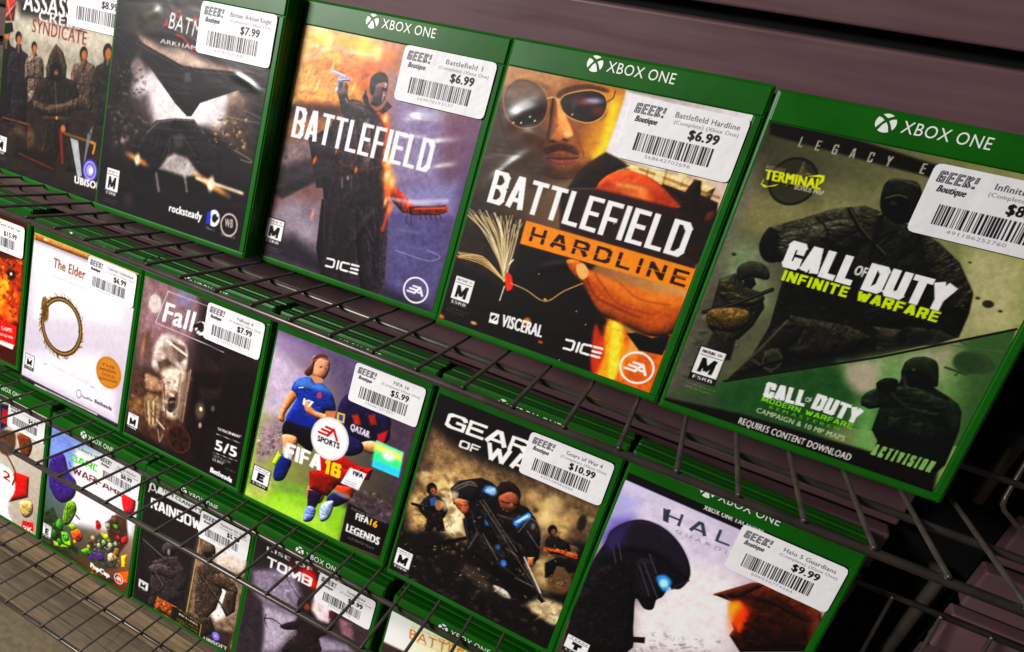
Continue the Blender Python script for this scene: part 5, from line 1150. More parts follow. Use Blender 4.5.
('l',[24.6,48.5,25.9,47.1],0.67,'#241c1a',0.6,0.25,0),
('l',[83,28.3,83.9,29.7],0.76,'#e8d4a8',0.6,0.25,0),
('l',[62.2,69.3,64.2,69.3],0.48,'#5c4a3c',0.6,0.25,0),
('l',[36.7,48.7,37.9,50.2],0.78,'#5c4a3c',0.6,0.25,0),
('l',[20.5,57,20.7,55.6],0.41,'#1a1412',0.6,0.25,0),
('l',[13.7,48.8,14.8,49.4],0.34,'#241c1a',0.6,0.25,0),
('l',[70.2,91.1,70.9,91.8],0.46,'#e8d4a8',0.6,0.25,0),
('l',[45,42.1,43.7,41.3],0.34,'#241c1a',0.6,0.25,0),
('l',[117,56.5,115.6,55.8],0.74,'#a88a60',0.6,0.25,0),
('l',[51.7,83.7,50.9,83.5],0.34,'#241c1a',0.6,0.25,0),
('l',[77,33,78.3,33.3],0.34,'#5c4a3c',0.6,0.25,0),
('l',[30.3,84.2,30.3,82.2],0.34,'#1a1412',0.6,0.25,0),
('l',[110,79,108.5,78.9],0.72,'#5c4a3c',0.6,0.25,0),
('l',[47.7,42,48,40.4],0.33,'#a88a60',0.6,0.25,0),
('l',[111.2,82.6,111.6,81.1],0.56,'#c8a878',0.6,0.25,0),
('l',[74.9,35.3,75.1,35.6],0.63,'#c8a878',0.6,0.25,0),
('l',[105.1,35,103.3,36],0.46,'#e8d4a8',0.6,0.25,0),
('l',[37.9,65,38.4,64.8],0.39,'#5c4a3c',0.6,0.25,0),
('l',[14.1,65.3,14.5,65.1],0.65,'#e8d4a8',0.6,0.25,0),
('l',[-1.3,80,-1,81.2],0.63,'#e8d4a8',0.6,0.25,0),
('l',[53.5,73.1,54.3,73.3],0.8,'#c8a878',0.6,0.25,0),
('l',[118.4,44.9,119.2,43.8],0.39,'#5c4a3c',0.6,0.25,0),
('l',[135.7,48,134.3,47.5],0.44,'#1a1412',0.6,0.25,0),
('l',[131.3,40.4,131.3,38.8],0.8,'#a88a60',0.6,0.25,0),
('l',[24.8,28.2,24.8,28.8],0.39,'#5c4a3c',0.6,0.25,0),
('l',[3,33,1.9,33.9],0.38,'#c8a878',0.6,0.25,0),
('l',[60.6,87.7,59.8,88.6],0.4,'#5c4a3c',0.6,0.25,0),
('l',[32.2,53.5,32.5,53.7],0.75,'#c8a878',0.6,0.25,0),
('l',[37.4,66.9,37.4,68.5],0.77,'#e8d4a8',0.6,0.25,0),
('l',[15.9,86.6,15.4,87.7],0.76,'#1a1412',0.6,0.25,0),
('l',[97.1,86.4,96.4,88.1],0.36,'#a88a60',0.6,0.25,0),
('l',[17.5,35.2,16.4,32.8],0.62,'#241c1a',0.6,0.25,0),
('l',[86.6,31.9,85.9,32.3],0.51,'#1a1412',0.6,0.25,0),
('l',[38.5,63.1,38.1,60.8],0.72,'#1a1412',0.6,0.25,0),
('l',[57,78.5,55.6,76.8],0.68,'#c8a878',0.6,0.25,0),
('l',[32.2,40.5,30.7,39.8],0.64,'#e8d4a8',0.6,0.25,0),
('l',[53,86.2,51.2,86.5],0.48,'#c8a878',0.6,0.25,0),
('l',[72.1,35.4,73.1,35.5],0.46,'#5c4a3c',0.6,0.25,0),
('l',[42.2,73.2,41.6,71.4],0.59,'#5c4a3c',0.6,0.25,0),
('l',[8.9,87.3,8.9,88.6],0.3,'#1a1412',0.6,0.25,0),
('l',[5.1,69,4.8,68.2],0.41,'#241c1a',0.6,0.25,0),
('l',[23.1,31.1,21.9,30],0.61,'#241c1a',0.6,0.25,0),
('l',[73.1,82.2,72.6,82.8],0.43,'#c8a878',0.6,0.25,0),
('l',[23.6,54.5,23.3,56.2],0.67,'#1a1412',0.6,0.25,0),
('l',[85,29.8,86.1,32.7],0.31,'#a88a60',0.6,0.25,0),
('l',[83.5,51.7,82.6,52.2],0.54,'#c8a878',0.6,0.25,0),
('l',[76.7,74.3,75.7,73.5],0.62,'#241c1a',0.6,0.25,0),
('l',[21.6,17,19.7,16],0.45,'#e8d4a8',0.6,0.25,0),
('l',[30.6,36.1,30.1,34.3],0.44,'#241c1a',0.6,0.25,0),
('l',[51.1,42,51,44.2],0.41,'#1a1412',0.6,0.25,0),
('l',[102.6,76,103.1,78.1],0.5,'#a88a60',0.6,0.25,0),
('l',[62.6,29,64.9,28.2],0.33,'#5c4a3c',0.6,0.25,0),
('l',[71.5,94.9,71.7,94.3],0.47,'#241c1a',0.6,0.25,0),
('l',[21.3,56.8,22.7,56.6],0.38,'#5c4a3c',0.6,0.25,0),
('l',[97.6,50.5,98,51.9],0.61,'#c8a878',0.6,0.25,0),
('l',[82.5,79.3,84,80.5],0.54,'#241c1a',0.6,0.25,0),
('l',[29.5,28.3,29.4,28.3],0.62,'#a88a60',0.6,0.25,0),
('l',[123.7,83.8,124.9,82.5],0.34,'#5c4a3c',0.6,0.25,0),
('l',[86.9,61.1,88.3,60.2],0.37,'#5c4a3c',0.6,0.25,0),
('l',[95.7,52.3,94,53.2],0.32,'#e8d4a8',0.6,0.25,0),
('l',[108.3,72.5,106.9,73.4],0.31,'#5c4a3c',0.6,0.25,0),
('l',[74.3,48.9,75.2,47.7],0.66,'#a88a60',0.6,0.25,0),
('l',[65.6,60.4,66.2,60.5],0.32,'#c8a878',0.6,0.25,0),
('l',[42.5,55.5,40.4,55.9],0.76,'#1a1412',0.6,0.25,0),
('l',[119.4,89.7,119.8,90.2],0.33,'#5c4a3c',0.6,0.25,0),
('l',[115.7,71.3,114.8,71.9],0.48,'#e8d4a8',0.6,0.25,0),
('l',[48.2,33.8,46.9,34.2],0.42,'#1a1412',0.6,0.25,0),
('l',[110.9,31.9,109.6,30.9],0.43,'#c8a878',0.6,0.25,0),
('l',[64.8,77.2,63.8,75.4],0.35,'#5c4a3c',0.6,0.25,0),
('l',[32.6,80.9,33.9,82.7],0.46,'#a88a60',0.6,0.25,0),
('l',[12.4,17.8,11.6,19.7],0.43,'#c8a878',0.6,0.25,0),
('l',[99.3,48.7,99.7,51.2],0.45,'#5c4a3c',0.6,0.25,0),
('l',[22.3,34.1,22.6,34.9],0.78,'#1a1412',0.6,0.25,0),
('l',[35.6,59,36.8,61.9],0.54,'#241c1a',0.6,0.25,0),
('l',[121.8,72.5,121.5,71.2],0.42,'#5c4a3c',0.6,0.25,0),
('l',[15.3,43.6,15.8,43.9],0.49,'#a88a60',0.6,0.25,0),
('l',[92.5,52.2,92.4,52.8],0.37,'#e8d4a8',0.6,0.25,0),
('l',[3.7,38.5,3.9,36.4],0.53,'#c8a878',0.6,0.25,0),
('l',[26.9,67,26.5,68.1],0.73,'#5c4a3c',0.6,0.25,0),
('l',[28.6,70.9,29.6,69.3],0.57,'#241c1a',0.6,0.25,0),
('l',[61.4,45.9,60.8,47.6],0.39,'#a88a60',0.6,0.25,0),
('l',[64.1,33.6,64.1,35],0.42,'#e8d4a8',0.6,0.25,0),
('l',[99.9,71.8,99.5,69.6],0.78,'#241c1a',0.6,0.25,0),
('l',[71.6,39.4,70.9,36.9],0.73,'#5c4a3c',0.6,0.25,0),
('l',[34.8,90.7,41.5,98.3,48.5,99.6],0.7,'#b0a49a',0.55,0.35,0),
('l',[35.3,83.5,45.2,85.7],0.7,'#b0a49a',0.55,0.35,0),
('l',[52.7,99.1,61.4,100.4],0.7,'#b0a49a',0.55,0.35,0),
('l',[85.4,79.8,89.8,94.1],0.7,'#b0a49a',0.55,0.35,0),
('l',[90.8,83.8,102.1,75],0.7,'#b0a49a',0.55,0.35,0),
('l',[81.3,64.2,90.9,61.8],0.7,'#b0a49a',0.55,0.35,0),
('l',[62.3,66.9,78,52.5],0.7,'#b0a49a',0.55,0.35,0),
('l',[93.6,45.7,106.9,45.5],0.7,'#b0a49a',0.55,0.35,0),
('l',[55.4,50.7,58.3,64.8],0.7,'#b0a49a',0.55,0.35,0),
('e',36,86.8,1.2,2.4,0,'#c8b8a8',0.5,0.8),
('e',93.6,88.8,1.5,2.4,0,'#b8aca4',0.5,0.8),
('n',0.16,1.3,12),
('c','GEARS',12.2,133.1,91.9,136,11.5,'#e4e0de',2.6,1.2,0.1,1),
('c','OF',26.6,122.3,41.9,123.3,6,'#dcd8d6',1.5,0.7,0.1,1),
('c','WAR',46.5,122.2,93.4,124.3,13,'#e4e0de',2.6,1,0,1),
('l',[13.2,133.9,21.6,134.2],0.8,'#1a1416',0,0.2,0),
('p',[3.5,7.3,17.7,7.3,17.7,25.9,3.5,25.9],'#141012',1,0.12,0,0),
('p',[4.1,7.9,17.1,7.9,17.1,25.3,4.1,25.3],'#f0ecea',1,0.12,0,0),
('p',[4.88,21.47,16.32,21.47,16.32,21.73,4.88,21.73],'#141012',1,0.12,0,0),
('t','MATURE 17+',5.4,22.69,15.8,22.69,1.48,'#141012',0.1,0,1),
('c','M',6.31,12.6,14.11,12.6,7.66,'#0c0a0c',1.95,0,0.06,1),
('p',[4.1,7.9,17.1,7.9,17.1,11.21,4.1,11.21],'#141012',1,0.12,0,0),
('t','ESRB',5.4,8.68,15.8,8.68,1.74,'#f0ecea',0.25,0,1),
('t','Content Rating by the',3.8,4.94,19.05,4.94,1.04,'#a8a4a2',0,0,0.7),
('t','ESRB rated game',3.8,3.03,17.1,3.03,1.04,'#a8a4a2',0,0,0.7)],
'HALO': [
('g','#c8c4e4','#b8a8b4','#4a4038','#e0d4d0'),
('p',[2.5,145.8,57.7,149.2,76.9,127.3,78.9,107,60.3,95.5,36.5,123.2,12,124.2],'#cfc6d6',0.9,8,0.1,0),
('p',[53.7,113.7,83.5,119.4,95.3,67.8,47.2,35.1,36.7,65.4],'#e6dcdc',0.95,9,0.08,0),
('p',[-2.1,141,16.3,141,11.4,114,5.1,108],'#a8a4d0',0.8,7,0,0),
('p',[0.5,102.9,3.3,119.5,14.7,128.2,15,103.6],'#6a5aa8',0.7,5,0,0),
('m',[44.6,54.7,87.8,78,88.8,64.9,46.8,36.4],60,2,['#b8a8a8','#8a7c80','#d8ccca','#ece4e2'],0.5,31),
('e',32.2,78.2,6,8,0,'#8a7c84',0.5,5),
('p',[4.6,101.5,5.6,112.3,12.3,122.6,21,128.9,31.4,129.8,41.3,126.7,49.5,120.7,56,112.5,58.5,104.1,56.2,95,50.8,92.8,46.6,94.7,49.3,89.6,48.7,83.6,46.4,79.9,46.7,72.5,41.7,70,34.8,73.8,40.3,53.9,43.1,33.9,7.8,9.9,2.8,49,1.7,81.6],'#1c181e',1,0.5,0.35,1),
('p',[5.3,107.6,12.6,121.6,21.2,128.1,32.9,129.4,44.9,124,54.9,113,57.6,104.7,52,104.2,42.7,108,31.9,108.3,19,103.1,9.7,97.7],'#2a2530',1,0.6,0.2,1),
('p',[26.3,98.3,33.2,104.6,42.5,98.5,47,95,47.9,86.5,45.3,78,40,74.8,33.6,80],'#211d24',1,0.5,0.35,1),
('p',[0.9,42.9,4.7,78.7,15.4,91.9,29.6,84.4,34.3,71.1,43.1,33.9,7.8,9.9],'#1a161b',1,0.8,0.6,0),
('p',[5.8,109,12.6,121.6,21.3,128,33.5,128.8,44,124,52.5,115.9,57,105.4,48.5,111.4,31.4,114.6,17.1,108.7],'#2a2430',0.9,2.5,0.15,1),
('p',[5.3,102,6.7,111.8,14.1,122.5,14,106.9,10.3,95.8],'#4a3c78',0.7,4,0,0),
('l',[30.8,101,40.6,88.8,46.8,81.3],0.9,'#55525c',0.8,0.4,0),
('l',[29.5,96.8,41.7,80.4],0.9,'#55525c',0.8,0.4,0),
('l',[31.9,108.3,40.2,97.6],0.9,'#55525c',0.8,0.4,0),
('l',[12.4,106,17.9,95.7],0.9,'#55525c',0.8,0.4,0),
('l',[10.6,100.5,15.4,91.9],0.9,'#55525c',0.8,0.4,0),
('p',[41.1,94.8,44.9,99.3,50.2,96.9,50,90.1,47.1,88.3],'#4a9ae0',0.95,1.4,0,1),
('e',46.4,93.5,2.4,3,0,'#b8ecff',0.95,1.2),
('l',[51.9,92.3,58.5,103.1],1.4,'#3a3440',0.8,0.5,0),
('p',[40.1,45.4,49.4,50.8,50.6,46.4,42.2,42],'#171215',1,0.4,0,0),
('p',[74.3,101.7,80.1,108.9,90.3,120.7,102.5,126.2,120.8,123.5,128.4,121.3,132.7,112.4,133.4,95.3,100.8,73.1,91.6,80.5,92.3,86,89.6,89.2,92.3,95.9,91.6,102.7,82.5,102.4],'#3c1c11',1,0.5,0.3,0),
('p',[92,121,102.6,125.8,120.5,123.3,127.8,120.5,125.1,112.2,107.6,112.8,93.8,111.4],'#5a2a18',1,0.5,0.25,1),
('p',[93.1,103.7,109,109,125.2,107.5,131,97,102.7,77.9,95.3,87.9],'#2c140d',1,0.5,0.4,0),
('l',[74.9,102.6,92.1,120.8,103,125.6,120.9,123.1],0.9,'#8a4a30',0.7,0.4,0),
('p',[74.5,101.3,91.8,121.6,96.7,122.7,87.9,107.7],'#4a2414',1,0.6,0.2,0),
('p',[122.8,122.5,128.7,122.7,133.5,108.2,131,97],'#8a4a34',0.7,3,0.2,0),
('p',[83.8,101.5,88.8,105.3,94.6,99.7,95.7,86.9,92.3,88.5,88.1,93.2],'#ff7a18',0.95,2.5,0.1,1),
('e',88.6,98.4,2.6,5,0,'#ffd83c',0.95,1.8),
('e',92.3,95.9,5,9,0,'#e84a10',0.7,4),
('p',[79.7,105,83.8,103.9,90.8,80,93.1,81.5,87.1,99.9],'#f0b090',0.4,2,0,0),
('m',[89.4,113.4,121.5,121.6,128.3,95.2,102,79.9],60,3,['#4a2010','#220e0a','#5c2a18','#2a120c'],0.5,32),
('p',[1.5,149.6,131,149.6,131,156,1.5,156],'#171214',1,0.12,0,0),
('t','XBOX ONE EXCLUSIVE',49.5,152.4,84.2,153.5,3.2,'#f0ecea',0.5,0,1),
('c','HALO',31.9,134.4,85.9,137.1,8.6,'#454d58',1.7,5.5,0,1),
('t','G U A R D I A N S',40.4,130.1,88,131.4,2.4,'#8a8490',0.1,0,1),
('p',[28.7,142.3,32.6,142.2,34.9,133.9,31.3,134.1],'#3c424c',0.9,0.3,0,0),
('p',[4.6,10.6,21.2,10.6,21.2,25.3,4.6,25.3],'#141012',1,0.12,0,0),
('p',[5.2,11.2,20.6,11.2,20.6,24.7,5.2,24.7],'#f0ecea',1,0.12,0,0),
('p',[6.12,21.73,19.68,21.73,19.68,21.93,6.12,21.93],'#141012',1,0.12,0,0),
('t','TEEN',6.74,22.68,19.06,22.68,1.15,'#141012',0.1,0,1),
('c','T',9.36,14.84,15.98,14.84,5.94,'#0c0a0c',2.93,0,0.06,1),
('p',[5.2,11.2,20.6,11.2,20.6,13.76,5.2,13.76],'#141012',1,0.12,0,0),
('t','ESRB',6.74,11.81,19.06,11.81,1.35,'#f0ecea',0.25,0,1),
('t','Content Rating by the',4.9,8.9,22.91,8.9,0.81,'#a8a4a2',0,0,0.7),
('t','ESRB rated game',4.9,7.42,20.6,7.42,0.81,'#a8a4a2',0,0,0.7),
('n',0.04,1.2,13)],
'NBA': [
('g','#b8b0a8','#c8c0b4','#d8d4cc','#a89c90'),
('p',[56.4,144.2,72.7,147.4,71.3,121.2,59.9,110],'#1c2440',0.95,2,0,0),
('p',[61.1,139.6,71.3,140.5,71.1,122.8,60.8,121.8],'#c0282c',0.9,1,0,0),
('p',[88.1,118.5,103.8,123.5,112.3,112.7,107,95.8,96.9,94.7,91.4,107],'#7a4424',1,0.8,0.4,1),
('p',[59.9,110,84.2,116.9,82.9,90.3,62.4,84.8],'#5a3a2c',0.9,2,0.4,1),
('p',[89.3,69.9,111.6,73.3,112.6,47.1,81.3,25.7,63.2,34.4],'#c8201c',1,0.8,0.2,0),
('p',[47.8,58.3,80.9,69.5,91.7,47.6,82,19.1,97.8,-8,54.9,-15],'#f0ecec',1,2,0.12,1),
('t','2',69.8,54.5,82.6,53.5,10,'#8a2420',1,0,1),
('l',[70.5,88.3,89.3,69.9,87,52.1],2.6,'#6a3c28',1,0.8,1),
('p',[101.3,36.8,119.2,43.5,121.9,31.2,113.6,20.5,103.7,22.6],'#c8b078',1,0.8,0.3,1),
('l',[103.8,32.9,118.7,29.7],1,'#6a5430',0.8,0.2,0),
('p',[108,14.3,124.2,18.7,126.9,9.8,118,0.2,106.1,1.3],'#c82420',1,0.4,0,0),
('t','2K',110.2,2.3,124.8,6,5.5,'#f4ecec',1,0,1),
('t','SPORTS',113.9,-1.1,127.7,2.6,1.8,'#c82420',0.3,0,1),
('n',0.12,1.6,14)],
'PVZ': [
('g','#8aa4d8','#d8dce8','#3a4a24','#6a3a24'),
('p',[-0.3,154.1,48.8,154,42.3,116.6,3.4,120.9],'#8a9cdc',0.9,6,0.1,0),
('p',[38.6,146.3,130.1,155,128,79.4,35.4,47.6],'#ece8ee',0.95,7,0.06,0),
('p',[5.6,118.7,21.8,129.3,31.6,111.5,43.9,104.5,42.5,84.4,25,69.1,8.3,77.5,2.1,97.5],'#4a2c7c',1,1,0.4,1),
('m',[0,116.1,37.3,126.9,38.9,82.6,4.8,72.5],30,2,['#6a4aa8','#2c1c50','#8a6ac8','#1c1430'],0.6,33),
('p',[0.8,43.3,14.3,56.9,25.9,42.6,41.7,25.4,57.3,25.2,55.1,12,31.9,8,3.7,6.9],'#33402a',1,2,0.5,0),
('p',[30.1,56.5,33.9,73.4,42.8,79.5,48.3,74,46.8,63.3,39.9,48.1,31.6,43.9],'#6a8a2c',1,0.6,0.4,1),
('l',[32.3,70.9,32.2,47.5],0.8,'#3a5018',0.7,0.4,0),
('l',[35.7,71.3,34.8,48.8],0.8,'#3a5018',0.7,0.4,0),
('l',[39.2,71.7,37.3,50.2],0.8,'#3a5018',0.7,0.4,0),
('l',[42.6,72.1,39.9,51.5],0.8,'#3a5018',0.7,0.4,0),
('l',[46,72.5,42.5,52.8],0.8,'#3a5018',0.7,0.4,0),
('e',37.4,28.2,7,8,0,'#5aa82c',1,1),
('e',39.8,24.4,5,4,0,'#b8e820',0.9,1.5),
('p',[43.8,40.1,50.6,47.8,58.3,47.7,61.1,40.8,56.3,33.2,48.6,32.5],'#d86a2c',1,0.8,0.3,1),
('e',53.4,40.9,2.6,3,0,'#c82c1c',0.95,0.8),
('p',[19,15,30.7,17.8,42.5,18.9,35.2,13.3,21.7,9.5],'#a8d030',0.9,1,0.3,0),
('e',49.5,56.5,3.4,3,0,'#e8e4ec',1,0.6),
('l',[48.6,64.2,53.6,61.9],2,'#241c1c',1,0.2,0),
('p',[77,70.6,80.3,73.9,85.5,70.1,83.6,63.4,79,62.6],'#a81c28',1,0.5,0,1),
('p',[90.2,75.8,103.9,94,118,94.9,123.7,69.1,114.1,49.2,97.9,60.2],'#4a3428',0.95,2,0.5,0),
('e',94.1,73.7,2.4,4,0,'#f0ecf0',0.9,0.8),
('e',102.3,86.8,5,4,0,'#5a4434',0.95,1),
('e',104.3,79,3,2.4,0,'#58b030',0.95,0.8),
('p',[70.7,40.8,83.5,57.5,101.3,62,114.1,49.2,113.4,28.9,92.7,17.4,71.6,19.3],'#4a4a44',1,2,0.5,0),
('e',92.5,59,7,2.6,-0.3,'#b8c828',0.95,0.8),
('e',76.4,47.2,3.4,4,0,'#a87c4c',0.95,0.8),
('e',90.9,50.8,2,3,0,'#f0ecec',0.95,0.5),
('e',107.3,57.9,2,3,0,'#f0ecec',0.95,0.5),
('e',100,51.5,3,4,0,'#d0b0a0',0.9,0.8),
('p',[71.6,19.3,82.7,35.5,85.1,31.8,73.8,17.1],'#5c2c8c',0.95,0.8,0,0),
('p',[117,47.5,124.3,53.1,125.2,35.5,119.9,34.2],'#e8c81c',0.95,0.8,0.2,0),
('e',108.4,44.5,2,7,0,'#d8a848',0.9,0.8),
('m',[68.1,46.1,115.6,63.1,116.8,30.8,73.4,20.3],90,1.5,['#7a8a3c','#3a2c2c','#c8b898','#8a3c2c','#e0dcd0','#4a5a80','#241c20'],0.7,34),
('m',[2.1,40.6,56.5,31.6,54.9,13.6,7.2,12.2],70,1.6,['#58883a','#1c2818','#94b844','#30481c'],0.6,35),
('p',[1.6,7.5,47.5,9.6,79.5,3.1,131.1,20.3,102.1,3.8,59.8,6,4,3.5],'#3a2c1c',0.9,2,0.3,0),
('m',[48.1,4.8,128.2,27.2,127.7,18.5,64.6,-1.7],30,1.6,['#b84a24','#e87a28','#6a3418','#d8a058'],0.7,36),
('p',[115.8,25.2,130.6,35.2,130.2,19.8,115.9,11.6],'#e86a1c',0.95,1.5,0.2,0),
('p',[42.2,29.8,41.25,33.03,38.75,35.03,35.66,35.03,33.16,33.03,32.2,29.8,33.15,26.57,35.65,24.57,38.74,24.57,41.24,26.57],'#5cb030',1,0.25,0.12,1),
('p',[35.3,31.2,34.8,32.88,33.5,33.92,31.9,33.92,30.6,32.88,30.1,31.2,30.6,29.52,31.9,28.48,33.5,28.48,34.8,29.52],'#78c840',1,0.25,0.12,1),
('p',[32.7,18.4,31.94,20.99,29.94,22.58,27.46,22.58,25.46,20.99,24.7,18.4,25.46,15.81,27.46,14.22,29.94,14.22,31.94,15.81],'#3c8024',1,0.25,0.12,1),
('p',[57,40.9,56.31,43.23,54.51,44.67,52.29,44.67,50.49,43.23,49.8,40.9,50.49,38.57,52.29,37.13,54.51,37.13,56.31,38.57],'#d85a28',1,0.25,0.12,1),
('p',[79.7,48,79.05,50.2,77.35,51.56,75.25,51.56,73.55,50.2,72.9,48,73.55,45.8,75.25,44.44,77.35,44.44,79.05,45.8],'#b08858',1,0.25,0.12,1),
('p',[94.8,51.2,94.23,53.14,92.73,54.34,90.87,54.34,89.37,53.14,88.8,51.2,89.37,49.26,90.87,48.06,92.73,48.06,94.23,49.26],'#8a9a70',1,0.25,0.12,1),
('p',[104.1,52,103.49,54.07,101.89,55.35,99.91,55.35,98.31,54.07,97.7,52,98.31,49.93,99.91,48.65,101.89,48.65,103.49,49.93],'#a8b088',1,0.25,0.12,1),
('p',[110.6,57.3,110.07,59.11,108.67,60.23,106.93,60.23,105.53,59.11,105,57.3,105.53,55.49,106.93,54.37,108.66,54.37,110.06,55.49],'#7a8a64',1,0.25,0.12,1),
('p',[88.4,43.6,87.83,45.54,86.33,46.74,84.47,46.74,82.97,45.54,82.4,43.6,82.97,41.66,84.47,40.46,86.33,40.46,87.83,41.66],'#9aa478',1,0.25,0.12,1),
('p',[96.3,73.3,95.73,75.24,94.23,76.44,92.37,76.44,90.87,75.24,90.3,73.3,90.87,71.36,92.37,70.16,94.23,70.16,95.73,71.36],'#8a9a6c',1,0.25,0.12,1),
('p',[106.5,85.3,105.74,87.89,103.74,89.48,101.26,89.48,99.26,87.89,98.5,85.3,99.26,82.71,101.26,81.12,103.74,81.12,105.74,82.71],'#6a5038',1,0.25,0.12,1),
('p',[82.8,68.1,82.3,69.78,81,70.82,79.4,70.82,78.1,69.78,77.6,68.1,78.1,66.42,79.4,65.38,81,65.38,82.3,66.42],'#b82030',1,0.25,0.12,1),
('p',[53.3,30.3,52.84,31.85,51.64,32.81,50.16,32.81,48.96,31.85,48.5,30.3,48.96,28.75,50.16,27.79,51.64,27.79,52.84,28.75],'#e8a030',1,0.25,0.12,1),
('p',[74.1,34.5,73.6,36.18,72.3,37.22,70.7,37.22,69.4,36.18,68.9,34.5,69.4,32.82,70.7,31.78,72.3,31.78,73.6,32.82],'#d89038',1,0.25,0.12,1),
('p',[112.3,66.5,111.8,68.18,110.5,69.22,108.9,69.22,107.6,68.18,107.1,66.5,107.6,64.82,108.9,63.78,110.5,63.78,111.8,64.82],'#c83028',1,0.25,0.12,1),
('p',[97.4,59.9,96.79,61.97,95.19,63.25,93.21,63.25,91.61,61.97,91,59.9,91.61,57.83,93.21,56.55,95.19,56.55,96.79,57.83],'#c8c030',1,0.25,0.12,1),
('e',35.7,29.4,0.7,0.8,0,'#f8f8f0',1,0.2),
('e',35.9,29.3,0.35,0.4,0,'#141210',1,0.15),
('e',38.7,30.3,0.7,0.8,0,'#f8f8f0',1,0.2),
('e',38.9,30.2,0.35,0.4,0,'#141210',1,0.15),
('e',75,48.1,0.7,0.8,0,'#f8f8f0',1,0.2),
('e',75.2,48,0.35,0.4,0,'#141210',1,0.15),
('e',77.5,49.1,0.7,0.8,0,'#f8f8f0',1,0.2),
('e',77.7,49,0.35,0.4,0,'#141210',1,0.15),
('e',91,51.6,0.7,0.8,0,'#f8f8f0',1,0.2),
('e',91.2,51.6,0.35,0.4,0,'#141210',1,0.15),
('e',92.9,52.3,0.7,0.8,0,'#f8f8f0',1,0.2),
('e',93.1,52.3,0.35,0.4,0,'#141210',1,0.15),
('e',100.1,52.2,0.7,0.8,0,'#f8f8f0',1,0.2),
('e',100.3,52.2,0.35,0.4,0,'#141210',1,0.15),
('e',102,52.9,0.7,0.8,0,'#f8f8f0',1,0.2),
('e',102.2,52.9,0.35,0.4,0,'#141210',1,0.15),
('e',107,57.6,0.7,0.8,0,'#f8f8f0',1,0.2),
('e',107.2,57.5,0.35,0.4,0,'#141210',1,0.15),
('e',108.6,58.1,0.7,0.8,0,'#f8f8f0',1,0.2),
('e',108.8,58,0.35,0.4,0,'#141210',1,0.15),
('e',92.7,73.8,0.7,0.8,0,'#f8f8f0',1,0.2),
('e',92.9,73.7,0.35,0.4,0,'#141210',1,0.15),
('e',94.1,74,0.7,0.8,0,'#f8f8f0',1,0.2),
('e',94.3,74,0.35,0.4,0,'#141210',1,0.15),
('p',[20.2,39.7,25.3,47.4,31.8,42.3,28.8,33.9,22.9,34.2],'#4a8a2c',1,0.4,0.3,1),
('p',[10.3,20.8,17.4,29.7,23.8,26.2,20.7,17.7],'#3a7024',1,0.4,0.3,1),
('p',[39.2,46.1,46.3,51.4,50.5,48.6,45.5,42.6],'#88b838',1,0.4,0.3,1),
('p',[61.3,24,69.9,32,76.1,28.6,69.4,21.5],'#5a9a30',1,0.4,0.3,1),
('p',[114.7,69.2,121.2,74.2,122.3,66.7,116.6,62.8],'#b02820',1,0.4,0.3,1),
('p',[83.3,30.8,90.1,36.2,94.7,30.3,87.9,24.9],'#5c3a7c',1,0.4,0.3,1),
('p',[99,39.3,105.6,44.6,108.6,36.3,102,31],'#c8b490',1,0.4,0.3,1),
('p',[107.3,52.1,113.4,53.8,113.7,45.7,108.4,44.5],'#8a6a3c',1,0.4,0.3,1),
('l',[72.1,29.8,81.7,43.3],0.8,'#241c18',0.8,0.3,0),
('l',[86.2,37.4,94,48.3],0.8,'#241c18',0.8,0.3,0),
('l',[98.8,40.9,106.2,53.2],0.8,'#241c18',0.8,0.3,0),
('l',[74.2,42.7,70,45.5],0.8,'#241c18',0.8,0.3,0),
('l',[45.4,27.3,53.7,23.3],0.8,'#241c18',0.8,0.3,0),
('l',[100.2,69.6,112.1,62.9],0.8,'#241c18',0.8,0.3,0),
('t','PLANTS VS ZOMBIES',38.9,144,100.3,146.4,2.8,'#3a7a24',0.4,0,1),
('c','GARDEN',32.8,126.7,95.3,131.7,8.4,'#58b828',2,0.7,0,1),
('c','WARFARE',37.1,112.8,109.6,116.9,8.4,'#7a3438',1.9,0.7,0,1),
('p',[107.8,119.7,124.5,124.9,125.6,106.7,114.1,100.9],'#c82430',0.95,1,0.2,1),
('t','PopCap',76.9,11.1,105.1,12.1,5.6,'#f4f4f0',1,0,1),
('r',117.7,17.9,6,6,0.78,'#f4f0ee',1),
('l',[116.02,19.58,119.02,19.58],0.9,'#f4f0ee',1,0.1,0),
('l',[114.7,18.02,118,18.02],0.9,'#f4f0ee',1,0.1,0),
('l',[113.74,16.46,117.4,16.46],0.9,'#f4f0ee',1,0.1,0),
('l',[117.4,16.46,119.5,19.7,121.42,16.34],1.02,'#f4f0ee',1,0.1,0),
('l',[118.9,17.3,120.82,17.3],0.78,'#f4f0ee',1,0.1,0),
('p',[1.1,12.5,15.4,12.5,15.4,31.6,1.1,31.6],'#141012',1,0.12,0,0),
('p',[1.7,13.1,14.8,13.1,14.8,31,1.7,31],'#f0ecea',1,0.12,0,0),
('p',[2.49,27.06,14.01,27.06,14.01,27.33,2.49,27.33],'#141012',1,0.12,0,0),
('t','EVERYONE',3.01,28.32,13.49,28.32,1.52,'#141012',0.1,0,1),
('c','E',5.24,17.93,10.87,17.93,7.88,'#0c0a0c',2.49,0,0.06,1),
('p',[1.7,13.1,14.8,13.1,14.8,16.5,1.7,16.5],'#141012',1,0.12,0,0),
('t','ESRB',3.01,13.91,13.49,13.91,1.79,'#f0ecea',0.25,0,1),
('t','Content Rating by the',1.4,10.06,16.77,10.06,1.07,'#a8a4a2',0,0,0.7),
('t','ESRB rated game',1.4,8.09,14.8,8.09,1.07,'#a8a4a2',0,0,0.7),
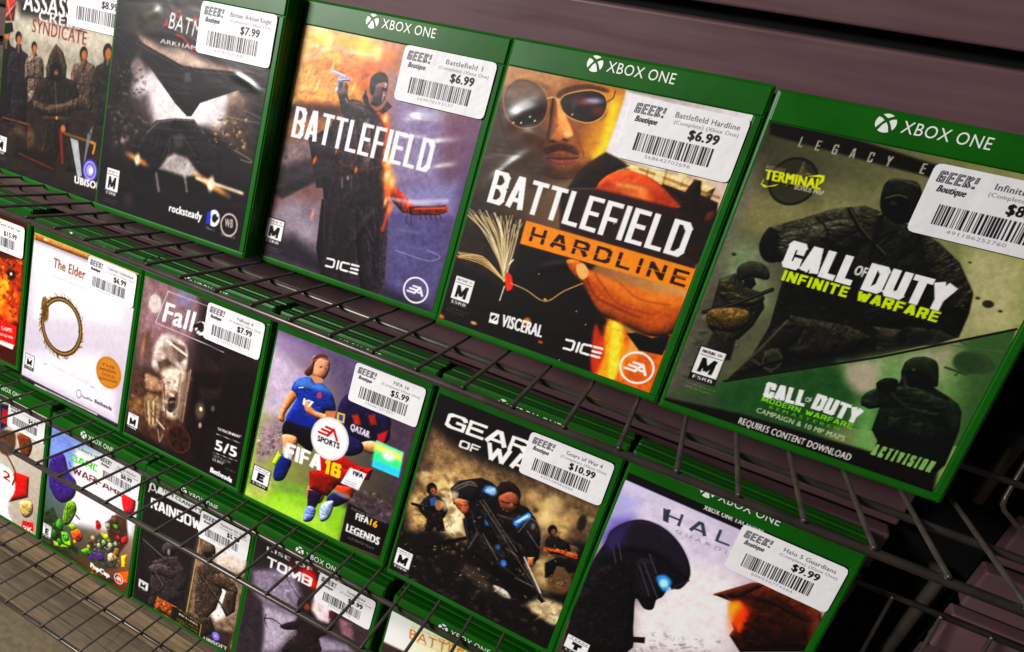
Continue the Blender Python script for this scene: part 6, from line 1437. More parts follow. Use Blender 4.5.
('n',0.1,1.4,15)],
'R6': [
('g','#211a1e','#241c20','#191418','#4a3c38'),
('p',[71.9,119.6,129.7,152.9,132,105.7,133.1,8.6,72.6,25.9],'#8a7462',0.95,5,0.4,0),
('p',[85.8,130,132.8,151.6,128.8,107,96.8,98.6],'#d8ccc4',0.9,5,0.15,0),
('p',[83.8,81.8,123,88,125.1,57.1,107.1,33.1,85.8,47.1],'#eee6e0',0.95,4,0.2,0),
('p',[90.4,16.2,129,33.1,127.3,5.6,85.3,6.2],'#3a302c',0.95,4,0.3,0),
('l',[74.4,124,71.1,25],1,'#c8b070',0.9,0.3,0),
('p',[76.6,87.5,89.8,104.2,102.3,95.3,108.8,73.5,104.7,48.3,92.4,24.2,80.2,30.4,77.2,61.9],'#4a3c34',1,0.5,0.5,0),
('p',[77,110.4,82.7,120.3,90.7,122.1,94.4,114.2,90.3,105.1,80.8,101.8],'#54463c',1,0.4,0.3,1),
('p',[80,107.1,93,115.3,92.3,108,83.9,102.2],'#1c1614',1,0.3,0.2,0),
('p',[98.2,89.9,113,93.4,125.1,86.1,123.5,75.6,109.5,77.1,99,76.9],'#54443a',1,0.4,0.5,1),
('p',[112.8,75.8,124.7,85.2,126.7,58.1,117.6,46.1,110.5,55],'#453830',1,0.5,0.5,0),
('l',[81.2,77.8,120,50.2],2.2,'#1a1412',1,0.3,0),
('l',[81.7,78.8,120.4,51.4],0.6,'#a89c90',0.7,0.3,0),
('l',[90.8,77.4,122.9,81],1.8,'#2a211e',1,0.4,0),
('p',[82.6,25,100.3,35.7,109,20.8,92.3,3.6],'#3a2f29',1,0.5,0.5,0),
('m',[71.7,110.1,119.2,110.9,127,45.2,84.1,25.9],110,0.9,['#5c4c42','#2a201c','#a89484','#e0d4c8','#443830'],0.6,37),
('p',[4.6,87.4,24.3,91.3,46.9,93.7,66.1,72,64.4,37.9,33.7,16.5,16.6,44.3],'#2a2226',1,2,0.4,0),
('p',[21,63.4,36,77.5,51.2,85.8,64.5,74.3,65,38.3,40.2,18.3,21.7,30.2],'#3c3236',1,0.5,0.5,0),
('p',[31.3,87.9,38,97.3,45.8,97.6,48.2,89.3,41.5,80.5,33,79.8],'#453c40',1,0.4,0.3,1),
('p',[34.3,85,46.4,92.8,46.6,86.5,38.9,80.4],'#161113',1,0.3,0.2,0),
('p',[18.6,55.5,34,67.2,51,63.5,48.8,55.6,32.6,51.6,21.7,47.1],'#443a3e',1,0.4,0.5,1),
('p',[49.8,72.6,62.3,76.3,67.2,59.5,57,43.7,52.2,54.3],'#3a3034',1,0.4,0.5,1),
('l',[5.7,84.1,50.3,69],2.4,'#120e10',1,0.3,0),
('l',[5.6,84.7,50.1,69.9],0.6,'#8a8084',0.7,0.3,0),
('p',[24.9,32,38,36.1,34.9,6.9,21.2,5.8],'#30282b',1,0.5,0.5,0),
('m',[8.2,86,60.6,88.3,61.3,36.1,21.7,30.2],70,0.9,['#443a3c','#191418','#5c5254','#342a2e'],0.55,38),
('l',[6.8,83.7,36.3,75],1.4,'#7a7074',0.8,0.5,0),
('l',[21.8,57.2,37.2,42.4],1,'#8a8084',0.7,0.4,0),
('e',39.9,85.1,2,4,0,'#b8b0b0',0.7,1),
('e',40.8,27.5,8,4,0,'#3a3034',0.9,2),
('p',[32.8,23.7,55.6,23.4,90.7,19.7,90.6,3.4,30.7,6.1],'#171214',1,0.3,0,0),
('l',[32.8,23.7,55.6,23.4,90.7,19.7,90.6,3.4,30.7,6.1,32.8,23.7],0.5,'#c8a848',0.95,0.2,0),
('p',[33.2,22.8,54.8,23,54.5,6.4,31.8,6.8],'#8a4a24',1,0.5,0.4,0),
('m',[33.3,22.3,54.9,22.2,54.4,7.2,32.3,7.1],30,1.5,['#d88a3c','#f0c890','#a83420','#4a2014'],0.8,39),
('t','INCLUDES',62.4,16.3,86.4,15.4,2.4,'#e0d8c8',0.2,0,1),
('t','GOLD PACK',60.8,9.4,88.7,10.9,2.2,'#a8a040',0.1,0,1),
('t','WEAPON SKINS',60.4,6.5,88.6,6.5,2.2,'#a8a040',0.1,0,1),
('e',109.7,16.1,5.4,6,0,'#4a3c8c',1,0.4),
('e',109.7,16.1,4,4.6,0,'#a8a0d8',1,0.6),
('r',109.7,16.1,2.6,3,0.8,'#4a3c8c',0.8),
('t','UBISOFT',96.2,3.3,125.5,6.6,4,'#f0ecec',0.5,0,1),
('p',[6.6,20.1,20,20.1,20,33.5,6.6,33.5],'#141012',1,0.12,0,0),
('p',[7.2,20.7,19.4,20.7,19.4,32.9,7.2,32.9],'#f0ecea',1,0.12,0,0),
('p',[7.93,30.22,18.67,30.22,18.67,30.4,7.93,30.4],'#141012',1,0.12,0,0),
('t','MATURE 17+',8.42,31.07,18.18,31.07,1.04,'#141012',0.1,0,1),
('c','M',9.27,23.99,16.59,23.99,5.37,'#0c0a0c',1.83,0,0.06,1),
('p',[7.2,20.7,19.4,20.7,19.4,23.02,7.2,23.02],'#141012',1,0.12,0,0),
('t','ESRB',8.42,21.25,18.18,21.25,1.22,'#f0ecea',0.25,0,1),
('t','Content Rating by the',6.9,18.63,21.23,18.63,0.73,'#a8a4a2',0,0,0.7),
('t','ESRB rated game',6.9,17.28,19.4,17.28,0.73,'#a8a4a2',0,0,0.7),
('n',0.15,1.5,16),
('p',[19.3,157.2,71.3,155.7,70.7,147.1,16.2,147.2],'#d8d4d4',1,0.3,0,0),
('t',"TOM CLANCY'S",21.7,151.4,71.4,149.3,4,'#1c161a',0.7,0,1),
('r',10.7,151.2,3.4,4,0.9,'#e0dcdc',1),
('l',[6.6,143.5,10,157.4,16.3,146.3],1.6,'#e0dcdc',0.9,0.2,0),
('c','RAINBOW',11.2,126.1,74.3,129.3,12.5,'#f0ecec',2.3,0.9,0,1),
('c','SIX',77.3,128.9,108.9,130.5,12.5,'#f0ecec',2.3,0.9,0,1)],
'TR': [
('g','#2a2226','#3a2c30','#4a4048','#5a4a50'),
('p',[4.7,117.8,45.2,144.5,58.2,119.6,58.6,99.2,20.9,87.3,6.4,97.9],'#8a8090',0.95,6,0.2,0),
('p',[20.9,87.3,59,97.4,59.8,74.7,46,43.8,31.3,34.4],'#b0a6b4',0.95,7,0.15,0),
('p',[71.4,129.3,90.8,126.6,91.5,106.8,80.7,104.3,71.6,111.1],'#e4d2d4',0.95,3,0.15,0),
('p',[84.3,87.9,112.8,95.4,121,91.7,88.1,70.7],'#a098a8',0.9,5,0.15,0),
('p',[-0.4,89.8,20.5,89.2,28.4,59.6,29.4,33.2,4.7,17.3],'#3a3038',0.95,4,0.35,0),
('p',[92.4,119.5,134.7,125.2,129.6,101.9,107.1,104.1],'#4a3c44',0.9,5,0.3,0),
('p',[100.2,118.1,112.7,119.7,118.8,101.2,105.5,103.1],'#94707a',0.8,3,0.3,0),
('p',[36.7,147.8,69.7,154.2,71,131.1,63.5,130.8,46.3,139.1],'#5a1c18',0.8,5,0,0),
('e',60.8,143.2,8,7,0,'#d02418',0.95,4),
('e',69.5,138.2,5,4,0,'#d8301c',0.8,3),
('p',[56.3,110.3,58.6,117.8,64.6,121.3,69.3,117,72.4,107.5,81.1,102.5,91.5,106.8,92.4,119.5,96.9,120.2,96.5,101.6,85.1,84.2,89.8,71.8,53.2,48.4,54.7,60.8,63.3,76.9,59.2,87.1,59.5,99.8],'#2a1f26',1,0.5,0.4,1),
('e',66.7,111.3,3.4,4,0,'#8a4a3c',0.9,1.5),
('p',[44.5,76,60.4,90.9,63,83.1,50,74],'#2a2026',1,0.6,0.3,1),
('l',[25.7,73.1,35.1,77.7,45.4,76.5],1.2,'#2e242a',1,0.3,1),
('l',[27.1,78.7,27.2,70.8,31.3,65.7],0.9,'#2e242a',1,0.3,1),
('l',[40.6,128.8,58.3,114.5],0.9,'#2a2228',0.95,0.2,0),
('l',[79.7,87.1,86.4,82.9,89,71.2],1,'#2a2228',0.9,0.3,1),
('p',[88.7,119.3,94.7,121.9,95.3,115.2,90.3,112.2],'#5a1c2c',0.9,1,0,0),
('m',[55.5,76.3,84.7,86,88.1,70.7,55,49.5],40,2,['#3a2c34','#171015','#4a3c44'],0.5,40),
('m',[4.7,117.8,46.7,137.3,50,102.5,11.6,92.5],40,4,['#a098a8','#6a6270','#bcb2bc'],0.4,41),
('n',0.15,1.4,17),
('c','TOMB RAIDER',17.1,130.9,136.3,137,10.5,'#f0ecee',2.4,1.1,0,1),
('t','RISE OF THE',14.2,147.3,95.8,151.1,4,'#d8d0d4',0.4,0,1),
('p',[4,6,26,6,26,9,4,9],'#d8ccc0',1,0.12,0,0)],
'BTF': [
('g','#f0e6d0','#e8c890','#d8d0c4','#d8b87c'),
('p',[2.3,155.9,19.8,158,22.6,123.4,-1.4,120.5],'#ece6d8',0.95,4,0.08,0),
('p',[-1.4,120.5,22.8,122.6,19.1,106.9,-0.4,103.2],'#3a2c30',0.95,2,0.3,0),
('l',[21.8,150.2,59.9,154.9,87,158.1],0.35,'#b87838',0.95,0.2,0),
('l',[24.3,137.6,60.4,142.5,90.2,146.7],0.35,'#b87838',0.95,0.2,0),
('t','BATTLEFRONT',22.6,138.2,117.6,150,9.5,'#b07030',0,0,1),
('t','STAR WARS',46.9,150.1,82.3,155,2.8,'#b06a2c',0.2,0,1),
('e',78,140.4,20,14,0,'#f0b050',0.5,12),
('m',[-1.4,100.8,82,125.9,78,87.8,2.4,72],60,4,['#8a7c70','#d8ccb8','#5c5048','#b8a890'],0.6,42),
('n',0.06,1.4,18)],
}
POSE = {'BF1': (0.05469, 0.00012, -0.00036, 0.24808, 0.00440, 0.03292), 'HL': (0.19024, -0.00172, 0.00076, 0.26736, -0.00827, -0.01795), 'COD': (0.32617, -0.00251, -0.00015, 0.24234, 0.00529, 0.03542), 'ELD': (-0.22770, 0.00319, -0.22943, 0.24635, 0.00043, 0.00110), 'FO': (-0.08990, 0.00189, -0.22815, 0.25046, -0.01174, -0.00815), 'FIFA': (0.04948, -0.00110, -0.22647, 0.24290, 0.01013, 0.02618), 'GOW': (0.18696, 0.00133, -0.22942, 0.27326, -0.00772, -0.00961), 'HALO': (0.32085, 0.00093, -0.22883, 0.23284, 0.00673, -0.04101), 'NBA': (-0.36685, -0.00190, -0.45340, 0.25107, -0.01260, 0.00614), 'PVZ': (-0.22786, -0.00201, -0.45405, 0.22385, 0.00220, -0.00149), 'R6': (-0.09175, 0.00048, -0.45617, 0.18252, 0.00863, 0.02674), 'TR': (0.04388, -0.00138, -0.45518, 0.20926, -0.00001, 0.00121), 'BAT': (-0.08214, -0.01695, 0.00388, 0.24394, -0.00099, 0.02519), 'AC': (-0.20905, -0.00445, -0.00364, 0.24423, 0.00092, -0.00321), 'ORG': (-0.38085, 0.01171, -0.23034, 0.23322, 0.01630, 0.03848), 'BTF': (0.18752, -0.00216, -0.45551, 0.20506, 0.00006, -0.00021)}
CAM = (318.9497, -380.0045, 225.4828, 0.4482, -0.5295, 0.1228, 734.2541, 356.7605, 324.1549)

# ------------------------------------------------------------------ materials
def new_mat(name):
    m = bpy.data.materials.new(name); m.use_nodes = True
    nt = m.node_tree
    return m, nt, nt.nodes['Principled BSDF']

def noise_bump(nt, b, scale, strength, dist=0.0003, detail=3):
    tc = nt.nodes.new('ShaderNodeTexCoord'); n = nt.nodes.new('ShaderNodeTexNoise')
    n.inputs['Scale'].default_value = scale; n.inputs['Detail'].default_value = detail
    nt.links.new(tc.outputs['Object'], n.inputs['Vector'])
    bp = nt.nodes.new('ShaderNodeBump'); bp.inputs['Strength'].default_value = strength; bp.inputs['Distance'].default_value = dist
    nt.links.new(n.outputs['Fac'], bp.inputs['Height']); nt.links.new(bp.outputs['Normal'], b.inputs['Normal'])
    return tc, n

def tint(nt, b, tc, scale, c0, c1, lo=.35, hi=.65, stretch=None):
    n = nt.nodes.new('ShaderNodeTexNoise'); n.inputs['Scale'].default_value = scale; n.inputs['Detail'].default_value = 6
    src = tc.outputs['Object']
    if stretch:
        mp = nt.nodes.new('ShaderNodeMapping'); mp.inputs['Scale'].default_value = stretch
        nt.links.new(src, mp.inputs['Vector']); src = mp.outputs['Vector']
    nt.links.new(src, n.inputs['Vector'])
    r = nt.nodes.new('ShaderNodeValToRGB'); r.color_ramp.elements[0].position = lo; r.color_ramp.elements[1].position = hi
    r.color_ramp.elements[0].color = (*c0, 1); r.color_ramp.elements[1].color = (*c1, 1)
    nt.links.new(n.outputs['Fac'], r.inputs['Fac']); nt.links.new(r.outputs['Color'], b.inputs['Base Color'])

def plastic():
    m, nt, b = new_mat('green_plastic')
    tc, n = noise_bump(nt, b, 90, .12)
    tint(nt, b, tc, 30, (.005, .098, .003), (.008, .130, .005))
    b.inputs['Roughness'].default_value = .36; b.inputs['Specular IOR Level'].default_value = .26
    out = nt.nodes['Material Output']; mix = nt.nodes.new('ShaderNodeMixShader'); mix.inputs['Fac'].default_value = .22      # light passes through the thin walls
    tl = nt.nodes.new('ShaderNodeBsdfTranslucent'); tl.inputs['Color'].default_value = (.02, .34, .02, 1)
    nt.links.new(b.outputs[0], mix.inputs[1]); nt.links.new(tl.outputs[0], mix.inputs[2]); nt.links.new(mix.outputs[0], out.inputs['Surface'])
    return m
def white_print():
    m, nt, b = new_mat('white_print')
    b.inputs['Base Color'].default_value = (.78, .8, .74, 1); b.inputs['Roughness'].default_value = .45
    return m
def paper(name, rough, coat):
    m, nt, b = new_mat(name)
    a = nt.nodes.new('ShaderNodeAttribute'); a.attribute_name = 'print'
    nt.links.new(a.outputs['Color'], b.inputs['Base Color'])
    b.inputs['Roughness'].default_value = rough; b.inputs['Specular IOR Level'].default_value = coat
    noise_bump(nt, b, 60, .08)
    return m
def film():
    m = bpy.data.materials.new('clear_film'); m.use_nodes = True; nt = m.node_tree; nt.nodes.clear()
    out = nt.nodes.new('ShaderNodeOutputMaterial'); mix = nt.nodes.new('ShaderNodeMixShader')
    tr = nt.nodes.new('ShaderNodeBsdfTransparent'); gl = nt.nodes.new('ShaderNodeBsdfGlossy'); gl.inputs['Roughness'].default_value = .24
    fr = nt.nodes.new('ShaderNodeLayerWeight'); fr.inputs['Blend'].default_value = .5
    tc = nt.nodes.new('ShaderNodeTexCoord'); n = nt.nodes.new('ShaderNodeTexNoise'); n.inputs['Scale'].default_value = 22; n.inputs['Detail'].default_value = 2
    n.inputs['Distortion'].default_value = 1.2
    mp = nt.nodes.new('ShaderNodeMapping'); mp.inputs['Scale'].default_value = (1, 1, 2.2); mp.inputs['Rotation'].default_value = (0, .5, 0)
    oi = nt.nodes.new('ShaderNodeObjectInfo'); add = nt.nodes.new('ShaderNodeVectorMath'); add.operation = 'ADD'
    nt.links.new(tc.outputs['Object'], add.inputs[0]); nt.links.new(oi.outputs['Random'], add.inputs[1])
    nt.links.new(add.outputs[0], mp.inputs['Vector']); nt.links.new(mp.outputs['Vector'], n.inputs['Vector'])
    bp = nt.nodes.new('ShaderNodeBump'); bp.inputs['Strength'].default_value = .5; bp.inputs['Distance'].default_value = .0007
    nt.links.new(n.outputs['Fac'], bp.inputs['Height'])
    nt.links.new(bp.outputs['Normal'], gl.inputs['Normal']); nt.links.new(bp.outputs['Normal'], fr.inputs['Normal'])
    pw = nt.nodes.new('ShaderNodeMath'); pw.operation = 'POWER'; pw.inputs[1].default_value = 4
    ad = nt.nodes.new('ShaderNodeMath'); ad.operation = 'MULTIPLY_ADD'; ad.inputs[1].default_value = .5; ad.inputs[2].default_value = .032
    nt.links.new(fr.outputs['Facing'], pw.inputs[0]); nt.links.new(pw.outputs[0], ad.inputs[0]); nt.links.new(ad.outputs[0], mix.inputs['Fac']); nt.links.new(tr.outputs[0], mix.inputs[1]); nt.links.new(gl.outputs[0], mix.inputs[2])
    nt.links.new(mix.outputs[0], out.inputs['Surface'])
    return m
def wire_metal():
    m, nt, b = new_mat('bronze_wire')
    tc, n = noise_bump(nt, b, 500, .2, .0002)
    tint(nt, b, tc, 60, (.042, .034, .029), (.075, .061, .051))
    b.inputs['Metallic'].default_value = .4; b.inputs['Roughness'].default_value = .34
    return m
def wall_panel():
    m, nt, b = new_mat('mauve_laminate')
    tc, n = noise_bump(nt, b, 400, .1, .0002)
    tint(nt, b, tc, 9, (.092, .044, .051), (.115, .058, .066))
    sn = nt.nodes.new('ShaderNodeTexNoise'); sn.inputs['Scale'].default_value = 1; sn.inputs['Detail'].default_value = 8
    sm = nt.nodes.new('ShaderNodeMapping'); sm.inputs['Scale'].default_value = (14, 60, 160)
    nt.links.new(tc.outputs['Object'], sm.inputs['Vector']); nt.links.new(sm.outputs['Vector'], sn.inputs['Vector'])
    mr = nt.nodes.new('ShaderNodeMapRange'); mr.inputs['From Min'].default_value = .35; mr.inputs['From Max'].default_value = .7; mr.inputs['To Min'].default_value = .34; mr.inputs['To Max'].default_value = .62
    nt.links.new(sn.outputs['Fac'], mr.inputs['Value']); nt.links.new(mr.outputs['Result'], b.inputs['Roughness'])
    return m
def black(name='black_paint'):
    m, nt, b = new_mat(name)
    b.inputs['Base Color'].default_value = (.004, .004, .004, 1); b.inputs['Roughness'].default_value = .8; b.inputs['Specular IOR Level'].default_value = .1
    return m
def wood_deck():
    m, nt, b = new_mat('wood_strips')
    tc = nt.nodes.new('ShaderNodeTexCoord')
    br = nt.nodes.new('ShaderNodeTexBrick'); br.inputs['Scale'].default_value = 1
    br.inputs['Brick Width'].default_value = .62; br.inputs['Row Height'].default_value = .0295; br.inputs['Mortar Size'].default_value = .0005
    br.inputs['Color1'].default_value = (.12, .095, .07, 1); br.inputs['Color2'].default_value = (.36, .255, .145, 1); br.inputs['Mortar'].default_value = (.08, .055, .035, 1)
    br.offset = .37
    mp = nt.nodes.new('ShaderNodeMapping'); mp.inputs['Location'].default_value = (.12, .0088, 0)
    nt.links.new(tc.outputs['Object'], mp.inputs['Vector']); nt.links.new(mp.outputs['Vector'], br.inputs['Vector'])
    mp2 = nt.nodes.new('ShaderNodeMapping'); mp2.inputs['Scale'].default_value = (20, 260, 1)
    nt.links.new(tc.outputs['Object'], mp2.inputs['Vector'])
    n = nt.nodes.new('ShaderNodeTexNoise'); n.inputs['Scale'].default_value = 1; n.inputs['Detail'].default_value = 6; n.inputs['Roughness'].default_value = .7
    nt.links.new(mp2.outputs['Vector'], n.inputs['Vector'])
    r = nt.nodes.new('ShaderNodeValToRGB'); r.color_ramp.elements[0].color = (.45, .45, .45, 1); r.color_ramp.elements[1].color = (1.25, 1.2, 1.15, 1)
    r.color_ramp.elements[0].position = .3; r.color_ramp.elements[1].position = .7
    nt.links.new(n.outputs['Fac'], r.inputs['Fac'])
    mx = nt.nodes.new('ShaderNodeMixRGB'); mx.blend_type = 'MULTIPLY'; mx.inputs['Fac'].default_value = 1
    nt.links.new(br.outputs['Color'], mx.inputs['Color1']); nt.links.new(r.outputs['Color'], mx.inputs['Color2'])
    nt.links.new(mx.outputs['Color'], b.inputs['Base Color']); b.inputs['Roughness'].default_value = .5
    return m
def floor_mat():
    m, nt, b = new_mat('beige_floor')
    tc, n = noise_bump(nt, b, 300, .3, .0006)
    tint(nt, b, tc, 120, (.13, .098, .055), (.19, .145, .083))
    b.inputs['Roughness'].default_value = .75
    return m

M_GREEN = plastic(); M_WHITE = white_print(); M_INSERT = paper('printed_insert', .5, .1); M_STICK = paper('sticker_paper', .5, .3)
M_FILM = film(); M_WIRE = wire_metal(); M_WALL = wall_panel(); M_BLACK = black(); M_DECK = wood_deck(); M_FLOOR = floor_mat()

# ------------------------------------------------------------------ object helpers
def link(name, me, mat=None, parent=None):
    o = bpy.data.objects.new(name, me); col.objects.link(o)
    if mat and me: me.materials.append(mat)
    if parent: o.parent = parent
    return o
def tag(o, label=None, cat=None, group=None, kind=None):
    if label: o['label'] = label
    if cat: o['category'] = cat
    if group: o['group'] = group
    if kind: o['kind'] = kind
    return o
def bm_obj(name, bm, mat, parent=None, smooth=False):
    me = bpy.data.meshes.new(name); bm.to_mesh(me); bm.free()
    if smooth:
        for p in me.polygons: p.use_smooth = True
    return link(name, me, mat, parent)
def box(bm, x0, y0, z0, x1, y1, z1, bev=0, seg=2):
    r = bmesh.ops.create_cube(bm, size=1)
    vs = r['verts']
    bmesh.ops.scale(bm, vec=(x1-x0, y1-y0, z1-z0), verts=vs)
    bmesh.ops.translate(bm, vec=((x0+x1)/2, (y0+y1)/2, (z0+z1)/2), verts=vs)
    if bev:
        es = {e for v in vs for e in v.link_edges}
        bmesh.ops.bevel(bm, geom=list(es), offset=bev, segments=seg, profile=.5, affect='EDGES')
def tube(bm, path, r, seg=10, caps=True):
    pts = [Vector(p) for p in path]; rings = []
    for i, p in enumerate(pts):
        a = (pts[i]-pts[i-1]).normalized() if i else (pts[1]-pts[0]).normalized()
        b = (pts[i+1]-pts[i]).normalized() if i < len(pts)-1 else a
        t = (a+b).normalized(); k = 1/max(.3, a.dot(t))
        ref = Vector((1, 0, 0)) if abs(t.x) < .7 else Vector((0, 0, 1))
        u = t.cross(ref).normalized(); v = t.cross(u).normalized()
        rings.append([bm.verts.new(p+(u*math.cos(2*math.pi*j/seg)+v*math.sin(2*math.pi*j/seg))*r*(k if 0 < i < len(pts)-1 else 1)) for j in range(seg)])
    for a, b in zip(rings, rings[1:]):
        for j in range(seg): bm.faces.new((a[j], a[(j+1) % seg], b[(j+1) % seg], b[j]))
    if caps:
        bm.faces.new(rings[0]); bm.faces.new(rings[-1][::-1])
    bmesh.ops.recalc_face_normals(bm, faces=bm.faces[:])

# ------------------------------------------------------------------ lettering outlines (built-in font)
_txt = {}
def text_tris(s):
    """triangles of a string set in the built-in font, in units of the capital height"""
    if s in _txt: return _txt[s]
    cu = bpy.data.curves.new('lettering', 'FONT'); cu.body = s; cu.size = 1; cu.resolution_u = 3; cu.space_character = 1.08
    o = bpy.data.objects.new('lettering', cu); col.objects.link(o)
    bpy.context.view_layer.update()
    me = o.to_mesh(); me.calc_loop_triangles()
    v = np.array([p.co[:2] for p in me.vertices]); t = np.array([l.vertices[:] for l in me.loop_triangles])
    o.to_mesh_clear(); bpy.data.objects.remove(o); bpy.data.curves.remove(cu)
    if len(v) == 0: v = np.zeros((1, 2)); t = np.zeros((0, 3), int)
    _txt[s] = (v, t); return _txt[s]
_hv, _ = text_tris('H'); CAP = _hv[:, 1].max()

# ------------------------------------------------------------------ the painter
def rgb(h):
    return np.array([int(h[i:i+2], 16)/255 for i in (1, 3, 5)])
def to_lin(c): return np.where(c <= .04045, c/12.92, ((c+.055)/1.055)**2.4)
def value_noise(X, Z, cell, seed):
    rs = np.random.RandomState(seed); g = rs.rand(256, 256)
    out = np.zeros_like(X); amp = 1; tot = 0
    for o in range(4):
        x = X/cell*(2**o)+17.3*o; z = Z/cell*(2**o)+9.1*o
        xi = np.floor(x).astype(int); zi = np.floor(z).astype(int); fx = x-xi; fz = z-zi
        fx = fx*fx*(3-2*fx); fz = fz*fz*(3-2*fz)
        a = g[zi % 256, xi % 256]; b = g[zi % 256, (xi+1) % 256]; c = g[(zi+1) % 256, xi % 256]; d = g[(zi+1) % 256, (xi+1) % 256]
        out += amp*((a*(1-fx)+b*fx)*(1-fz)+(c*(1-fx)+d*fx)*fz); tot += amp; amp *= .6
    return out/tot
def spline(p):
    n = len(p); o = []
    for i in range(n):
        p0, p1, p2, p3 = p[i-1], p[i], p[(i+1) % n], p[(i+2) % n]
        for t in (0, .25, .5, .75):
            o.append(.5*((2*p1)+(-p0+p2)*t+(2*p0-5*p1+4*p2-p3)*t*t+(-p0+3*p1-3*p2+p3)*t**3))
    return np.array(o)
def spline_open(p):
    q = np.vstack([p[:1], p, p[-1:]]); o = []
    for i in range(1, len(q)-2):
        p0, p1, p2, p3 = q[i-1], q[i], q[i+1], q[i+2]
        for t in (0, .25, .5, .75): o.append(.5*((2*p1)+(-p0+p2)*t+(2*p0-5*p1+4*p2-p3)*t*t+(-p0+3*p1-3*p2+p3)*t**3))
    return np.array(o+[p[-1]])

# squared display capitals: (relative width, strokes in a unit box)
_r = [(.72, 1), (1, .86), (1, .64), (.78, .52)]
STROKE = {
 'A': (1.05, [[(0, 0), (.42, 1), (.58, 1), (1, 0)], [(.2, .26), (.8, .26)]]), 'B': (1, [[(0, 0), (0, 1)]+_r+[(0, .52)], [(.7, .52), (1, .4), (1, .14), (.74, 0), (0, 0)]]),
 'C': (1, [[(1, .7), (1, .86), (.78, 1), (.22, 1), (0, .86), (0, .14), (.22, 0), (.78, 0), (1, .14), (1, .3)]]), 'D': (1, [[(0, 0), (0, 1), (.7, 1), (1, .84), (1, .16), (.7, 0), (0, 0)]]),
 'E': (.86, [[(1, 1), (0, 1), (0, 0), (1, 0)], [(0, .52), (.85, .52)]]), 'F': (.84, [[(1, 1), (0, 1), (0, 0)], [(0, .5), (.85, .5)]]),
 'G': (1, [[(1, .78), (.96, .9), (.78, 1), (.22, 1), (0, .86), (0, .14), (.22, 0), (1, 0), (1, .48), (.6, .48)]]), 'H': (1, [[(0, 0), (0, 1)], [(1, 0), (1, 1)], [(0, .5), (1, .5)]]),
 'I': (0, [[(.5, 0), (.5, 1)]]), 'L': (.82, [[(0, 1), (0, 0), (1, 0)]]), 'M': (1.3, [[(0, 0), (0, 1), (.5, .12), (1, 1), (1, 0)]]), 'N': (1.02, [[(0, 0), (0, 1), (1, 0), (1, 1)]]),
 'O': (1, [[(.22, 0), (0, .14), (0, .86), (.22, 1), (.78, 1), (1, .86), (1, .14), (.78, 0), (.22, 0)]]), 'P': (.95, [[(0, 0), (0, 1), (.75, 1), (1, .86), (1, .58), (.75, .45), (0, .45)]]),
 'R': (1, [[(0, 0), (0, 1), (.74, 1), (1, .86), (1, .6), (.75, .47), (0, .47)], [(.6, .47), (1, 0)]]), 'S': (1, [[(1, .76), (1, .88), (.8, 1), (.2, 1), (0, .86), (0, .64), (.2, .52), (.8, .48), (1, .36), (1, .14), (.8, 0), (.2, 0), (0, .12), (0, .26)]]),
 'T': (.95, [[(0, 1), (1, 1)], [(.5, 1), (.5, 0)]]), 'U': (1, [[(0, 1), (0, .14), (.22, 0), (.78, 0), (1, .14), (1, 1)]]), 'V': (1, [[(0, 1), (.5, 0), (1, 1)]]), 'W': (1.45, [[(0, 1), (.25, 0), (.5, .8), (.75, 0), (1, 1)]]),
 'X': (1, [[(0, 0), (1, 1)], [(0, 1), (1, 0)]]), 'Y': (1, [[(0, 1), (.5, .45), (1, 1)], [(.5, .45), (.5, 0)]]), '1': (.4, [[(0, .8), (.8, 1), (.8, 0)]]), '6': (.95, [[(1, .82), (.8, 1), (.2, 1), (0, .86), (0, .14), (.2, 0), (.8, 0), (1, .14), (1, .42), (.8, .54), (0, .54)]]), ' ': (.35, []), 'K': (1, [[(0, 0), (0, 1)], [(1, 1), (.15, .5), (1, 0)]]), '!': (0, [[(.5, 1), (.5, .56)], [(.5, .05), (.5, 0)]]),
}
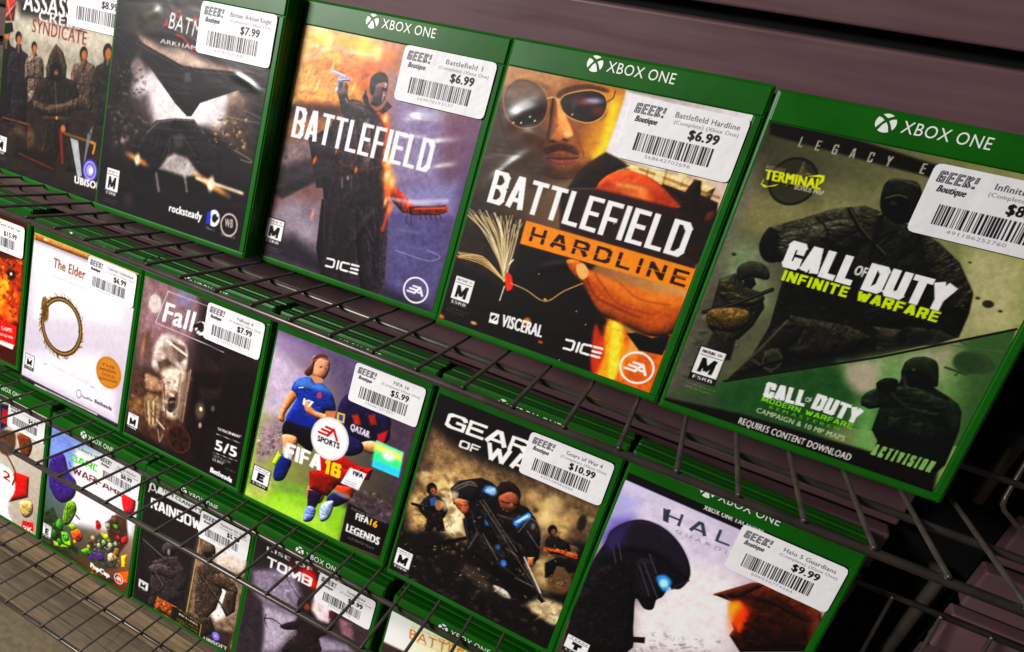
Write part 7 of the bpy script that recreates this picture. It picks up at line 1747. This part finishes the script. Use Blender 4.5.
class Sheet:
    def __init__(s, x0, z0, x1, z1, res):
        s.x0, s.z0, s.res = x0, z0, res
        s.w = int(round((x1-x0)/res))+1; s.h = int(round((z1-z0)/res))+1
        s.rx = (x1-x0)/(s.w-1); s.rz = (z1-z0)/(s.h-1)
        s.xs = x0+np.arange(s.w)*s.rx; s.zs = z0+np.arange(s.h)*s.rz
        s.X, s.Z = np.meshgrid(s.xs, s.zs); s.img = np.ones((s.h, s.w, 3))
        s.x1, s.z1 = x1, z1; s.light = (-.5, .52, .69)
    def win(s, xa, za, xb, zb, m):
        i0 = max(0, int((xa-m-s.x0)/s.rx)); i1 = min(s.w, int((xb+m-s.x0)/s.rx)+2)
        j0 = max(0, int((za-m-s.z0)/s.rz)); j1 = min(s.h, int((zb+m-s.z0)/s.rz)+2)
        if i1 <= i0 or j1 <= j0: return None
        return slice(j0, j1), slice(i0, i1)
    def lay(s, sl, a, c, n=0, seed=0):
        a = np.clip(a, 0, 1)[..., None]
        if n:
            f = value_noise(s.X[sl], s.Z[sl], 5.0, seed); f2 = value_noise(s.X[sl], s.Z[sl], 1.8, seed+5)
            c = np.clip(c*(1+n*3.2*(.6*f+.4*f2-.5))[..., None], 0, 1)
        s.img[sl] = s.img[sl]*(1-a)+c*a
    def soft(s, d, soft):
        w = max(soft, s.res*.55); t = np.clip(.5-d/(2*w), 0, 1); return t*t*(3-2*t)
    def poly(s, flat, c, a, soft, n, sm, seed):
        p = np.array(flat, float).reshape(-1, 2)
        if sm: p = spline(p)
        sl = s.win(p[:, 0].min(), p[:, 1].min(), p[:, 0].max(), p[:, 1].max(), soft*1.2+.5)
        if not sl: return
        X, Z = s.X[sl], s.Z[sl]; d2 = np.full(X.shape, 1e9); ins = np.zeros(X.shape, bool)
        for (ax, az), (bx, bz) in zip(p, np.roll(p, -1, 0)):
            ex, ez = bx-ax, bz-az; L = ex*ex+ez*ez+1e-12
            t = np.clip(((X-ax)*ex+(Z-az)*ez)/L, 0, 1)
            d2 = np.minimum(d2, (X-ax-t*ex)**2+(Z-az-t*ez)**2)
            if bz != az: ins ^= ((az > Z) != (bz > Z)) & (X < ex*(Z-az)/(bz-az)+ax)
        d = np.sqrt(d2); d = np.where(ins, -d, d)
        if n and soft <= 1.0 and min(X.shape) > 3:          # a modelled form: drawn with the illustrator's own light and folds
            s.lay(sl, s.soft(d, soft)*a, s.form(X, Z, d, rgb(c), n, seed))
        else: s.lay(sl, s.soft(d, soft)*a, rgb(c), n, seed)
    def form(s, X, Z, d, c, n, seed):
        R = min(6.5, max(1., float((-d).max()))); q = np.clip(-d/R, 0, 1); hgt = R*.45*np.sqrt(1-(1-q)**2)
        an = (seed*1.7) % 3.14; u = X*math.cos(an)+Z*math.sin(an); v = (-X*math.sin(an)+Z*math.cos(an))*2.1
        f = value_noise(u, v, 9.0, seed); g = value_noise(u+31, v, 3.6, seed+7)
        hgt = hgt+n*(2.6*f+1.5*(1-np.abs(2*f-1))+.9*g)
        gz, gx = np.gradient(hgt, s.rz, s.rx); k = 1/np.sqrt(1+gx*gx+gz*gz)
        lx, lz, ly = s.light; sh = np.clip((-gx*lx-gz*lz+ly)*k, 0, 1)
        e = value_noise(X*1.3, Z, 2.2, seed+11); e2 = value_noise(u, v, 1.1, seed+13)
        sh = sh*(1+n*(1.5*(e-.5)+1.3*(e2-.5))); t = np.clip(sh, 0, 1.2)
        return np.clip(c*(.16+1.3*t**1.25)[..., None]+(.2*np.clip(t-.75, 0, 1)*2*n)[..., None]*(.3+c), 0, 1)
    def line(s, flat, w, c, a, soft, sm):
        p = np.array(flat, float).reshape(-1, 2)
        if sm and len(p) > 2: p = spline_open(p)
        sl = s.win(p[:, 0].min(), p[:, 1].min(), p[:, 0].max(), p[:, 1].max(), w+soft*1.2+.5)
        if not sl: return
        X, Z = s.X[sl], s.Z[sl]; d2 = np.full(X.shape, 1e9)
        for (ax, az), (bx, bz) in zip(p, p[1:]):
            ex, ez = bx-ax, bz-az; L = ex*ex+ez*ez+1e-12
            t = np.clip(((X-ax)*ex+(Z-az)*ez)/L, 0, 1)
            d2 = np.minimum(d2, (X-ax-t*ex)**2+(Z-az-t*ez)**2)
        s.lay(sl, s.soft(np.sqrt(d2)-w/2, soft)*a, rgb(c))
    def ell(s, x, z, rx, ry, rot, c, a, soft):
        r = max(rx, ry); sl = s.win(x-r, z-r, x+r, z+r, soft*1.2+.5)
        if not sl: return
        X, Z = s.X[sl]-x, s.Z[sl]-z; cr, sr = math.cos(rot), math.sin(rot)
        u, v = X*cr+Z*sr, -X*sr+Z*cr; q = np.sqrt((u/rx)**2+(v/ry)**2)
        s.lay(sl, s.soft((q-1)*min(rx, ry), soft)*a, rgb(c))
    def ring(s, x, z, rx, ry, w, c, a):
        r = max(rx, ry)+w; sl = s.win(x-r, z-r, x+r, z+r, .5)
        if not sl: return
        q = np.sqrt(((s.X[sl]-x)/rx)**2+((s.Z[sl]-z)/ry)**2)
        s.lay(sl, s.soft(np.abs(q-1)*min(rx, ry)-w/2, .1)*a, rgb(c))
    def text(s, t, x0, z0, x1, z1, h, c, b, sh, a, lim=True):
        v, tr = text_tris(t)
        if not len(tr): return
        if lim: b = min(b, (.2 if len(t) < 12 else .12)*math.hypot(x1-x0, z1-z0)/len(t))
        mn, mx = v[:, 0].min(), v[:, 0].max(); L = math.hypot(x1-x0, z1-z0); ux, uz = (x1-x0)/L, (z1-z0)/L
        q = (v[:, 0]-mn)/(mx-mn)*(L-b)+b/2; y = v[:, 1]/CAP*h; q = q+y*sh
        px = x0+q*ux-y*uz; pz = z0+q*uz+y*ux
        sl = s.win(px.min(), pz.min(), px.max(), pz.max(), b+.6)
        if not sl: return
        K = 4; X0, Z0 = s.xs[sl[1].start]-s.rx/2, s.zs[sl[0].start]-s.rz/2
        nw, nh = (sl[1].stop-sl[1].start)*K, (sl[0].stop-sl[0].start)*K; rx, rz = s.rx/K, s.rz/K
        m = np.zeros((nh, nw), bool)
        gx = (px-X0)/rx-.5; gz = (pz-Z0)/rz-.5
        for i, j, k in tr:
            ax, az, bx, bz, cx, cz = gx[i], gz[i], gx[j], gz[j], gx[k], gz[k]
            ia, ib = max(0, int(min(ax, bx, cx))), min(nw, int(max(ax, bx, cx))+2); ja, jb = max(0, int(min(az, bz, cz))), min(nh, int(max(az, bz, cz))+2)
            if ib <= ia or jb <= ja: continue
            XX, ZZ = np.meshgrid(np.arange(ia, ib), np.arange(ja, jb))
            e0 = (bx-ax)*(ZZ-az)-(bz-az)*(XX-ax); e1 = (cx-bx)*(ZZ-bz)-(cz-bz)*(XX-bx); e2 = (ax-cx)*(ZZ-cz)-(az-cz)*(XX-cx)
            m[ja:jb, ia:ib] |= ((e0 >= -.01) & (e1 >= -.01) & (e2 >= -.01)) | ((e0 <= .01) & (e1 <= .01) & (e2 <= .01))
        k = int(round(b/2/rx))
        if k > 0:                                   # heavier face: widen the stems, and the bars half as much
            o = m.copy()
            for i in range(1, k+1):
                o[:, i:] |= m[:, :-i]; o[:, :-i] |= m[:, i:]
            m = o.copy(); kz = int(round(b*.18/rz))
            for i in range(1, kz+1):
                m[i:] |= o[:-i]; m[:-i] |= o[i:]
        s.lay(sl, m.reshape(nh//K, K, nw//K, K).mean((1, 3))*a, rgb(c))
    def caps(s, t, x0, z0, x1, z1, h, c, w, gap, sh, a):
        # display lettering: square-ended strokes of width w, letters gap apart
        L = math.hypot(x1-x0, z1-z0); ux, uz = (x1-x0)/L, (z1-z0)/L
        fixed = sum(w for q in t)+gap*(len(t)-1); unit = (L-fixed)/sum(STROKE[q][0] for q in t)
        vx = w*.42; hx = w*.36                      # bars a little thinner than stems
        sl = s.win(min(x0, x1, x0-uz*h, x1-uz*h), min(z0, z1, z0+h, z1+h), max(x0, x1, x0+h*sh, x1+h*sh), max(z0, z1, z0+h, z1+h), 2)
        if not sl: return
        X, Z = s.X[sl]-x0, s.Z[sl]-z0; V = -X*uz+Z*ux; U = X*ux+Z*uz-V*sh
        d = np.full(U.shape, 1e9); p = 0.
        for q in t:
            wid, strokes = STROKE[q]; cw = unit*wid
            for st in strokes:
                pp = [(p+w/2+a_*cw, w*.4+b_*(h-w*.8)) for a_, b_ in st]
                for (ax, az), (bx, bz) in zip(pp, pp[1:]):
                    ln = math.hypot(bx-ax, bz-az); ex, ez = (bx-ax)/ln, (bz-az)/ln
                    r = (.5*abs(ez)+.4*abs(ex))*w
                    al = np.abs((U-(ax+bx)/2)*ex+(V-(az+bz)/2)*ez)-ln/2-(.5*abs(ex)+.4*abs(ez))*w*(1 if min(abs(ex), abs(ez)) < .05 else .35); pe = np.abs(-(U-ax)*ez+(V-az)*ex)-r
                    d = np.minimum(d, np.maximum(al, pe))
            p += cw+w+gap
        cl = np.maximum(-V, V-h)
        s.lay(sl, s.soft(np.maximum(d, cl), .1)*a, rgb(c))
    def mottle(s, flat, n, size, pal, a, seed):
        p = np.array(flat, float).reshape(-1, 2); rs = random.Random(seed)
        x0, z0 = p.min(0); x1, z1 = p.max(0); k = 0; tries = 0
        while k < n and tries < n*30:
            tries += 1
            x, z = rs.uniform(x0, x1), rs.uniform(z0, z1); ins = False
            for (ax, az), (bx, bz) in zip(p, np.roll(p, -1, 0)):
                if (az > z) != (bz > z) and x < (bx-ax)*(z-az)/(bz-az)+ax: ins = not ins
            if not ins: continue
            k += 1; r = size*rs.uniform(.4, 1.3); an = rs.uniform(-1.2, 1.2); q = []
            m = rs.randint(5, 7); el = rs.uniform(.35, .9)
            for i in range(m):
                t = 2*math.pi*i/m; rr = r*rs.uniform(.6, 1.2); u, v = rr*math.cos(t), rr*math.sin(t)*el
                q += [x+u*math.cos(an)-v*math.sin(an), z+u*math.sin(an)+v*math.cos(an)]
            s.poly(q, rs.choice(pal), a*rs.uniform(.6, 1), size*rs.uniform(.15, .5), .3, 1, seed+k)
    def run(s, ops):
        for i, o in enumerate(ops):
            k = o[0]
            if k == 'g':
                u = ((s.X-s.x0)/(s.x1-s.x0))[..., None]; v = ((s.Z-s.z0)/(s.z1-s.z0))[..., None]
                s.img[:] = (rgb(o[1])*(1-u)+rgb(o[2])*u)*v+(rgb(o[3])*(1-u)+rgb(o[4])*u)*(1-v)
            elif k == 'p': s.poly(*o[1:], 100+i)
            elif k == 'e': s.ell(*o[1:])
            elif k == 'r': s.ring(*o[1:])
            elif k == 'l': s.line(*o[1:])
            elif k == 't': s.text(*o[1:])
            elif k == 'm': s.mottle(*o[1:])
            elif k == 'c': s.caps(*o[1:])
            elif k == 'k': s.light = o[1:]
            elif k == 'n':
                f = value_noise(s.X, s.Z, o[2]*2, o[3]+60)-.5; s.img *= (1+o[1]*1.7*f)[..., None]; np.clip(s.img, 0, 1, s.img)
    def press(s):
        # ink response of the press: fuller blacks, slightly richer colour
        c = s.img**1.12; c = c*.55+.45*c*c*(3-2*c); g = c.mean(-1, keepdims=True)
        return np.clip(g+(c-g)*1.12, 0, 1)
    def mesh(s, name, gain, y, inside=None, bow=0, seed=0):
        me = bpy.data.meshes.new(name); n = s.w*s.h
        co = np.empty((n, 3)); co[:, 0] = s.X.ravel(); co[:, 2] = s.Z.ravel(); co[:, 1] = y
        if bow:
            co[:, 1] -= bow*value_noise(s.X, s.Z, 17, seed).ravel()
        idx = np.arange(n).reshape(s.h, s.w)
        q = np.stack([idx[:-1, :-1], idx[:-1, 1:], idx[1:, 1:], idx[1:, :-1]], -1).reshape(-1, 4)
        if inside is not None:
            f = inside(s.X, s.Z).ravel(); q = q[f[q].all(1)]
            used = np.unique(q); rm = np.full(n, -1); rm[used] = np.arange(len(used)); q = rm[q]; co = co[used]; n = len(used)
        else: used = slice(None)
        me.vertices.add(n); me.vertices.foreach_set('co', (co*MM).ravel().astype(np.float32))
        me.loops.add(q.size); me.loops.foreach_set('vertex_index', q.ravel().astype(np.int32))
        me.polygons.add(len(q)); me.polygons.foreach_set('loop_start', (np.arange(len(q))*4).astype(np.int32))
        me.update(calc_edges=True)
        at = me.color_attributes.new('print', 'FLOAT_COLOR', 'POINT')
        c = np.ones((s.w*s.h, 4), np.float32); c[:, :3] = np.clip(to_lin(s.press().reshape(-1, 3))*gain, .002, .86)
        at.data.foreach_set('color', c[used].ravel()); me.validate()
        return me

# ------------------------------------------------------------------ game cases
W, H, T = 135, 171, 14.2
IN = (2.0, 4.6, 129.7, 155.3)
def shell_mesh(y0, y1, inset):
    bm = bmesh.new(); box(bm, inset*MM, y0*MM, inset*MM, (W-inset)*MM, y1*MM, (H-inset)*MM, .0012)
    return bm
def rim_mesh():
    bm = bmesh.new()
    box(bm, .0012, -.0009, .1557, .1338, .0012, .1698, .0006)        # header band
    box(bm, .0012, -.0007, .0012, .1338, .0012, .0042, .0005)         # bottom lip
    box(bm, .1302, -.0007, .0044, .1338, .0012, .1553, .0005)         # right lip
    return bm
def logo_mesh():
    """round emblem cut by two crossing curves, and the thin wide lettering beside it"""
    bm = bmesh.new(); cx, cz, r = 47.9, 164.8, 4.2; y = -1.05
    def face(p): bm.faces.new([bm.verts.new((a*MM, y*MM, b*MM)) for a, b in p])
    def arc(a0, a1, n=10): return [(cx+r*math.cos(math.radians(a0+(a1-a0)*i/n)), cz+r*math.sin(math.radians(a0+(a1-a0)*i/n))) for i in range(n+1)]
    face([(cx, cz+.55*r)]+arc(58, 122))
    face(arc(146, 218)+[(cx-.5*r, cz-.1*r), (cx-.24*r, cz+.27*r), (cx-.5*r, cz+.47*r)])
    face(arc(34, -38)+[(cx+.5*r, cz-.1*r), (cx+.24*r, cz+.27*r), (cx+.5*r, cz+.47*r)])
    face(arc(238, 302)+[(cx+.26*r, cz-.2*r), (cx, cz+.1*r), (cx-.26*r, cz-.2*r)])
    for word, xa, xb in (('XBOX', 54.6, 73.6), ('ONE', 76.0, 89.4)):
        v, t = text_tris(word); mn, mx = v[:, 0].min(), v[:, 0].max()
        vs = [bm.verts.new(((xa+(a-mn)/(mx-mn)*(xb-xa))*MM, y*MM, (162.1+b/CAP*5.3)*MM)) for a, b in v]
        for i, j, k in t:
            try: bm.faces.new((vs[i], vs[j], vs[k]))
            except ValueError: pass
    for f in bm.faces:
        f.normal_update()
        if f.normal.y > 0: f.normal_flip()
    return bm
def sheet_film(folds=()):
    """the clear outer sleeve; folds are (x, z, angle, length, width, height) ridges in millimetres"""
    nx, nz = (110, 130) if folds else (8, 9); x0, z0, x1, z1 = IN
    X, Z = np.meshgrid(np.linspace(x0, x1, nx+1), np.linspace(z0, z1, nz+1)); Y = np.full(X.shape, -.5)
    for fx, fz, an, ln, wd, ht in folds:
        u = (X-fx)*math.cos(an)+(Z-fz)*math.sin(an); v = -(X-fx)*math.sin(an)+(Z-fz)*math.cos(an)+.006*u*u
        Y -= ht*np.exp(-(u/ln)**4)*np.exp(-(v/wd)**2)
    bm = bmesh.new()
    g = [[bm.verts.new((X[j, i]*MM, Y[j, i]*MM, Z[j, i]*MM)) for i in range(nx+1)] for j in range(nz+1)]
    for j in range(nz):
        for i in range(nx): bm.faces.new((g[j][i], g[j][i+1], g[j+1][i+1], g[j+1][i]))
    return bm
FOLDS = {'BF1': ((100, 116, .12, 15, 4.8, 1.0), (112, 106, .3, 13, 3.3, 0.73), (92, 104, .2, 10, 2.4, 0.53), (116, 92, .35, 10, 3.0, 0.63), (108, 66, .15, 15, 2.7, 0.53), (104, 48, .1, 12, 2.1, 0.42), (70, 40, 1.2, 16, 2.1, 0.32)),
         'BAT': ((30, 140, .5, 9, 3.9, .6), (114, 113, -.3, 11, 2.2, .5), (16, 96, 1.2, 20, 2.7, .4)),
         'HL': ((20, 134, .6, 11, 4.8, 0.84), (32, 122, -.2, 12, 3.9, 0.68), (18, 102, .9, 14, 3.0, 0.47), (70, 60, .3, 20, 2.4, 0.32)),
         'COD': ((4, 110, 1.5, 30, 1.8, 0.42), (60, 20, .1, 30, 2.1, 0.32)), 'FIFA': ((24, 140, .5, 14, 3.0, 0.47), (100, 60, .9, 14, 2.4, 0.37)), 'FO': ((90, 100, -.4, 16, 2.4, 0.47), (30, 60, 1.1, 14, 2.1, 0.42)), 'AC': ((30, 60, .3, 18, 2.7, 0.47),)}
MESH = {}
def shared(key, fn, smooth=False):
    if key not in MESH:
        bm = fn(); me = bpy.data.meshes.new(key); bm.to_mesh(me); bm.free()
        if smooth:
            for p in me.polygons: p.use_smooth = True
        MESH[key] = me
    return MESH[key]

def sticker_sheet(title, price, res, seed):
    w, h = 57.6, 31.8; s = Sheet(0, 0, w, h, res); s.img[:] = rgb('#f4f2f4')
    for c, t in (('#3a373d', 1.25), ('#b4b1b7', .42)): s.caps('GEEK!', 2.6+(1.25-t)/2, 23.8+(1.25-t)*.4, 17.6-(1.25-t)/2, 23.8+(1.25-t)*.4, 5.2-(1.25-t)*.8, c, t, .55+(1.25-t), .13, 1)
    s.text('Boutique', 4.4, 19.8, 15.6, 19.8, 2.9, '#2e2c32', .35, .22, 1)
    n = len(title); tw = min(31, 1.75*n); c = 38.6
    s.text(title, c-tw/2, 25.6, c+tw/2, 25.6, 2.75, '#646167', .15, 0, 1)
    s.text('(Complete) (Xbox One)', 23.5, 22.4, 54.5, 22.4, 1.9, '#8f8c92', .1, 0, 1)
    pw = 2.95*len(price); s.text(price, 39.5-pw/2, 16.6, 39.5+pw/2, 16.6, 4.6, '#1a181c', .5, 0, 1)
    rs = random.Random(seed); x = 8.0
    while x < 46.5:
        b = rs.choice((.32, .34, .64, .66, 1.0)); g = rs.choice((.36, .4, .7, .95))
        s.poly([x, 5.4, x+b, 5.4, x+b, 14.6, x, 14.6], '#201e22', 1, .06, 0, 0, 1); x += b+g
    s.text(''.join(rs.choice('0123456789') for _ in range(12)), 15, 2.7, 38, 2.7, 1.7, '#8a878d', .0, 0, 1)
    return s

#            res   gain  title, price, label
CASES = {
 'AC':   (.65, 0.85, "Syndicate", '$8.99', 'green game case showing a hooded figure among standing people, far left of the top shelf'),
 'BAT':  (.55, 0.85, 'Batman: Arkham Knight', '$7.99', 'dark game case with white explosion clouds, standing proud of its neighbours'),
 'BF1':  (.45, 0.92, 'Battlefield 1', '$6.99', 'game case with a lone soldier raising a pistol before orange fire'),
 'HL':   (.42, 0.92, 'Battlefield Hardline', '$6.99', 'game case with a man in sunglasses and an orange title bar, $6.99 sticker'),
 'COD':  (.38, 0.92, 'Infinite Warfare', '$8.99', 'olive and green game case with dark soldiers, right end of the top shelf'),
 'ORG':  (.8, 0.9, 'Game of the Year', '$15.99', 'fiery orange and red game case with a $15.99 sticker at the left edge'),
 'ELD':  (.7, 0.98, 'Tamriel Unlimited', '$6.99', 'white game case with a spiky golden ring and a gold round seal'),
 'FO':   (.7, 0.95, 'Fallout 4', '$7.99', 'brown game case of worn metal armour with 5/5 printed at its lower right'),
 'FIFA': (.55, 1.02, 'FIFA 16', '$5.99', 'game case with two footballers on grass and a $5.99 sticker'),
 'GOW':  (.52, 1.05, 'Gears of War 4', '$10.99', 'game case with an armoured soldier in brown smoke, $10.99 sticker'),
 'HALO': (.48, 1.12, 'Halo 5 Guardians', '$9.99', 'pale game case with two dark helmets facing each other, blue and orange glow'),
 'NBA':  (.85, 0.95, 'NBA 2K16', '$4.99', 'pale game case with a basketball player, at the far left of the lowest row'),
 'PVZ':  (.75, 0.98, 'Garden Warfare', '$8.99', 'colourful game case with green cartoon plants behind wires'),
 'R6':   (.75, 1.1, 'Rainbow Six Siege', '$5.99', 'game case split into dark and pale halves with a gold framed strip'),
 'TR':   (.75, 1.1, 'Tomb Raider', '$9.99', 'game case with a dark climber in mist and red glow, $9.99 sticker behind wires'),
 'BTF':  (.8, 1.2, None, None, 'cream game case with thin gold lettering, cut off by the bottom edge'),
}
BEHIND = {'BAT': 'dark explosion case with the $7.99 sticker', 'ORG': 'fiery orange case', 'ELD': 'white golden ring case', 'FO': 'brown armour case',
          'FIFA': 'two footballers case', 'GOW': '$10.99 armoured soldier case', 'HALO': 'pale two helmets case', 'NBA': 'basketball player case',
          'PVZ': 'cartoon plants case', 'R6': 'half dark, half pale case', 'TR': 'misty climber case', 'BTF': 'cream case with gold lettering'}
GROUP = 'game cases standing on the wire shelves'
def case_body(name):
    root = bpy.data.objects.new(name, None); col.objects.link(root); root.empty_display_size = .02
    for key, part, fn in (('front_cover', 'front_cover', lambda: shell_mesh(0, 6.9, 0)), ('back_cover', 'back_cover', lambda: shell_mesh(7.3, T, .25)), ('rim', 'rim', rim_mesh)):
        me = shared(key, fn)
        if not me.materials: me.materials.append(M_GREEN)
        link(part, me, None, root)
    me = shared('header_logo', logo_mesh)
    if not me.materials: me.materials.append(M_WHITE)
    link('header_logo', me, None, root)
    return root
def round_rect(w, h, r):
    def f(X, Z):
        dx = np.maximum(np.abs(X-w/2)-(w/2-r), 0); dz = np.maximum(np.abs(Z-h/2)-(h/2-r), 0)
        return dx*dx+dz*dz <= r*r+1e-6
    return f
STICK_POS = {'BAT': (72.4, 123.6), 'BF1': (72.8, 124.0), 'HL': (72.2, 121.2), 'COD': (72.6, 120.9), 'AC': (69.0, 126.0), 'ORG': (71.5, 119.5)}
for i, (k, (res, gain, title, price, label)) in enumerate(CASES.items()):
    root = case_body('game_case'); tag(root, label, 'game case', GROUP)
    x, y, z, lean, roll, yaw = POSE[k]
    root.location = (x, y, z); root.rotation_euler = (-lean, roll, yaw)
    s = Sheet(*IN, res); s.run(ART[k])
    link('cover_insert', s.mesh('cover_insert', gain, -.2), M_INSERT, root)
    me = shared('clear_film_'+k, lambda: sheet_film(FOLDS[k]), True) if k in FOLDS else shared('clear_film', sheet_film)
    if not me.materials: me.materials.append(M_FILM)
    link('clear_film', me, None, root)
    if title:
        st = sticker_sheet(title, price, min(.42, res*.52), i+3)
        o = link('price_sticker', st.mesh('price_sticker', .82, 0, round_rect(57.6, 31.8, 2.4), .9, i+40), M_STICK, root)
        sx, sz = STICK_POS.get(k, (72.4, 123.2)); o.location = (sx*MM, -.0014, sz*MM)
    if k in BEHIND:      # a second copy stands right behind it
        b = case_body('game_case'); tag(b, 'plain green back copy directly behind the '+BEHIND[k], 'game case', GROUP)
        R = Euler((-lean, roll, yaw)).to_matrix(); b.location = Vector((x, y, z))+R @ Vector((.0006, .0158, 0)); b.rotation_euler = root.rotation_euler

# ------------------------------------------------------------------ wire shelves
PITCH = .025846
def wire_shelf(base, x0, k0, k1, xa, xb, label, mid=.0024):
    root = bpy.data.objects.new('wire_shelf', None); col.objects.link(root); root.location = base
    tag(root, label, 'wire shelf', 'sloped wire shelves hooked on the wall'); root.empty_display_size = .02
    def rail(name, y, z, r):
        bm = bmesh.new(); tube(bm, [(xa, y, z), (xb, y, z)], r, 14); bm_obj(name, bm, M_WIRE, root, True)
    rail('front_rail', -.0822, .0168, .0022); rail('middle_rail', -.0262, mid, .0020)
    rail('rear_rail', .0425, .0020, .0019); rail('top_rail', .0700, .1130, .0021)
    bm = bmesh.new()
    tube(bm, [(0, -.0840, .0201), (0, .0335, -.0102), (0, .0385, -.0100), (0, .0412, -.0062), (0, .0668, .1130), (0, .0668, .1150)], .00118, 10)
    for wy, wz, wr in ((-.0822, .0189, .0019), (-.0262, .0049, .0017)):       # welds on the rails
        bmesh.ops.create_icosphere(bm, subdivisions=1, radius=wr, matrix=Matrix.Translation((.0003, wy, wz-.0008)))
    me = bpy.data.meshes.new('cross_wire'); bm.to_mesh(me); bm.free(); me.materials.append(M_WIRE)
    for p in me.polygons: p.use_smooth = True
    for k in range(k0, k1+1):
        o = link('cross_wire', me, None, root); o.location = (x0+PITCH*k, 0, 0)
    return root
sh = wire_shelf((0, .0005, -.0002), -.0977, -8, 27, -.36, .74, 'dark bronze wire shelf under the top row of game cases', .0030)
wire_shelf((0, .0016, -.2289), -.1278, -9, 26, -.42, .70, 'dark bronze wire shelf under the middle row of game cases', .0006)
wire_shelf((0, -.0004, -.4549), -.1804, -10, 14, -.48, .30, 'dark bronze wire shelf under the lowest row, above the wood strips')
def hook(parent, x, z0, z1, y):
    bm = bmesh.new(); tube(bm, [(x-.0015, y+.012, z0-.004), (x, y, z0), (x, y-.002, z0-.006), (x, y-.002, z1)], .0036, 10)
    bm_obj('bracket', bm, M_WIRE, parent, True)
hook(sh, .503, .009, -.036, .0815); hook(sh, .511, -.094, -.215, .0815)

# ------------------------------------------------------------------ slatwall behind
def slat_panel(xa, xb, label, name='slatwall_panel'):
    root = bpy.data.objects.new(name, None); col.objects.link(root); root.location = ((xa+xb)/2, .08, -.6); root.empty_display_size = .05
    tag(root, label, 'wall panel', 'mauve slatwall panels')
    hw = (xb-xa)/2
    bm = bmesh.new(); z = .1866-.0381*22; zr = .6
    while z < .45:
        box(bm, -hw, 0, z+.0079+zr, hw, .012, z+.0381+zr, .0016, 3); z += .0381
    bm_obj('slat_face', bm, M_WALL, root)
    bm = bmesh.new(); box(bm, -hw, .0125, -.12, hw, .022, 1.06); bm_obj('backing_board', bm, M_BLACK, root)
slat_panel(-1.3, .478, 'mauve slatwall panel with black grooves behind the game cases')
slat_panel(.5275, 1.4, 'mauve slatwall panel to the right of the black upright')
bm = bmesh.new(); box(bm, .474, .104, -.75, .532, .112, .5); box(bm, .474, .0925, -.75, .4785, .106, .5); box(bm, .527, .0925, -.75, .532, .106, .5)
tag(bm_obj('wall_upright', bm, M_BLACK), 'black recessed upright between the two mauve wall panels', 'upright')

# ------------------------------------------------------------------ below
bm = bmesh.new(); box(bm, -1.0, 0, -.012, 1.0, .122, 0, .001)
o = bm_obj('wood_deck', bm, M_DECK); o.location = (0, -.0385, -.540); tag(o, 'low deck of brown wood strips under the lowest wire shelf', 'deck')
bm = bmesh.new(); box(bm, -2.5, -2.5, -.02, 2.5, .3, 0); o = bm_obj('floor', bm, M_FLOOR); o.location = (0, 0, -.62); tag(o, kind='structure')

# ------------------------------------------------------------------ light
w = bpy.data.worlds.new('World'); sc.world = w; w.use_nodes = True
w.node_tree.nodes['Background'].inputs['Color'].default_value = (.9, .93, 1, 1); w.node_tree.nodes['Background'].inputs['Strength'].default_value = .07
def area(name, loc, target, sx, sy, power, colr):
    l = bpy.data.lights.new(name, 'AREA'); l.shape = 'RECTANGLE'; l.size = sx; l.size_y = sy; l.energy = power; l.color = colr
    o = bpy.data.objects.new(name, l); col.objects.link(o); o.location = loc
    o.rotation_euler = (Vector(target)-Vector(loc)).to_track_quat('-Z', 'Y').to_euler(); return o
area('shop_light', (-.80, -1.30, .84), (-.12, 0, -.34), .46, .24, 17, (1, .97, .94)).data.spread = math.radians(100)

# ------------------------------------------------------------------ camera
cd = bpy.data.cameras.new('camera'); co = bpy.data.objects.new('camera', cd); col.objects.link(co); sc.camera = co
cx, cy, cz, yaw, pitch, roll, f, ppx, ppy = CAM
fw = Vector((-math.sin(yaw)*math.cos(pitch), math.cos(yaw)*math.cos(pitch), math.sin(pitch))); rt = Vector((math.cos(yaw), math.sin(yaw), 0)); up = rt.cross(fw)
r2 = math.cos(roll)*rt+math.sin(roll)*up; u2 = -math.sin(roll)*rt+math.cos(roll)*up
m = Matrix((r2, u2, -fw)).transposed().to_4x4(); m.translation = Vector((cx, cy, cz))*MM; co.matrix_world = m
cd.sensor_fit = 'HORIZONTAL'; cd.sensor_width = 36; cd.lens = f*36/1024
cd.shift_x = (512-ppx)/1024; cd.shift_y = (ppy-326)/1024
cd.clip_start = .01; cd.clip_end = 50

sc.view_settings.view_transform = 'Standard'; sc.view_settings.look = 'None'; sc.view_settings.exposure = 0; sc.view_settings.gamma = 1
